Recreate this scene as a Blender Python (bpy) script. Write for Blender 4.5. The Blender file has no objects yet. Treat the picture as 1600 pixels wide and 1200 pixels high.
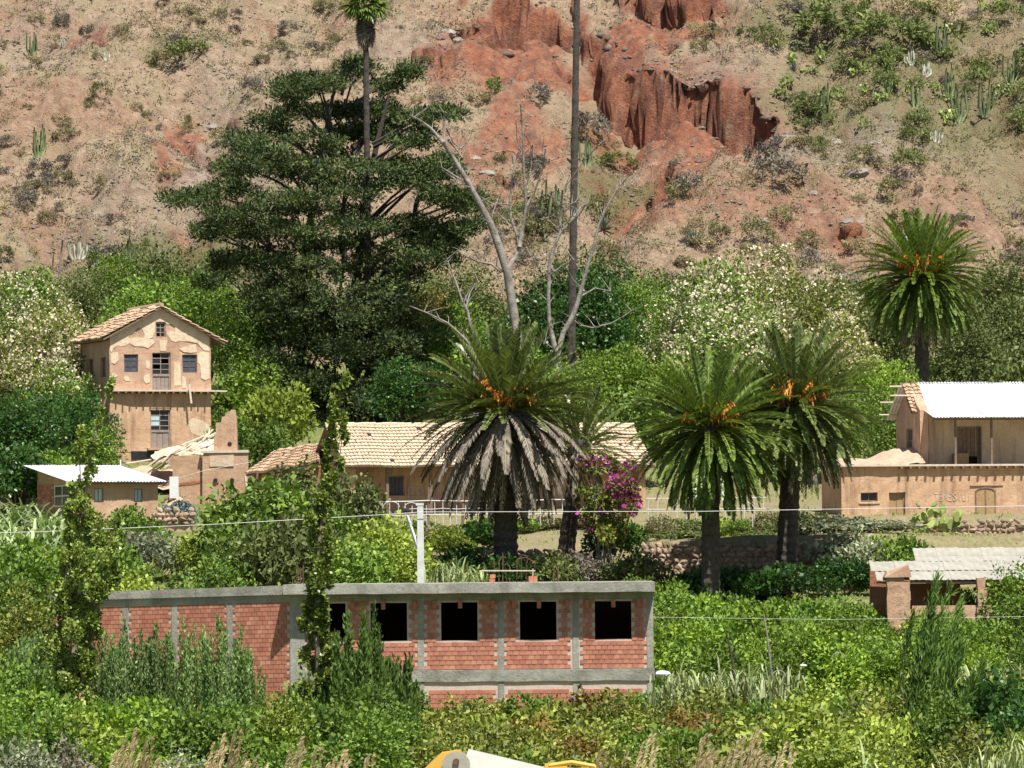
import bpy, math, random
import numpy as np
from mathutils import Vector, Matrix

# ---------------------------------------------------------------- camera, sky, sun, exposure
sc = bpy.context.scene
FPX = 8000.0                      # focal length in pixels of the 1600 px wide photograph
HORIZON = 900.0
CAM = Vector((0.0, 0.0, 6.0))
PITCH = math.atan((HORIZON - 600.0) / FPX)
ROLL = math.radians(-0.5)
CROT = Matrix.Rotation(math.pi / 2 + PITCH, 3, 'X') @ Matrix.Rotation(ROLL, 3, 'Z')
cam_data = bpy.data.cameras.new('camera')
cam_data.sensor_width = 36.0
cam_data.lens = 36.0 * FPX / 1600.0
cam_data.clip_start = 0.5
cam_data.clip_end = 3000.0
cam = bpy.data.objects.new('camera', cam_data)
cam.matrix_world = Matrix.Translation(CAM) @ CROT.to_4x4()
sc.collection.objects.link(cam)
sc.camera = cam

SUN_EL, SUN_AZ = math.radians(63), math.radians(25)      # azimuth to the right of straight behind the camera
to_sun = Vector((math.cos(SUN_EL) * math.sin(SUN_AZ), -math.cos(SUN_EL) * math.cos(SUN_AZ), math.sin(SUN_EL)))
world = bpy.data.worlds.new('World')
sc.world = world
world.use_nodes = True
wn = world.node_tree
sky = wn.nodes.new('ShaderNodeTexSky')
sky.sky_type = 'NISHITA'
sky.sun_disc = False
sky.sun_elevation = SUN_EL
sky.sun_rotation = math.atan2(to_sun.x, to_sun.y)
bg = wn.nodes['Background']
bg.inputs['Strength'].default_value = 0.058
wn.links.new(sky.outputs[0], bg.inputs[0])
sd = bpy.data.lights.new('sun', 'SUN')
sd.energy = 5.0
sd.angle = math.radians(0.5)
sd.color = (1.0, 0.95, 0.87)
sun = bpy.data.objects.new('sun', sd)
sun.rotation_euler = to_sun.to_track_quat('Z', 'Y').to_euler()
sun.location = (40, -40, 120)
sc.collection.objects.link(sun)
vs = sc.view_settings
vs.view_transform = 'Standard'
vs.look = 'None'
vs.exposure = 0.62
vs.gamma = 1.0
sc.cycles.max_bounces = 6
sc.cycles.transparent_max_bounces = 4

random.seed(7)
RNG = np.random.default_rng(11)
COL = sc.collection

# ---------------------------------------------------------------- helpers
def ray(px, py):
    return CROT @ Vector(((px - 800.0) / FPX, (600.0 - py) / FPX, -1.0))

def at(px, py, Y):
    d = ray(px, py)
    return CAM + d * (Y / d.y)

def S(Y):
    return FPX / Y

def tag(o, label=None, cat=None, group=None, kind=None):
    if label: o['label'] = label
    if cat: o['category'] = cat
    if group: o['group'] = group
    if kind: o['kind'] = kind
    return o

def obj(name, mesh, parent=None, loc=(0, 0, 0), rot=(0, 0, 0), scale=(1, 1, 1)):
    o = bpy.data.objects.new(name, mesh)
    COL.objects.link(o)
    o.location = loc
    o.rotation_euler = rot
    o.scale = scale
    if parent is not None:
        o.parent = parent
    return o

def empty(name, loc, rz=0.0, label=None, cat=None, group=None):
    o = obj(name, None, None, loc, (0, 0, rz))
    o.empty_display_size = 0.3
    return tag(o, label, cat, group)

class MB:
    def __init__(s):
        s.v = []; s.f = []; s.a = []
    def add(s, vs, fs, a=None):
        n = len(s.v)
        s.v.extend([tuple(p) for p in vs])
        s.f.extend([tuple(i + n for i in f) for f in fs])
        s.a.extend([0.5 if a is None else a] * len(vs))
    def hexa(s, p, a=None):          # 8 points: bottom 4 ccw, top 4 ccw
        s.add(p, [(3, 2, 1, 0), (4, 5, 6, 7), (0, 1, 5, 4), (1, 2, 6, 5), (2, 3, 7, 6), (3, 0, 4, 7)], a)
    def box(s, x0, x1, y0, y1, z0, z1, a=None):
        s.hexa([(x0, y0, z0), (x1, y0, z0), (x1, y1, z0), (x0, y1, z0), (x0, y0, z1), (x1, y0, z1), (x1, y1, z1), (x0, y1, z1)], a)
    def fbox(s, fr, u0, u1, n0, n1, z0, z1, a=None):
        P = fr
        s.hexa([P(u0, n1, z0), P(u1, n1, z0), P(u1, n0, z0), P(u0, n0, z0), P(u0, n1, z1), P(u1, n1, z1), P(u1, n0, z1), P(u0, n0, z1)], a)
    def tube(s, pts, rad, n=6, a=None, cap=True):
        pts = [Vector(p) for p in pts]
        if not isinstance(rad, (list, tuple)): rad = [rad] * len(pts)
        vs, fs = [], []
        for i, p in enumerate(pts):
            t = (pts[min(i + 1, len(pts) - 1)] - pts[max(i - 1, 0)])
            t = t.normalized() if t.length > 1e-9 else Vector((0, 0, 1))
            b = Vector((0, 1, 0)) if abs(t.y) < 0.8 else Vector((1, 0, 0))
            x = t.cross(b).normalized(); y = t.cross(x)
            for k in range(n):
                an = 2 * math.pi * k / n
                vs.append(p + (x * math.cos(an) + y * math.sin(an)) * rad[i])
        for i in range(len(pts) - 1):
            for k in range(n):
                k2 = (k + 1) % n
                fs.append((i * n + k, i * n + k2, (i + 1) * n + k2, (i + 1) * n + k))
        if cap:
            fs.append(tuple(range(n))); fs.append(tuple(reversed(range((len(pts) - 1) * n, len(pts) * n))))
        s.add(vs, fs, a)
    def prism(s, poly, fr, n0, n1, a=None):   # polygon in (u, z) extruded from n0 (front) to n1
        k = len(poly)
        vs = [fr(u, n0, z) for u, z in poly] + [fr(u, n1, z) for u, z in poly]
        fs = [tuple(range(k)), tuple(reversed(range(k, 2 * k)))]
        fs += [(i, i + k, (i + 1) % k + k, (i + 1) % k) for i in range(k)]
        s.add(vs, fs, a)
    def wobble(s, amp, freq=1.7):
        out = []
        for x, y, z in s.v:
            out.append((x + amp * math.sin(freq * 1.3 * y + 2.1 * freq * z + 1.0) * math.cos(freq * 3.1 * x + .4),
                        y + amp * math.sin(freq * 1.9 * x + 1.3 * freq * z) * math.cos(freq * 2.7 * z + x),
                        z + .7 * amp * math.sin(freq * 2.3 * x + 1.1 * y * freq)))
        s.v = out
    def mesh(s, name, m, smooth=False):
        me = bpy.data.meshes.new(name)
        me.from_pydata([tuple(p) for p in s.v], [], s.f)
        at_ = me.attributes.new('v', 'FLOAT', 'POINT')
        at_.data.foreach_set('value', np.array(s.a, dtype=np.float32))
        if smooth:
            me.polygons.foreach_set('use_smooth', np.ones(len(me.polygons), dtype=bool))
        if m: me.materials.append(m)
        return me
    def build(s, name, m, parent=None, loc=(0, 0, 0), rot=(0, 0, 0), smooth=False):
        return obj(name, s.mesh(name, m, smooth), parent, loc, rot)

def frame2(p0, p1):
    """Wall frame: u along p0->p1, n outwards (to the right of travel), z up."""
    p0 = Vector((p0[0], p0[1], 0)); d = Vector((p1[0], p1[1], 0)) - p0
    L = d.length; d.normalize(); nn = Vector((d.y, -d.x, 0))
    def P(u, n, z):
        q = p0 + d * u + nn * n
        return (q.x, q.y, z)
    return P, L

def wall(mb, p0, p1, z0, ztop, th, ops=(), cell=0.7, a=None):
    """Wall panel with rectangular openings (u0,u1,z0,z1) and a top that may slope: ztop(u) or a number."""
    P, L = frame2(p0, p1)
    zt = ztop if callable(ztop) else (lambda u: ztop)
    us = {0.0, L}
    for o in ops: us |= {o[0], o[1]}
    if callable(ztop) and hasattr(ztop, 'brk'): us |= set(ztop.brk)
    us = sorted(u for u in us if 0 <= u <= L)
    full = []
    for i in range(len(us) - 1):
        k = max(1, int(math.ceil((us[i + 1] - us[i]) / cell)))
        full += [us[i] + (us[i + 1] - us[i]) * j / k for j in range(k)]
    full.append(us[-1])
    zmax = max(zt(u) for u in full)
    zb = {z0}
    for o in ops: zb |= {o[2], o[3]}
    zb = sorted(zb)
    zb2 = []
    zz = zb + [zmax]
    for i in range(len(zz) - 1):
        k = max(1, int(math.ceil((zz[i + 1] - zz[i]) / cell)))
        zb2 += [zz[i] + (zz[i + 1] - zz[i]) * j / k for j in range(k)]
    for i in range(len(full) - 1):
        u0, u1 = full[i], full[i + 1]
        t0, t1 = zt(u0 + 1e-6), zt(u1 - 1e-6)
        zs = [z for z in zb2 if z < min(t0, t1) - 0.02]
        for j in range(len(zs)):
            a0 = zs[j]
            b0, b1 = (zs[j + 1], zs[j + 1]) if j + 1 < len(zs) else (t0, t1)
            cu, cz = (u0 + u1) / 2, (a0 + min(b0, b1)) / 2
            if any(o[0] < cu < o[1] and o[2] < cz < o[3] for o in ops): continue
            mb.add([P(u0, 0, a0), P(u1, 0, a0), P(u1, 0, b1), P(u0, 0, b0)], [(0, 1, 2, 3)], a)
            mb.add([P(u0, -th, a0), P(u1, -th, a0), P(u1, -th, b1), P(u0, -th, b0)], [(3, 2, 1, 0)], a)
        mb.add([P(u0, 0, t0), P(u1, 0, t1), P(u1, -th, t1), P(u0, -th, t0)], [(0, 1, 2, 3)], a)
    for u, fl in ((0.0, 0), (L, 1)):
        t = zt(min(max(u, 1e-6), L - 1e-6))
        mb.add([P(u, 0, z0), P(u, -th, z0), P(u, -th, t), P(u, 0, t)], [(0, 1, 2, 3) if fl else (3, 2, 1, 0)], a)
    for o in ops:
        u0, u1, a0, b0 = o[:4]
        mb.add([P(u0, 0, a0), P(u1, 0, a0), P(u1, 0, b0), P(u0, 0, b0), P(u0, -th, a0), P(u1, -th, a0), P(u1, -th, b0), P(u0, -th, b0)],
               [(0, 1, 5, 4), (2, 3, 7, 6), (1, 2, 6, 5), (3, 0, 4, 7)], a)
    return P, L

# ---------------------------------------------------------------- numpy noise
def _h(ix, iy, s):
    n = np.sin(ix * 127.1 + iy * 311.7 + s * 74.7) * 43758.5453
    return n - np.floor(n)
def vnoise(x, y, s=0):
    ix, iy = np.floor(x), np.floor(y); fx, fy = x - ix, y - iy
    fx = fx * fx * (3 - 2 * fx); fy = fy * fy * (3 - 2 * fy)
    a = _h(ix, iy, s); b = _h(ix + 1, iy, s); c = _h(ix, iy + 1, s); d = _h(ix + 1, iy + 1, s)
    return (a + (b - a) * fx) * (1 - fy) + (c + (d - c) * fx) * fy - 0.5
def fbm(x, y, s=0, o=4):
    r = 0; a = 1.0
    for i in range(o):
        r = r + a * vnoise(x, y, s + i * 3.3); x = x * 2.03 + 5.1; y = y * 2.03 + 1.7; a *= 0.5
    return r
def sstep(a, b, x):
    t = np.clip((x - a) / (b - a), 0, 1)
    return t * t * (3 - 2 * t)

# ---------------------------------------------------------------- terrain shape
HB, HS, HY = 22.4, 0.62, 385.0
YC = [(-60, 4.6), (0, 4.3), (40, 2.0), (80, .2), (105, 0), (110, -3), (140, -3), (147, -1.8), (180, -1.6), (200, -1.2), (206, -.1), (226, .6), (250, 4.5), (275, 7.9), (285, 9.2), (300, 10.5), (312, 13), (330, 15.5), (360, 19), (385, HB)]
YR = [(-60, 4.6), (0, 4.3), (40, 2.0), (80, .2), (105, 0), (110, -3), (140, -3), (147, -1.8), (180, -1.6), (200, -1.2), (206, -.6), (225, .6), (240, 2.8), (262, 5.2), (262.9, 7.8), (275, 8.0), (280.5, 8.1), (281.2, 9.0), (300, 10.2), (312, 12.5), (330, 15.5), (360, 19), (385, HB)]

def hill_plane(px, py):
    d = ray(px, py)
    t = (HB - HS * HY - CAM.z) / (d.z - HS * d.y)
    p = CAM + d * t
    return (p.x, p.y)

def poly_dist(X, Y, pts, vals=None):
    best = np.full(X.shape, 1e9); sign = np.zeros(X.shape); val = np.zeros(X.shape)
    for i in range(len(pts) - 1):
        ax, ay = pts[i]; bx, by = pts[i + 1]
        dx, dy = bx - ax, by - ay; L2 = dx * dx + dy * dy
        t = np.clip(((X - ax) * dx + (Y - ay) * dy) / L2, 0, 1)
        ex, ey = X - ax - t * dx, Y - ay - t * dy
        d = np.hypot(ex, ey)
        m = d < best
        best = np.where(m, d, best)
        sign = np.where(m, np.sign(ex * dy - ey * dx), sign)   # + on the right-hand side of travel
        if vals is not None:
            val = np.where(m, vals[i] + (vals[i + 1] - vals[i]) * t, val)
    return best, sign, val

# cliffs: top edges traced left to right; the face looks towards the camera (right of travel)
CLIFFS = [
    ([(690, 62), (705, 40), (735, 10), (790, -22), (850, -30), (893, -12), (905, 5)], [0, 2.2, 4.6, 5.8, 5.2, 2.5, 0], 1.0, 7.0),
    ([(915, -45), (930, 15), (960, 55), (990, 75), (1004, 84), (1060, 110), (1120, 128), (1170, 140), (1200, 172), (1222, 190)], [1.2, 2.6, 3.6, 4.6, 6.6, 6.4, 5.8, 4.6, 2.4, 0], 1.0, 6.5),
    ([(975, -30), (1010, -12), (1060, -2), (1110, 2), (1140, -20)], [0, 2.6, 3.2, 2.2, 0], .9, 5.0),
    ([(620, 72), (650, 66), (690, 70), (720, 62)], [0, .8, 1.2, 0], .6, 4.0),
    ([(1150, 320), (1320, 345), (1345, 330), (1380, 338)], [0, .7, .9, 0], .6, 4.0),
    ([(215, 165), (270, 190), (300, 212), (330, 240)], [0, .9, 1.2, 0], .7, 5.0),
    ([(95, 50), (120, 38), (150, 50)], [0, .9, 0], .6, 3.0),
    ([(735, 262), (770, 236), (800, 250), (830, 290)], [0, 1.0, 1.4, 0], .7, 4.0),
    ([(985, 262), (1010, 240), (1030, 232), (1060, 228)], [0, 1.4, 1.2, 0], .7, 4.0),
]
CLIFFS = [([hill_plane(*p) for p in pts], [v * 1.15 for v in vals], w, L) for pts, vals, w, L in CLIFFS]
GULLY = [([hill_plane(*p) for p in pts], dep, w) for pts, dep, w in [
    ([(925, -60), (930, 60), (960, 160), (985, 240), (940, 330), (900, 430), (880, 520)], 2.6, 3.2),
    ([(290, 150), (330, 250), (300, 340), (260, 460)], 2.0, 3.8),
    ([(1540, 180), (1600, 330), (1640, 450)], 1.4, 4.0)]]

def gz(X, Y):
    X = np.asarray(X, float); Y = np.asarray(Y, float)
    zc = np.interp(Y, [p[0] for p in YC], [p[1] for p in YC])
    zr = np.interp(Y, [p[0] for p in YR], [p[1] for p in YR])
    w = sstep(6.0, 8.5, X)
    z = zc * (1 - w) + zr * w
    z = z + fbm(X / 9, Y / 9, 2, 3) * .5 * sstep(140, 180, Y) * (1 - sstep(200, 204, Y) * (1 - sstep(232, 240, Y))) * (1 - .7 * sstep(276, 283, Y) * (1 - sstep(322, 330, Y)))
    h = Y > HY
    if np.any(h):
        d = Y - HY
        r = HS * d
        k = sstep(0, 8, d)
        warp = fbm(X / 2.2, Y / 2.2, 40, 3)
        r = r + k * (fbm(X / 19, Y / 19, 9, 4) * 4.6 + fbm(X / 5.2, Y / 5.2, 21, 4) * 1.9 + fbm(X / .9, Y / .9, 31, 3) * .5 + fbm((X + .35 * d) / 2.4, d / 16, 47, 3) * 1.0 + np.abs(fbm((X - .2 * d) / 5.5, d / 30, 49, 3)) * 1.6)
        for pts, dep, wd in GULLY:
            b, _, _ = poly_dist(X, Y, pts)
            r = r - k * dep * np.exp(-(b / wd) ** 2)
        for pts, vals, wf, L in CLIFFS:
            b, sg, v = poly_dist(X, Y, pts, vals)
            bs = b * sg + warp * .9 + .35 * np.abs(vnoise(X / .8, Y / 3.0, 55)) * 2
            r = r - v * sstep(0, wf, bs) * (1 - sstep(wf, L + wf, bs))
        z = np.where(h, HB + r + (z - HB) * (1 - k), z)
    return z

def g1(x, y):
    return float(gz(np.array([x]), np.array([y]))[0])

def hill_hit(px, py):
    d = ray(px, py)
    Y = np.linspace(386, 480, 500)
    t = Y / d.y
    X = d.x * t; Z = CAM.z + d.z * t
    k = np.nonzero(gz(X, Y) >= Z)[0]
    i = k[0] if len(k) else 400
    return (float(X[i]), float(Y[i]), float(gz(X[i:i + 1], Y[i:i + 1])[0]))

# ---------------------------------------------------------------- materials
def nt(m):
    m.use_nodes = True
    t = m.node_tree
    return t, t.nodes['Principled BSDF']
def ramp(t, fac, stops):
    r = t.nodes.new('ShaderNodeValToRGB')
    e = r.color_ramp.elements
    while len(e) < len(stops): e.new(0.5)
    for i, (p, c) in enumerate(stops):
        e[i].position = p; e[i].color = (*c, 1)
    t.links.new(fac, r.inputs[0])
    return r.outputs[0]
def noise(t, scale, detail=6, rough=.6, vec=None):
    n = t.nodes.new('ShaderNodeTexNoise')
    n.inputs['Scale'].default_value = scale; n.inputs['Detail'].default_value = detail; n.inputs['Roughness'].default_value = rough
    if vec is None:
        vec = t.nodes.new('ShaderNodeTexCoord').outputs['Object']
    t.links.new(vec, n.inputs['Vector'])
    return n.outputs[0]
def mix(t, fac, a, b, mode='MIX'):
    n = t.nodes.new('ShaderNodeMix'); n.data_type = 'RGBA'; n.blend_type = mode
    for sock, val in ((n.inputs[0], fac), (n.inputs[6], a), (n.inputs[7], b)):
        if isinstance(val, (int, float)): sock.default_value = val
        elif isinstance(val, tuple): sock.default_value = (*val, 1)
        else: t.links.new(val, sock)
    return n.outputs[2]
def attr(t, name):
    n = t.nodes.new('ShaderNodeAttribute'); n.attribute_name = name
    return n.outputs['Fac']
def math_(t, op, a, b=0.0, clamp=False):
    n = t.nodes.new('ShaderNodeMath'); n.operation = op; n.use_clamp = clamp
    for s_, v_ in ((n.inputs[0], a), (n.inputs[1], b)):
        if isinstance(v_, (int, float)): s_.default_value = v_
        else: t.links.new(v_, s_)
    return n.outputs[0]
def bump(t, bs, h, strength=.4, dist=.05):
    b = t.nodes.new('ShaderNodeBump'); b.inputs['Strength'].default_value = strength; b.inputs['Distance'].default_value = dist
    t.links.new(h, b.inputs['Height']); t.links.new(b.outputs[0], bs.inputs['Normal'])

def simple(name, c1, c2, scale=3.0, rough=.85, bs_=.35, metal=0.0, dist=.03, lo=.3, hi=.7, var=0.0, detail=6):
    m = bpy.data.materials.new(name); t, b = nt(m)
    n = noise(t, scale, detail)
    c = ramp(t, n, [(lo, c1), (hi, c2)])
    if var:
        oi = t.nodes.new('ShaderNodeObjectInfo')
        f = math_(t, 'ADD', math_(t, 'MULTIPLY', oi.outputs['Random'], var), 1 - var / 2)
        c = mix(t, 1.0, c, f, 'MULTIPLY')
    t.links.new(c, b.inputs['Base Color'])
    b.inputs['Roughness'].default_value = rough; b.inputs['Metallic'].default_value = metal
    if bs_: bump(t, b, noise(t, scale * 4, 5), bs_, dist)
    return m

def leafmat(name, dark, light, trans=.2, rough=.55, var=.5):
    m = bpy.data.materials.new(name); t, b = nt(m)
    oi = t.nodes.new('ShaderNodeObjectInfo')
    c = mix(t, attr(t, 'v'), dark, light)
    f = math_(t, 'ADD', math_(t, 'MULTIPLY', oi.outputs['Random'], var), 1 - var / 2)
    c = mix(t, 1.0, c, f, 'MULTIPLY')
    t.links.new(c, b.inputs['Base Color'])
    b.inputs['Roughness'].default_value = rough
    b.inputs['Specular IOR Level'].default_value = .35
    tr = t.nodes.new('ShaderNodeBsdfTranslucent')
    c2 = mix(t, 1.0, c, (1.25, 1.2, .5), 'MULTIPLY')
    t.links.new(c2, tr.inputs[0])
    mx = t.nodes.new('ShaderNodeMixShader'); mx.inputs[0].default_value = trans
    t.links.new(b.outputs[0], mx.inputs[1]); t.links.new(tr.outputs[0], mx.inputs[2])
    t.links.new(mx.outputs[0], t.nodes['Material Output'].inputs[0])
    return m

def adobe_mat(name, a, b_, c, stain=(.30, .18, .11), sc_=1.0, streak=.55):
    m = bpy.data.materials.new(name); t, b = nt(m)
    tc = t.nodes.new('ShaderNodeTexCoord').outputs['Object']
    col = ramp(t, noise(t, .9 * sc_, 8, .62, tc), [(.30, a), (.52, b_), (.72, c)])
    mp = t.nodes.new('ShaderNodeMapping'); mp.inputs['Scale'].default_value = (2.2, 2.2, .28)
    t.links.new(tc, mp.inputs[0])
    st = ramp(t, noise(t, 1.0 * sc_, 6, .6, mp.outputs[0]), [(.50, (0, 0, 0)), (.68, (1, 1, 1))])
    col = mix(t, math_(t, 'MULTIPLY', st, streak), col, stain)
    fine = noise(t, 14 * sc_, 6, .7, tc)
    col = mix(t, .35, col, ramp(t, fine, [(.35, (.55, .5, .45)), (.65, (1.2, 1.2, 1.2))]), 'MULTIPLY')
    t.links.new(col, b.inputs['Base Color'])
    b.inputs['Roughness'].default_value = .93
    h = math_(t, 'ADD', noise(t, 3.0, 8, .65, tc), math_(t, 'MULTIPLY', fine, .35))
    bump(t, b, h, .6, .08)
    return m

M = {}
M['adobe'] = adobe_mat('adobe', (.44, .275, .185), (.54, .355, .245), (.62, .43, .31))
M['adobe_raw'] = adobe_mat('adobe_raw', (.43, .27, .175), (.51, .335, .22), (.57, .40, .27), streak=.3)
M['adobe_red'] = adobe_mat('adobe_red', (.30, .12, .06), (.37, .16, .085), (.42, .22, .13))
M['adobe_ochre'] = adobe_mat('adobe_ochre', (.48, .30, .185), (.57, .375, .235), (.64, .45, .30), stain=(.26, .15, .09), streak=.7)
M['adobe_pale'] = adobe_mat('adobe_pale', (.52, .40, .29), (.60, .47, .34), (.68, .56, .42), stain=(.25, .18, .14), streak=.6)
M['plaster'] = adobe_mat('plaster', (.64, .50, .35), (.72, .58, .42), (.78, .66, .50), stain=(.42, .29, .19), streak=.45)
M['tile'] = None
def tile_mat(name, cols, sat=1):
    m = bpy.data.materials.new(name); t, b = nt(m)
    c = ramp(t, attr(t, 'v'), cols)
    n = noise(t, 5, 6)
    c = mix(t, .5, c, ramp(t, n, [(.3, (.6, .55, .5)), (.7, (1.15, 1.15, 1.1))]), 'MULTIPLY')
    t.links.new(c, b.inputs['Base Color']); b.inputs['Roughness'].default_value = .9
    bump(t, b, noise(t, 30, 4), .3, .01)
    return m
M['tile'] = tile_mat('roof_tile_pale', [(0, (.54, .43, .31)), (.5, (.64, .52, .38)), (1, (.70, .60, .47))])
M['tile_red'] = tile_mat('roof_tile_red', [(0, (.38, .25, .16)), (.5, (.48, .34, .225)), (1, (.57, .44, .315))])
M['brick'] = tile_mat('brick_clay', [(0, (.40, .15, .10)), (.5, (.49, .195, .125)), (.9, (.55, .24, .155)), (1, (.60, .34, .25))])
M['mortar'] = simple('mortar', (.46, .37, .31), (.60, .50, .43), 5)
M['concrete'] = adobe_mat('concrete', (.24, .235, .20), (.34, .335, .29), (.44, .43, .375), stain=(.17, .16, .135), streak=.55)
M['concrete_white'] = simple('concrete_pole', (.52, .53, .53), (.68, .69, .68), 3, .8)
M['wood'] = simple('old_wood', (.14, .095, .07), (.24, .17, .12), 6, .9)
M['wood_pale'] = simple('bleached_wood', (.50, .42, .32), (.68, .6, .48), 6, .9)
M['wood_ochre'] = simple('ochre_boards', (.30, .19, .09), (.42, .28, .14), 6, .9)
M['frame_grey'] = simple('weathered_frame', (.22, .18, .155), (.34, .28, .24), 6, .85)
M['shutter'] = simple('blue_grey_shutter', (.05, .055, .07), (.10, .10, .115), 5, .7)
M['glass'] = simple('dirty_glass_and_hole_shade', (.012, .014, .016), (.03, .032, .035), 2, .25, 0)
M['glass_pale'] = simple('pale_pane', (.42, .55, .58), (.55, .66, .68), 3, .4, 0)
M['tin'] = simple('galvanised_tin', (.66, .67, .69), (.80, .80, .82), 1.2, .5, .1, .15, var=.06)
M['cement_sheet'] = simple('cement_sheet', (.27, .26, .215), (.40, .38, .325), 1.5, .9, .3, var=.1)
M['rust_and_room_shade'] = simple('rusty_steel_and_room_shade', (.10, .05, .035), (.18, .09, .06), 8, .8)
M['white_paint'] = simple('white_paint', (.66, .66, .64), (.8, .8, .78), 6, .6, .1)
M['wire'] = simple('aluminium_wire', (.55, .55, .55), (.7, .7, .7), 5, .5, 0)
M['stone'] = simple('field_stone', (.20, .14, .10), (.40, .30, .21), 2.2, .92, .5, var=.6)
M['rock'] = simple('grey_rock', (.17, .145, .125), (.34, .30, .255), 1.1, .92, .8, dist=.12, var=.4)
M['rim_rock'] = simple('rim_rock', (.085, .062, .05), (.20, .15, .12), 1.5, .95, .8, dist=.1)
M['rubble'] = simple('rubble_soil', (.42, .29, .20), (.58, .43, .31), 2.5, .95, .8, dist=.1)
M['bark'] = simple('dark_bark_and_floor_shade', (.035, .028, .024), (.085, .068, .055), 6, .95, .8)
M['bark_pale'] = simple('pale_dead_bark', (.12, .105, .09), (.36, .325, .29), 2.2, .9, .8, dist=.06)
M['twig'] = simple('brown_twig', (.13, .10, .07), (.30, .235, .165), 6, .9, 0)
M['palm_trunk'] = simple('palm_trunk', (.035, .03, .028), (.11, .09, .075), 5, .95, .9, dist=.08)
M['yellow'] = simple('machine_yellow', (.68, .40, .07), (.76, .47, .10), 2, .35, .05)
M['cream_paint_and_glare'] = simple('machine_cream_and_glare', (.72, .70, .66), (.8, .79, .76), 2, .18, .03)
M['rubber'] = simple('dark_rubber', (.02, .02, .02), (.05, .05, .05), 5, .8)
M['chalk'] = simple('chalk', (.55, .47, .39), (.64, .56, .47), 9, .95, 0)
M['cactus'] = leafmat('cactus_skin', (.10, .14, .06), (.20, .24, .11), .0, .6)
M['cactus_pale'] = leafmat('cactus_pale', (.30, .31, .22), (.5, .5, .42), .0, .8)
M['pear'] = leafmat('prickly_pear', (.20, .27, .075), (.36, .42, .13), .1, .5)
M['agave'] = leafmat('agave_leaf', (.10, .16, .15), (.25, .33, .32), .05, .5)

LEAF = {
    'green':  leafmat('leaf_green', (.038, .09, .011), (.26, .39, .06)),
    'bright': leafmat('leaf_bright', (.06, .135, .013), (.32, .45, .055)),
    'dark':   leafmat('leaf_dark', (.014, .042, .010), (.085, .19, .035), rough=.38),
    'olive':  leafmat('leaf_olive', (.06, .085, .013), (.34, .38, .075)),
    'lime':   leafmat('leaf_lime', (.09, .14, .014), (.40, .49, .085)),
    'poplar': leafmat('leaf_poplar', (.10, .155, .022), (.40, .50, .13), rough=.34),
    'feather': leafmat('leaf_feather', (.07, .135, .035), (.30, .42, .14)),
    'feather_dark': leafmat('leaf_feather_dark', (.045, .10, .016), (.19, .30, .06)),
    'sage':   leafmat('leaf_sage', (.13, .16, .09), (.40, .43, .30)),
    'cane':   leafmat('leaf_cane', (.14, .20, .06), (.52, .58, .30)),
    'canegreen': leafmat('leaf_canegreen', (.12, .19, .07), (.42, .52, .26)),
    'plume':  leafmat('plume_tan', (.42, .32, .17), (.72, .60, .40), .2, .8),
    'conifer': leafmat('leaf_conifer', (.012, .03, .012), (.13, .175, .048), .1, .7, .1),
    'palm':   leafmat('leaf_palm', (.022, .05, .012), (.31, .37, .12), .14, .34, .3),
    'palm_bright': leafmat('leaf_palm_bright', (.022, .06, .011), (.31, .41, .095), .16, .34, .3),
    'palm_dead': leafmat('leaf_palm_dead', (.06, .05, .04), (.29, .25, .19), .06, .9, .5),
    'fruit':  leafmat('palm_fruit', (.40, .15, .025), (.64, .29, .05), .1, .7),
    'blossom': leafmat('blossom_cream', (.50, .43, .29), (.74, .68, .52), .1, .8, .1),
    'magenta': leafmat('bract_magenta', (.28, .03, .19), (.50, .11, .37), .25, .8, .1),
    'rust':   leafmat('leaf_rust', (.11, .075, .015), (.33, .22, .045)),
    'shade_green': leafmat('leaf_scrub', (.045, .068, .018), (.20, .235, .075)),
    'dry_grey': leafmat('scrub_grey', (.10, .088, .072), (.25, .22, .18), .1, .9, .5),
    'dry_olive': leafmat('scrub_olive', (.12, .118, .05), (.29, .275, .14), .15, .9, .5),
    'dry_straw': leafmat('scrub_straw', (.25, .21, .11), (.47, .40, .24), .15, .9, .4),
    'dry_green': leafmat('scrub_green', (.07, .10, .025), (.22, .265, .085), .15, .8, .4),
    'grass':  leafmat('grass_blade', (.10, .15, .022), (.30, .37, .08), .2, .7),
}
LEAF['agave'] = M['agave']
# ---------------------------------------------------------------- mesh from arrays
def grid_mesh(name, X, Y, Z, m, attrs=None):
    r, c = X.shape
    me = bpy.data.meshes.new(name)
    co = np.stack([X, Y, Z], -1).reshape(-1, 3).astype(np.float32)
    i = np.arange(r * c).reshape(r, c)
    q = np.stack([i[:-1, :-1], i[:-1, 1:], i[1:, 1:], i[1:, :-1]], -1).reshape(-1, 4)
    raw_mesh(me, co, q)
    for k, v in (attrs or {}).items():
        a = me.attributes.new(k, 'FLOAT', 'POINT'); a.data.foreach_set('value', v.reshape(-1).astype(np.float32))
    me.polygons.foreach_set('use_smooth', np.ones(len(q), dtype=bool))
    me.materials.append(m)
    return me

def raw_mesh(me, co, q):
    n, k = q.shape
    me.vertices.add(len(co)); me.vertices.foreach_set('co', co.astype(np.float32).reshape(-1))
    me.loops.add(n * k); me.loops.foreach_set('vertex_index', q.astype(np.int32).reshape(-1))
    me.polygons.add(n)
    me.polygons.foreach_set('loop_start', np.arange(0, n * k, k, dtype=np.int32))
    me.update(calc_edges=True)

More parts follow.
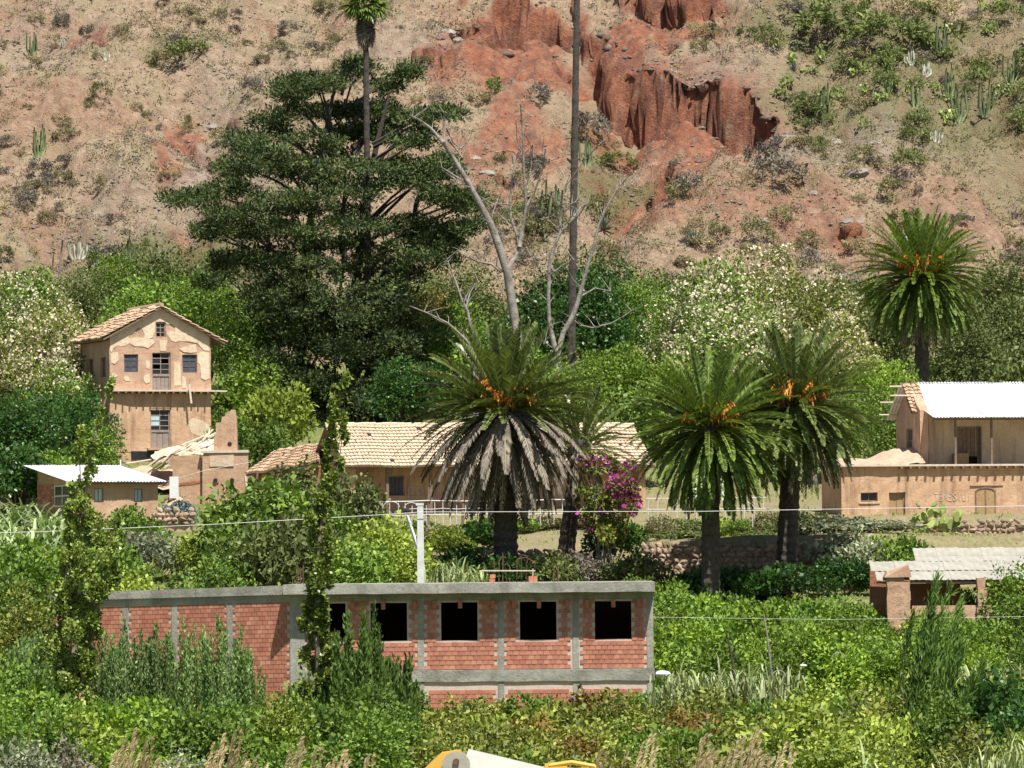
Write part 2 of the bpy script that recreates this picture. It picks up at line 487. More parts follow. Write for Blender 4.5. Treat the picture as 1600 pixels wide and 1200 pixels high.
def quads_mesh(name, V, v, m):
    """V (N,4,3) leaf quads with one value per leaf."""
    N = len(V)
    me = bpy.data.meshes.new(name)
    raw_mesh(me, V.reshape(-1, 3), np.arange(4 * N).reshape(N, 4))
    a = me.attributes.new('v', 'FLOAT', 'POINT'); a.data.foreach_set('value', np.repeat(v, 4).astype(np.float32))
    if m: me.materials.append(m)
    return me

def nrm(a):
    return a / np.maximum(np.linalg.norm(a, axis=-1, keepdims=True), 1e-9)

def leaf_quads(rng, P, D, N, L, W, droop=.12):
    Sd = nrm(np.cross(D, N))
    L = np.asarray(L)[:, None]; W = np.asarray(W)[:, None]
    mid = P + D * L * .5
    tip = P + D * L - np.array([0, 0, 1.]) * L * droop
    return np.stack([P, mid + Sd * W * .5, tip, mid - Sd * W * .5], 1)

def rand_dir(rng, n):
    return nrm(rng.normal(size=(n, 3)))

def clump_leaves(rng, C, R, n, L, W, out=.8, up=.3, rnd=.7, shell=.55, vlo=0, vhi=1, flat=.5):
    C = np.asarray(C, float); R = np.asarray(R, float)
    if R.ndim == 1: R = np.stack([R, R, R], -1)
    w = R[:, 0] * R[:, 2]; w = w / w.sum()
    k = rng.choice(len(C), n, p=w)
    u = rand_dir(rng, n)
    rad = rng.uniform(shell, 1, (n, 1))
    P = C[k] + u * rad * R[k]
    D = nrm(u * out + rand_dir(rng, n) * rnd + np.array([0, 0, up]))
    N = nrm(u + rand_dir(rng, n) * .8 + np.array([0, 0, flat]))
    s = np.clip(rng.lognormal(-.05, .33, n), .45, 1.9)
    cv = rng.uniform(-.28, .28, len(C))
    v = np.clip(rng.beta(1.6, 1.8, n) + cv[k], 0, 1) * (vhi - vlo) + vlo
    return leaf_quads(rng, P, D, N, L * s, W * s), v

# ---------------------------------------------------------------- ground and hillside
def patch_world(lst):
    out = []
    for px, py, rx, ry, w in lst:
        x, y = hill_plane(px, py)
        x2, y2 = hill_plane(px + rx, py); x3, y3 = hill_plane(px, py - ry)
        out.append((x, y, max(.5, abs(x2 - x)), max(.5, abs(y3 - y)), w))
    return out
RED = patch_world([(800, 60, 130, 90, 1), (1090, 170, 150, 80, .9), (960, 110, 60, 120, 1), (1050, 20, 110, 40, .9), (800, 190, 90, 45, .7), (770, 260, 60, 50, .6), (1020, 270, 70, 60, .8),
                   (280, 200, 60, 40, .9), (100, 190, 140, 40, .25), (1180, 290, 140, 35, .35), (1480, 330, 120, 40, .3), (60, 20, 100, 30, .25), (240, 260, 40, 60, .7), (120, 45, 40, 25, .9), (60, 340, 110, 30, .35), (1190, 330, 160, 45, .5), (1090, 300, 90, 45, .5), (1400, 372, 160, 35, .4), (1590, 190, 30, 40, .6), (340, 360, 50, 40, .6), (560, 20, 60, 20, .3)])
GRN = patch_world([(1280, 40, 150, 45, 1), (1400, 60, 150, 70, 1), (1500, 150, 190, 100, .85), (1350, 150, 170, 70, .7), (1580, 60, 80, 90, .5), (300, 70, 60, 30, .6), (960, 245, 70, 30, .9), (930, 180, 50, 40, .5), (300, 400, 180, 50, .9), (100, 400, 120, 40, .6), (1540, 250, 120, 60, .5), (840, 300, 80, 60, .5), (1240, 270, 80, 30, .4)])
GRY = patch_world([(330, 260, 60, 120, .8), (400, 330, 80, 50, .7), (150, 330, 120, 50, .5), (420, 120, 140, 60, .5), (640, 60, 80, 50, .5), (1300, 220, 120, 30, .6), (1100, 110, 120, 40, .5), (60, 60, 120, 80, .4)])
def paint(X, Y, lst, s):
    w = np.zeros(X.shape)
    jx, jy = X + fbm(X / 3, Y / 3, s, 4) * 4.5, Y + fbm(X / 3, Y / 3, s + 9, 4) * 4.5
    for x, y, rx, ry, k in lst:
        d = np.hypot((jx - x) / rx, (jy - y) / ry)
        w = np.maximum(w, k * (1 - sstep(.55, 1.15, d)))
    return w

def hill_material():
    m = bpy.data.materials.new('hillside_soil'); t, b = nt(m)
    tc = t.nodes.new('ShaderNodeTexCoord').outputs['Object']
    big = noise(t, .16, 8, .65, tc); mid = noise(t, 1.1, 8, .7, tc); fine = noise(t, 6, 6, .7, tc)
    base = ramp(t, mid, [(.30, (.21, .14, .098)), (.45, (.33, .228, .152)), (.60, (.425, .312, .212)), (.74, (.50, .40, .285))])
    dry = ramp(t, fine, [(.3, (.23, .19, .115)), (.7, (.43, .37, .225))])
    base = mix(t, ramp(t, big, [(.46, (0, 0, 0)), (.64, (.65, .65, .65))]), base, dry)
    red = ramp(t, mid, [(.28, (.19, .062, .035)), (.5, (.33, .125, .068)), (.72, (.44, .225, .13))])
    mp = t.nodes.new('ShaderNodeMapping'); mp.inputs['Scale'].default_value = (1.3, 1.3, .3); t.links.new(tc, mp.inputs[0])
    red = mix(t, ramp(t, noise(t, .9, 7, .65, mp.outputs[0]), [(.46, (0, 0, 0)), (.62, (.8, .8, .8))]), red, (.15, .075, .055))
    rf = math_(t, 'MULTIPLY', attr(t, 'red'), ramp(t, noise(t, .6, 8, .7, tc), [(.25, (.35, .35, .35)), (.55, (1.3, 1.3, 1.3))]), True)
    col = mix(t, rf, base, red)
    gf = math_(t, 'MULTIPLY', attr(t, 'green'), ramp(t, mid, [(.3, (.25, .25, .25)), (.6, (1, 1, 1))]), True)
    col = mix(t, gf, col, ramp(t, fine, [(.3, (.095, .105, .035)), (.7, (.20, .20, .08))]))
    yf = math_(t, 'MULTIPLY', attr(t, 'grey'), ramp(t, fine, [(.35, (.1, .1, .1)), (.6, (.9, .9, .9))]), True)
    col = mix(t, yf, col, ramp(t, mid, [(.3, (.18, .155, .135)), (.7, (.36, .315, .265))]))
    t.links.new(col, b.inputs['Base Color']); b.inputs['Roughness'].default_value = .96
    h = math_(t, 'ADD', mid, math_(t, 'MULTIPLY', fine, .5))
    bump(t, b, h, 1.0, .5)
    return m
xs = np.arange(-72, 72.01, .3); ys = np.arange(384, 478, .27)
X, Y = np.meshgrid(xs, ys)
Z = gz(X, Y)
gy, gx = np.gradient(Z, .27, .3)
slope = np.hypot(gx, gy)
steep = sstep(1.6, 2.6, slope)
red = np.maximum(paint(X, Y, RED, 3), steep * .95)
grn = paint(X, Y, GRN, 13) * (1 - steep)
gry = paint(X, Y, GRY, 23) * (1 - steep)
# rough vertical flutes on steep faces
nx, ny = -gx / np.sqrt(1 + slope ** 2), -gy / np.sqrt(1 + slope ** 2)
fl = (fbm(X / .9, Z / 3.5, 61, 3) * 1.3 + .45 * np.tanh(5 * fbm(Z / 1.3, X / 7, 66, 3)) + .5 * np.tanh(6 * fbm(X / 1.7, Z / 6, 68, 2))) * steep
hill = obj('hillside', grid_mesh('hillside', X + nx * fl, Y + ny * fl, Z, hill_material(), {'red': red, 'green': grn, 'grey': gry}))
tag(hill, 'dry scrub covered hillside with red earth cliffs', 'hillside', kind='structure')
HX, HYY, HRED, HGRN, HST = xs, ys, red, grn, slope

def ground_material():
    m = bpy.data.materials.new('field_soil'); t, b = nt(m)
    tc = t.nodes.new('ShaderNodeTexCoord').outputs['Object']
    mid = noise(t, .5, 8, .65, tc); fine = noise(t, 5, 6, .7, tc)
    soil = ramp(t, fine, [(.3, (.20, .14, .09)), (.7, (.36, .27, .18))])
    gr = ramp(t, fine, [(.3, (.075, .10, .025)), (.7, (.21, .24, .07))])
    f = math_(t, 'MULTIPLY', attr(t, 'green'), ramp(t, mid, [(.3, (.3, .3, .3)), (.55, (1.1, 1.1, 1.1))]), True)
    t.links.new(mix(t, f, soil, gr), b.inputs['Base Color']); b.inputs['Roughness'].default_value = .95
    bump(t, b, fine, .8, .1)
    return m
gxs = np.concatenate([np.arange(-420, -80, 20), np.arange(-80, 80.1, 1.0), np.arange(100, 421, 20)])
gys = np.concatenate([np.arange(-60, 140, 2.0), np.arange(140, 384.1, .8)])
gys[-1] = 384.0
GX, GY = np.meshgrid(gxs, gys)
GZ = gz(GX, GY)
yard = sstep(258, 263, GY) * (1 - sstep(298, 312, GY)) * sstep(-16, -12, GX)
grnd = obj('ground', grid_mesh('ground', GX, GY, GZ, ground_material(), {'green': 1 - yard * .55}))
tag(grnd, 'sloping valley ground with grass and bare earth', 'ground', kind='structure')
# far terrain closing the view beyond the detailed hillside
fx = np.linspace(-420, 420, 85); fy = np.concatenate([np.linspace(384, 470, 15), np.linspace(490, 760, 12)])
FX, FY = np.meshgrid(fx, fy)
FZ = HB + HS * (FY - HY) + fbm(FX / 30, FY / 30, 77, 4) * 8
inside = sstep(76, 66, np.abs(FX)) * (1 - sstep(470, 486, FY))
FZ = FZ - 9 * (1 - sstep(66, 90, np.abs(FX))) * (1 - sstep(468, 484, FY)) * np.where(FY > 385, 1, 0) - .5
FZ[0] = HB - 3
tag(obj('mountain_slope', grid_mesh('mountain_slope', FX, FY, FZ, hill.data.materials[0], {'red': FX * 0 + .2, 'green': FX * 0 + .3, 'grey': FX * 0})), 'dry mountain slope beyond the near hillside', 'hillside', kind='structure')

# ---------------------------------------------------------------- building helpers
def tile_roof(parent, A, B, C, D, nr, nc, m, rng, name='roof_tile_courses', lift=.05):
    """Rows of barrel tiles on the quad A(eave left) B(eave right) C(ridge right) D(ridge left)."""
    A, B, C, D = (np.array(p, float) for p in (A, B, C, D))
    nn = np.cross(B - A, D - A); nn = nn / np.linalg.norm(nn)
    if nn[2] < 0: nn = -nn
    V, vv = [], []
    ph = rng.uniform(0, 6)
    def pt(s, t): return (A * (1 - s) + B * s) * (1 - t) + (D * (1 - s) + C * s) * t + nn * (.045 * math.sin(s * 13 + ph) * math.sin(t * 4 + ph) + .03 * math.sin(s * 31 + 2 * ph))
    prof = [(-.5, 0), (-.3, .062), (.3, .062), (.5, 0)]
    for i in range(nr):
        rowj = rng.uniform(-.02, .02)
        for j in range(nc):
            js, jt = rng.normal(0, .04), rng.normal(0, .025) + rowj
            t0 = (i - .08 + jt) / nr; t1 = min((i + 1.12 + jt) / nr, 1.02)
            v = rng.uniform(.25, .75) if rng.random() > .07 else rng.choice([0.0, 1.0])
            if rng.random() < .012: continue
            if rng.random() < .03: jt -= .25
            lo, hi = [], []
            for du, h in prof:
                s = (j + .5 + du * .98 + js) / nc
                lo.append(pt(s, t0) + nn * (h + lift + .065 + rng.uniform(0, .012)))
                hi.append(pt(s, t1) + nn * (h + lift - .02))
            for q in range(3):
                V.append([lo[q], lo[q + 1], hi[q + 1], hi[q]]); vv.append(v)
            V.append([lo[0] - nn * .09, lo[1], lo[2], lo[3] - nn * .09]); vv.append(v * .6)
    o = obj(name, quads_mesh(name, np.array(V), np.array(vv), m), parent)
    tag(o, kind='stuff')
    return o

def slab_quad(mb, A, B, C, D, th):
    A, B, C, D = (Vector(p) for p in (A, B, C, D))
    n = (B - A).cross(D - A).normalized()
    if n.z < 0: n = -n
    mb.hexa([tuple(p - n * th) for p in (A, B, C, D)] + [tuple(p) for p in (A, B, C, D)])

def sheet_mesh(w, L, m, period=.18, amp=.028):
    n = int(w / period * 6)
    V = []; F = []
    for i in range(n + 1):
        x = w * i / n; z = amp * math.sin(2 * math.pi * x / period)
        V += [(x, 0, z), (x, L, z)]
    for i in range(n):
        F.append((2 * i, 2 * i + 2, 2 * i + 3, 2 * i + 1))
    me = bpy.data.meshes.new('roof_sheet'); me.from_pydata(V, [], F); me.materials.append(m)
    me.polygons.foreach_set('use_smooth', np.ones(len(F), dtype=bool))
    return me

def tin_roof(parent, A, B, D, m, sw=1.0, rng=random, rows=1, period=.18, amp=.028, over=.12):
    """Separate corrugated sheets on the parallelogram A(eave left) B(eave right) D(ridge left)."""
    A, B, D = Vector(A), Vector(B), Vector(D)
    x = (B - A); W = x.length; x.normalize(); y = (D - A); Ls = y.length; y.normalize(); z = x.cross(y).normalized(); y2 = z.cross(x)
    n = max(1, round(W / sw)); w = W / n
    me = sheet_mesh(w + .08, Ls / rows + over, m, period, amp)
    R = Matrix((x, y, z)).transposed().to_euler()
    for r in range(rows):
        for i in range(n):
            p = A + x * (w * i) + y * (Ls / rows * r - rng.uniform(0, .05)) + z * (.012 * (i % 2) + .03 * r + rng.uniform(0, .01))
            obj('roof_sheet', me, parent, p, R)

def window_unit(parent, P, u0, u1, z0, z1, cols, rows, depth=.14, fm='frame_grey', pm='glass', bar=.05, name='window', missing=0.0, rng=random, pale=()):
    mb = MB()
    f = .07
    mb.fbox(P, u0, u0 + f, -depth - .05, -depth + .03, z0, z1); mb.fbox(P, u1 - f, u1, -depth - .05, -depth + .03, z0, z1)
    mb.fbox(P, u0 + f, u1 - f, -depth - .05, -depth + .03, z0, z0 + f); mb.fbox(P, u0 + f, u1 - f, -depth - .05, -depth + .03, z1 - f, z1)
    for c in range(1, cols):
        u = u0 + (u1 - u0) * c / cols
        mb.fbox(P, u - bar / 2, u + bar / 2, -depth - .04, -depth + .02, z0 + f, z1 - f)
    for r in range(1, rows):
        z = z0 + (z1 - z0) * r / rows
        mb.fbox(P, u0 + f, u1 - f, -depth - .035, -depth + .015, z - bar / 2, z + bar / 2)
    w = mb.build(name, M[fm], parent)
    for c in range(cols):
        for r in range(rows):
            if rng.random() < missing: continue
            q = MB()
            ua, ub = u0 + (u1 - u0) * c / cols + bar / 2, u0 + (u1 - u0) * (c + 1) / cols - bar / 2
            za, zb = z0 + (z1 - z0) * r / rows + bar / 2, z0 + (z1 - z0) * (r + 1) / rows - bar / 2
            q.fbox(P, ua, ub, -depth - .03, -depth - .01, za, zb)
            q.build('pane', M['glass_pale'] if (c, r) in pale else M[pm], w)
    return w

def board_door(parent, P, u0, u1, z0, z1, n, m, depth=.12, fm='frame_grey'):
    mb = MB(); f = .08
    mb.fbox(P, u0, u0 + f, -depth - .06, -depth + .05, z0, z1); mb.fbox(P, u1 - f, u1, -depth - .06, -depth + .05, z0, z1)
    mb.fbox(P, u0 + f, u1 - f, -depth - .06, -depth + .05, z1 - f, z1)
    d = mb.build('door', M[fm], parent)
    w = (u1 - u0 - 2 * f) / n
    for i in range(n):
        q = MB(); q.fbox(P, u0 + f + w * i + .008, u0 + f + w * (i + 1) - .008, -depth - .04, -depth + random.uniform(-.005, .01), z0, z1 - f)
        q.build('plank', M[m], d)
    return d

def stroke_text(parent, P, strokes, u, z, h, adv, m, thick=.03, n0=.006, n1=.018):
    """Hand-drawn letters as thin raised strokes; strokes: list of letters, each a list of polylines in a unit box."""
    for i, letter in enumerate(strokes):
        mb = MB()
        for pl in letter:
            for (a, b), (c, d) in zip(pl[:-1], pl[1:]):
                ax, az, bx, bz = u + i * adv + a * h * .6, z + b * h, u + i * adv + c * h * .6, z + d * h
                dx, dz = bx - ax, bz - az; L = math.hypot(dx, dz) or 1
                ox, oz = -dz / L * thick / 2, dx / L * thick / 2
                mb.prism([(ax + ox, az + oz), (ax - ox, az - oz), (bx - ox, bz - oz), (bx + ox, bz + oz)], P, n1, n0)
        if mb.v: mb.build('chalk_letter', m, parent)
LET = {'P': [[(0, 0), (0, 1), (.7, 1), (.9, .75), (.7, .5), (0, .5)]], 'R': [[(0, 0), (0, 1), (.7, 1), (.9, .75), (.7, .5), (0, .5), (.9, 0)]],
       'I': [[(.4, 0), (.4, 1)]], 'N': [[(0, 0), (0, 1), (.8, 0), (.8, 1)]], 'E': [[(.8, 0), (0, 0), (0, 1), (.8, 1)], [(0, .5), (.6, .5)]],
       'T': [[(0, 1), (.9, 1)], [(.45, 1), (.45, 0)]], 'Z': [[(0, 1), (.8, 1), (0, 0), (.8, 0)]], 'A': [[(0, 0), (.45, 1), (.9, 0)], [(.2, .4), (.7, .4)]],
       '-': [[(.1, .8), (.3, 1)]], 'U': [[(0, 1), (0, .1), (.4, 0), (.8, .1), (.8, 1)]], 'O': [[(.4, 0), (0, .3), (0, .7), (.4, 1), (.8, .7), (.8, .3), (.4, 0)]], 'S': [[(.8, .9), (.4, 1), (0, .75), (.8, .3), (.4, 0), (0, .1)]]}

def blob_mesh(rng, m, k=1, squash=(1, 1, .7), jag=.22, name='stone'):
    import bmesh
    bm = bmesh.new()
    bmesh.ops.create_icosphere(bm, subdivisions=k, radius=.5)
    for v in bm.verts:
        f = 1 + rng.uniform(-jag, jag)
        v.co = Vector((v.co.x * squash[0] * f, v.co.y * squash[1] * f, v.co.z * squash[2] * f))
    me = bpy.data.meshes.new(name); bm.to_mesh(me); bm.free()
    me.materials.append(m)
    return me
# ================================================================ TOWER HOUSE
rng = np.random.default_rng(3)
TY = 312.0; s = S(TY)
base = at(172, 716, TY)
tower = empty('tower_house', base, math.radians(22), 'three level adobe tower house with peeling plaster and tiled gable roof', 'house')
W, Dp = 6.5, 6.0
def tu(px): return (px - 172) / 160 * W
def tz(py): return (716 - py) / s
zs2, ze = tz(611), tz(524)
apex = tz(479)
class Gable:
    def __init__(s_, L, e, a): s_.L, s_.e, s_.a, s_.brk = L, e, a, [L / 2]
    def __call__(s_, u): return s_.e + (s_.a - s_.e) * (1 - abs(u - s_.L / 2) / (s_.L / 2))
gab = Gable(W, ze, apex)
d2 = (tu(239), tu(268), zs2 + .06, tz(550)); d1 = (tu(236), tu(267), tz(700), tz(640))
w1 = (tu(195), tu(217), tz(581), tz(553)); w2 = (tu(287), tu(310), tz(581), tz(553)); w3 = (tu(245), tu(261), tz(526), tz(503))
mb = MB()
P, _ = wall(mb, (0, 0), (W, 0), -2.5, gab, .5, [d2, d1, w1, w2, w3], .45)
def lv(px): return Dp - (172 - px) / 38 * Dp
s1 = (lv(151), lv(143.5), tz(588), tz(557)); s1 = (min(s1[0], s1[1]), max(s1[0], s1[1]), s1[2], s1[3])
s2 = (lv(167), lv(160), tz(588), tz(557)); s2 = (min(s2[0], s2[1]), max(s2[0], s2[1]), s2[2], s2[3])
PL, _ = wall(mb, (0, Dp), (0, 0), -2.5, ze, .5, [s1, s2], .5)
wall(mb, (W, 0), (W, Dp), -2.5, ze, .5, [], .6)
wall(mb, (W, Dp), (0, Dp), -2.5, gab, .5, [], .6)
mb.wobble(.018)
mb.build('wall', M['adobe'], tower)
# plaster left on the front, thin sheets with broken outlines (u, z) from the photograph
def plz(pts): return [(tu(172 + (x - 275) / 4.22), tz(479 + (y - 85) / 4.29)) for x, y in pts]
patches = [
    [(278, 300), (282, 268), (620, 92), (700, 140), (938, 238), (942, 375), (905, 372), (880, 345), (862, 325), (800, 312), (742, 312), (715, 318), (690, 312), (662, 275), (655, 255), (690, 245), (712, 250), (712, 215), (690, 195), (658, 200), (646, 182), (578, 182), (576, 250), (560, 290), (530, 300), (505, 292), (508, 268), (490, 230), (465, 222), (445, 240), (452, 258), (420, 265), (398, 290), (420, 298), (412, 325), (380, 345), (345, 352), (330, 345), (300, 362), (290, 390), (278, 385)],
    [(415, 298), (440, 288), (500, 292), (560, 300), (576, 322), (550, 345), (530, 362), (500, 350), (440, 348), (412, 330)],
    [(605, 305), (662, 308), (650, 345), (655, 378), (612, 378)],
    [(740, 365), (800, 345), (850, 330), (858, 385), (820, 390), (770, 385)],
    [(283, 395), (330, 388), (335, 440), (310, 470), (284, 460)],
    [(860, 392), (900, 382), (938, 390), (940, 560), (915, 575), (885, 560), (878, 470), (862, 455)],
    [(292, 530), (330, 545), (318, 560), (290, 552)], [(372, 545), (402, 555), (410, 585), (385, 582), (366, 570)],
    [(505, 545), (540, 535), (542, 590), (515, 600), (500, 575)], [(515, 445), (540, 450), (540, 500), (520, 495)],
    [(700, 450), (745, 455), (750, 610), (702, 612)], [(756, 540), (780, 560), (784, 625), (758, 628)],
    [(790, 860), (830, 830), (900, 850), (935, 880), (930, 960), (870, 950), (820, 930)],
]
for pl in patches:
    q = MB(); q.prism([(u, z) for u, z in reversed(plz(pl))], P, .03, -.03)
    q.build('plaster_patch', M['plaster'], tower)
# lower storey kept its render: one thin coat with openings
mb = MB(); wall(mb, (0.02, -.025), (W - .02, -.025), tz(706), zs2 - .15, .02, [(d1[0] - .05, d1[1] + .05, d1[2] - .1, d1[3] + .1)], .6)
mb.wobble(.006); mb.build('render_coat', M['adobe_ochre'], tower)
window_unit(tower, P, d2[0], d2[1], d2[2] + .95, d2[3], 2, 4, name='balcony_door', missing=.2)
board_door(tower, P, d2[0], d2[1], d2[2], d2[2] + .95, 4, 'frame_grey')
window_unit(tower, P, d1[0], d1[1], d1[2] + 1.05, d1[3], 2, 4, name='door_lights', pale=((0, 1), (0, 2)))
board_door(tower, P, d1[0], d1[1], d1[2], d1[2] + 1.05, 3, 'frame_grey')
for w in (w1, w2):
    window_unit(tower, P, *w, 2, 3, fm='shutter', pm='shutter', depth=.1)
window_unit(tower, P, *w3, 2, 3, missing=.3, depth=.1)
for w in (s1, s2):
    window_unit(tower, PL, *w, 1, 1, fm='wood', pm='wood', depth=.2)
# balcony ledge on joists
mb = MB()
pts = [(-.02, 0), (-.02, -.38), (1.4, -.5), (W * .5, -.52), (W + .02, -.5), (W + .95, -.32), (W + .9, .12), (W + .05, .15), (W + .05, 0)]
k = len(pts)
mb.add([(x, y, zs2 - .02) for x, y in pts] + [(x, y, zs2 + .075) for x, y in pts], [tuple(reversed(range(k))), tuple(range(k, 2 * k))] + [(i, (i + 1) % k, (i + 1) % k + k, i + k) for i in range(k)])
led = mb.build('balcony_ledge', M['wood_pale'], tower)
for i in range(17):
    q = MB(); u = -.1 + i * .44; q.box(u, u + .1, -.5 - rng.uniform(0, .16), -.02, zs2 - .14, zs2 - .022); q.build('joist', M['wood'], led)
q = MB(); q.hexa([(tu(291), -.62, zs2 + .4), (tu(294), -.62, zs2 + .4), (tu(297), -.68, zs2 - .75), (tu(294), -.68, zs2 - .75), (tu(291), -.56, zs2 + .4), (tu(294), -.56, zs2 + .4), (tu(297), -.62, zs2 - .75), (tu(294), -.62, zs2 - .75)])
q.build('hanging_plank', M['wood_pale'], led)
# dark box painted as the shade of a footing opening; step under the door
q = MB(); q.fbox(P, tu(205), tu(247), .03, .08, tz(717.5), tz(705)); q.build('opening_shade', M['glass'], tower)
q = MB(); q.fbox(P, d1[0] - .25, d1[1] + .25, .03, .3, d1[2] - .12, d1[2]); q.build('door_step', M['adobe'], tower)
# roof: two tiled slopes with overhang
ov, oy = .5, .35
rise = (apex - ze) / (W / 2)
eL = (-ov, ze - rise * ov + .05); eR = (W + .85, ze - rise * .85 + .05); rd = (W / 2, apex + .05)
mb = MB()
slab_quad(mb, (eL[0], -oy, eL[1]), (rd[0], -oy, rd[1]), (rd[0], Dp + oy, rd[1]), (eL[0], Dp + oy, eL[1]), .09)
slab_quad(mb, (rd[0], -oy, rd[1]), (eR[0], -oy, eR[1]), (eR[0], Dp + oy, eR[1]), (rd[0], Dp + oy, rd[1]), .09)
roof = mb.build('roof', M['wood'], tower)
tile_roof(roof, (eL[0], Dp + oy, eL[1]), (eL[0], -oy - .05, eL[1]), (rd[0], -oy - .05, rd[1]), (rd[0], Dp + oy, rd[1]), 9, 26, M['tile_red'], rng)
tile_roof(roof, (eR[0], -oy - .05, eR[1]), (eR[0], Dp + oy, eR[1]), (rd[0], Dp + oy, rd[1]), (rd[0], -oy - .05, rd[1]), 9, 26, M['tile_red'], rng)
mb = MB(); mb.tube([(rd[0], -oy - .05, rd[1] + .1), (rd[0], Dp + oy, rd[1] + .1)], .13, 8); mb.build('ridge_tiles', M['tile_red'], roof)
for i in range(9):
    q = MB(); y = .35 + i * .62; q.box(-ov + .05, -.02, y, y + .12, ze - .32, ze - .2); q.build('rafter_end', M['wood'], roof)

# ================================================================ LONG TILED HOUSE
LY = 287.0; s = S(LY)
b0 = at(545, 806, LY)
house = empty('long_house', b0, math.radians(17), 'long low adobe house with pale tiled gable roof behind the big palm', 'house')
Wl, Dl = 17.6, 7.0
zE = (806 - 733) / s + .05; zR = zE + 2.35
def lu(px): return (px - 545) / s / math.cos(math.radians(19))
yw = 1.5
dl = (lu(615), lu(642), 0, 2.3); dl2 = (lu(722), lu(738), 0, 2.3); dl3 = (lu(820), lu(845), 0, 2.3)
mb = MB()
PH, _ = wall(mb, (0, yw), (Wl, yw), -2, zE + .62, .5, [dl, dl3], .6)
gl = Gable(Dl - yw + 0, zE + .6, zR); gl.brk = [Dl / 2]
def glt(u):     # left gable runs from the back to the front
    y = Dl - u
    return zE + (zR - zE) * (1 - abs(y - Dl / 2) / (Dl / 2))
glt_ = type('G', (), {'__call__': lambda s_, u: glt(u), 'brk': [Dl / 2]})()
wall(mb, (0, Dl), (0, .15), -2, glt_, .45, [], .6)
glr = type('G', (), {'__call__': lambda s_, u: zE + (zR - zE) * (1 - abs(u + .15 - Dl / 2) / (Dl / 2)), 'brk': [Dl / 2 - .15]})()
wall(mb, (Wl, .15), (Wl, Dl), -2, glr, .45, [], .6)
wall(mb, (Wl, Dl), (0, Dl), -2, zE, .45, [], .8)
mb.wobble(.02); mb.build('wall', M['adobe_ochre'], house)
q = MB(); q.fbox(PH, .05, Wl - .05, .008, .03, -.6, 1.15)
q.build('dado', M['adobe_raw'], house)
board_door(house, PH, *dl, 4, 'shutter'); board_door(house, PH, *dl3, 4, 'wood')
q = MB(); q.fbox(PH, lu(738), lu(756), .01, .05, -.5, 2.6); q.build('plaster_panel', M['adobe_raw'], house)
for px in (605, 672, 735, 800, 862, 930):
    q = MB(); u = lu(px); q.box(u - .08, u + .08, .02, .18, -1.2, zE - .02); q.build('porch_post', M['wood'], house)
q = MB(); q.box(-.1, Wl + .1, .0, .2, zE - .02, zE + .14); q.build('eave_beam', M['wood'], house)
mb = MB()
slab_quad(mb, (-.4, -.35, zE + .05), (Wl + .4, -.35, zE + .05), (Wl + .4, Dl / 2, zR + .12), (-.4, Dl / 2, zR + .12), .08)
slab_quad(mb, (-.4, Dl / 2, zR + .12), (Wl + .4, Dl / 2, zR + .12), (Wl + .4, Dl + .4, zE + .05), (-.4, Dl + .4, zE + .05), .08)
rf = mb.build('roof', M['wood'], house)
tile_roof(rf, (-.4, -.4, zE + .05), (Wl + .4, -.4, zE + .05), (Wl + .4, Dl / 2, zR + .12), (-.4, Dl / 2, zR + .12), 13, 84, M['tile'], rng)
mb = MB()
for i in range(44):
    u = -.4 + i * (Wl + .8) / 44; z_ = zR + .2 + rng.uniform(-.02, .02)
    mb.tube([(u, Dl / 2, z_), (u + .46, Dl / 2, z_ + .015)], .12, 6)
tag(mb.build('ridge_tiles', M['tile'], rf), kind='stuff')
stroke_text(house, PH, [LET[c] for c in 'PR'], lu(648), .98, .62, .5, M['chalk'], .03, .032, .045)
stroke_text(house, PH, [LET[c] for c in 'IEN-Z'], lu(673) + .15, .98, .5, .34, M['chalk'], .026, .032, .045)

# ================================================================ SMALL TILED SHED beside the ruin
SY = 291.0
b0 = at(392, 800, SY)
shed = empty('tiled_shed', b0, 0, 'small low shed with sagging red tiled roof beside the ruined wall', 'shed')
def loc(px, py, Y, o=b0):
    p = at(px, py, Y) - o
    return (p.x, p.y, p.z)
A, B, C, D = loc(384, 742, 291), loc(500, 723, 290), loc(500, 694, 295), loc(428, 706, 296.5)
mb = MB(); slab_quad(mb, A, B, C, D, .1); rf = mb.build('roof', M['wood'], shed)
tile_roof(rf, A, B, C, D, 7, 24, M['tile_red'], rng)
mb = MB()
zt0, zt1 = A[2] + .05, B[2] + .02
wall(mb, (A[0] + .35, A[1] + .45), (B[0] + 1.0, B[1] + .45), -2, lambda u: zt0 - .06 + (zt1 - zt0) * u / 4.6, .35, [(1.0, 1.9, -.5, 1.6)], .5)
wall(mb, (A[0] + .4, A[1] + 5.0), (A[0] + .4, A[1] + .82), -2, zt0 - .1, .35, [], .6)
mb.wobble(.02); mb.build('wall', M['adobe_red'], shed)
q = MB(); q.box(A[0] + 1.4, A[0] + 2.2, A[1] + .62, A[1] + .66, -.5, 1.55); q.build('door', M['wood'], shed)
for i, (px, lean) in enumerate(((383, .1), (402, -.05), (440, 0))):
    q = MB(); p = loc(px, 741 - i * 6, 290.6); q.tube([(p[0] + lean * 4, p[1], -1.2), (p[0], p[1], p[2] - .1)], [.1, .07], 6); q.build('prop_post', M['wood_pale'] if i == 0 else M['wood'], shed)

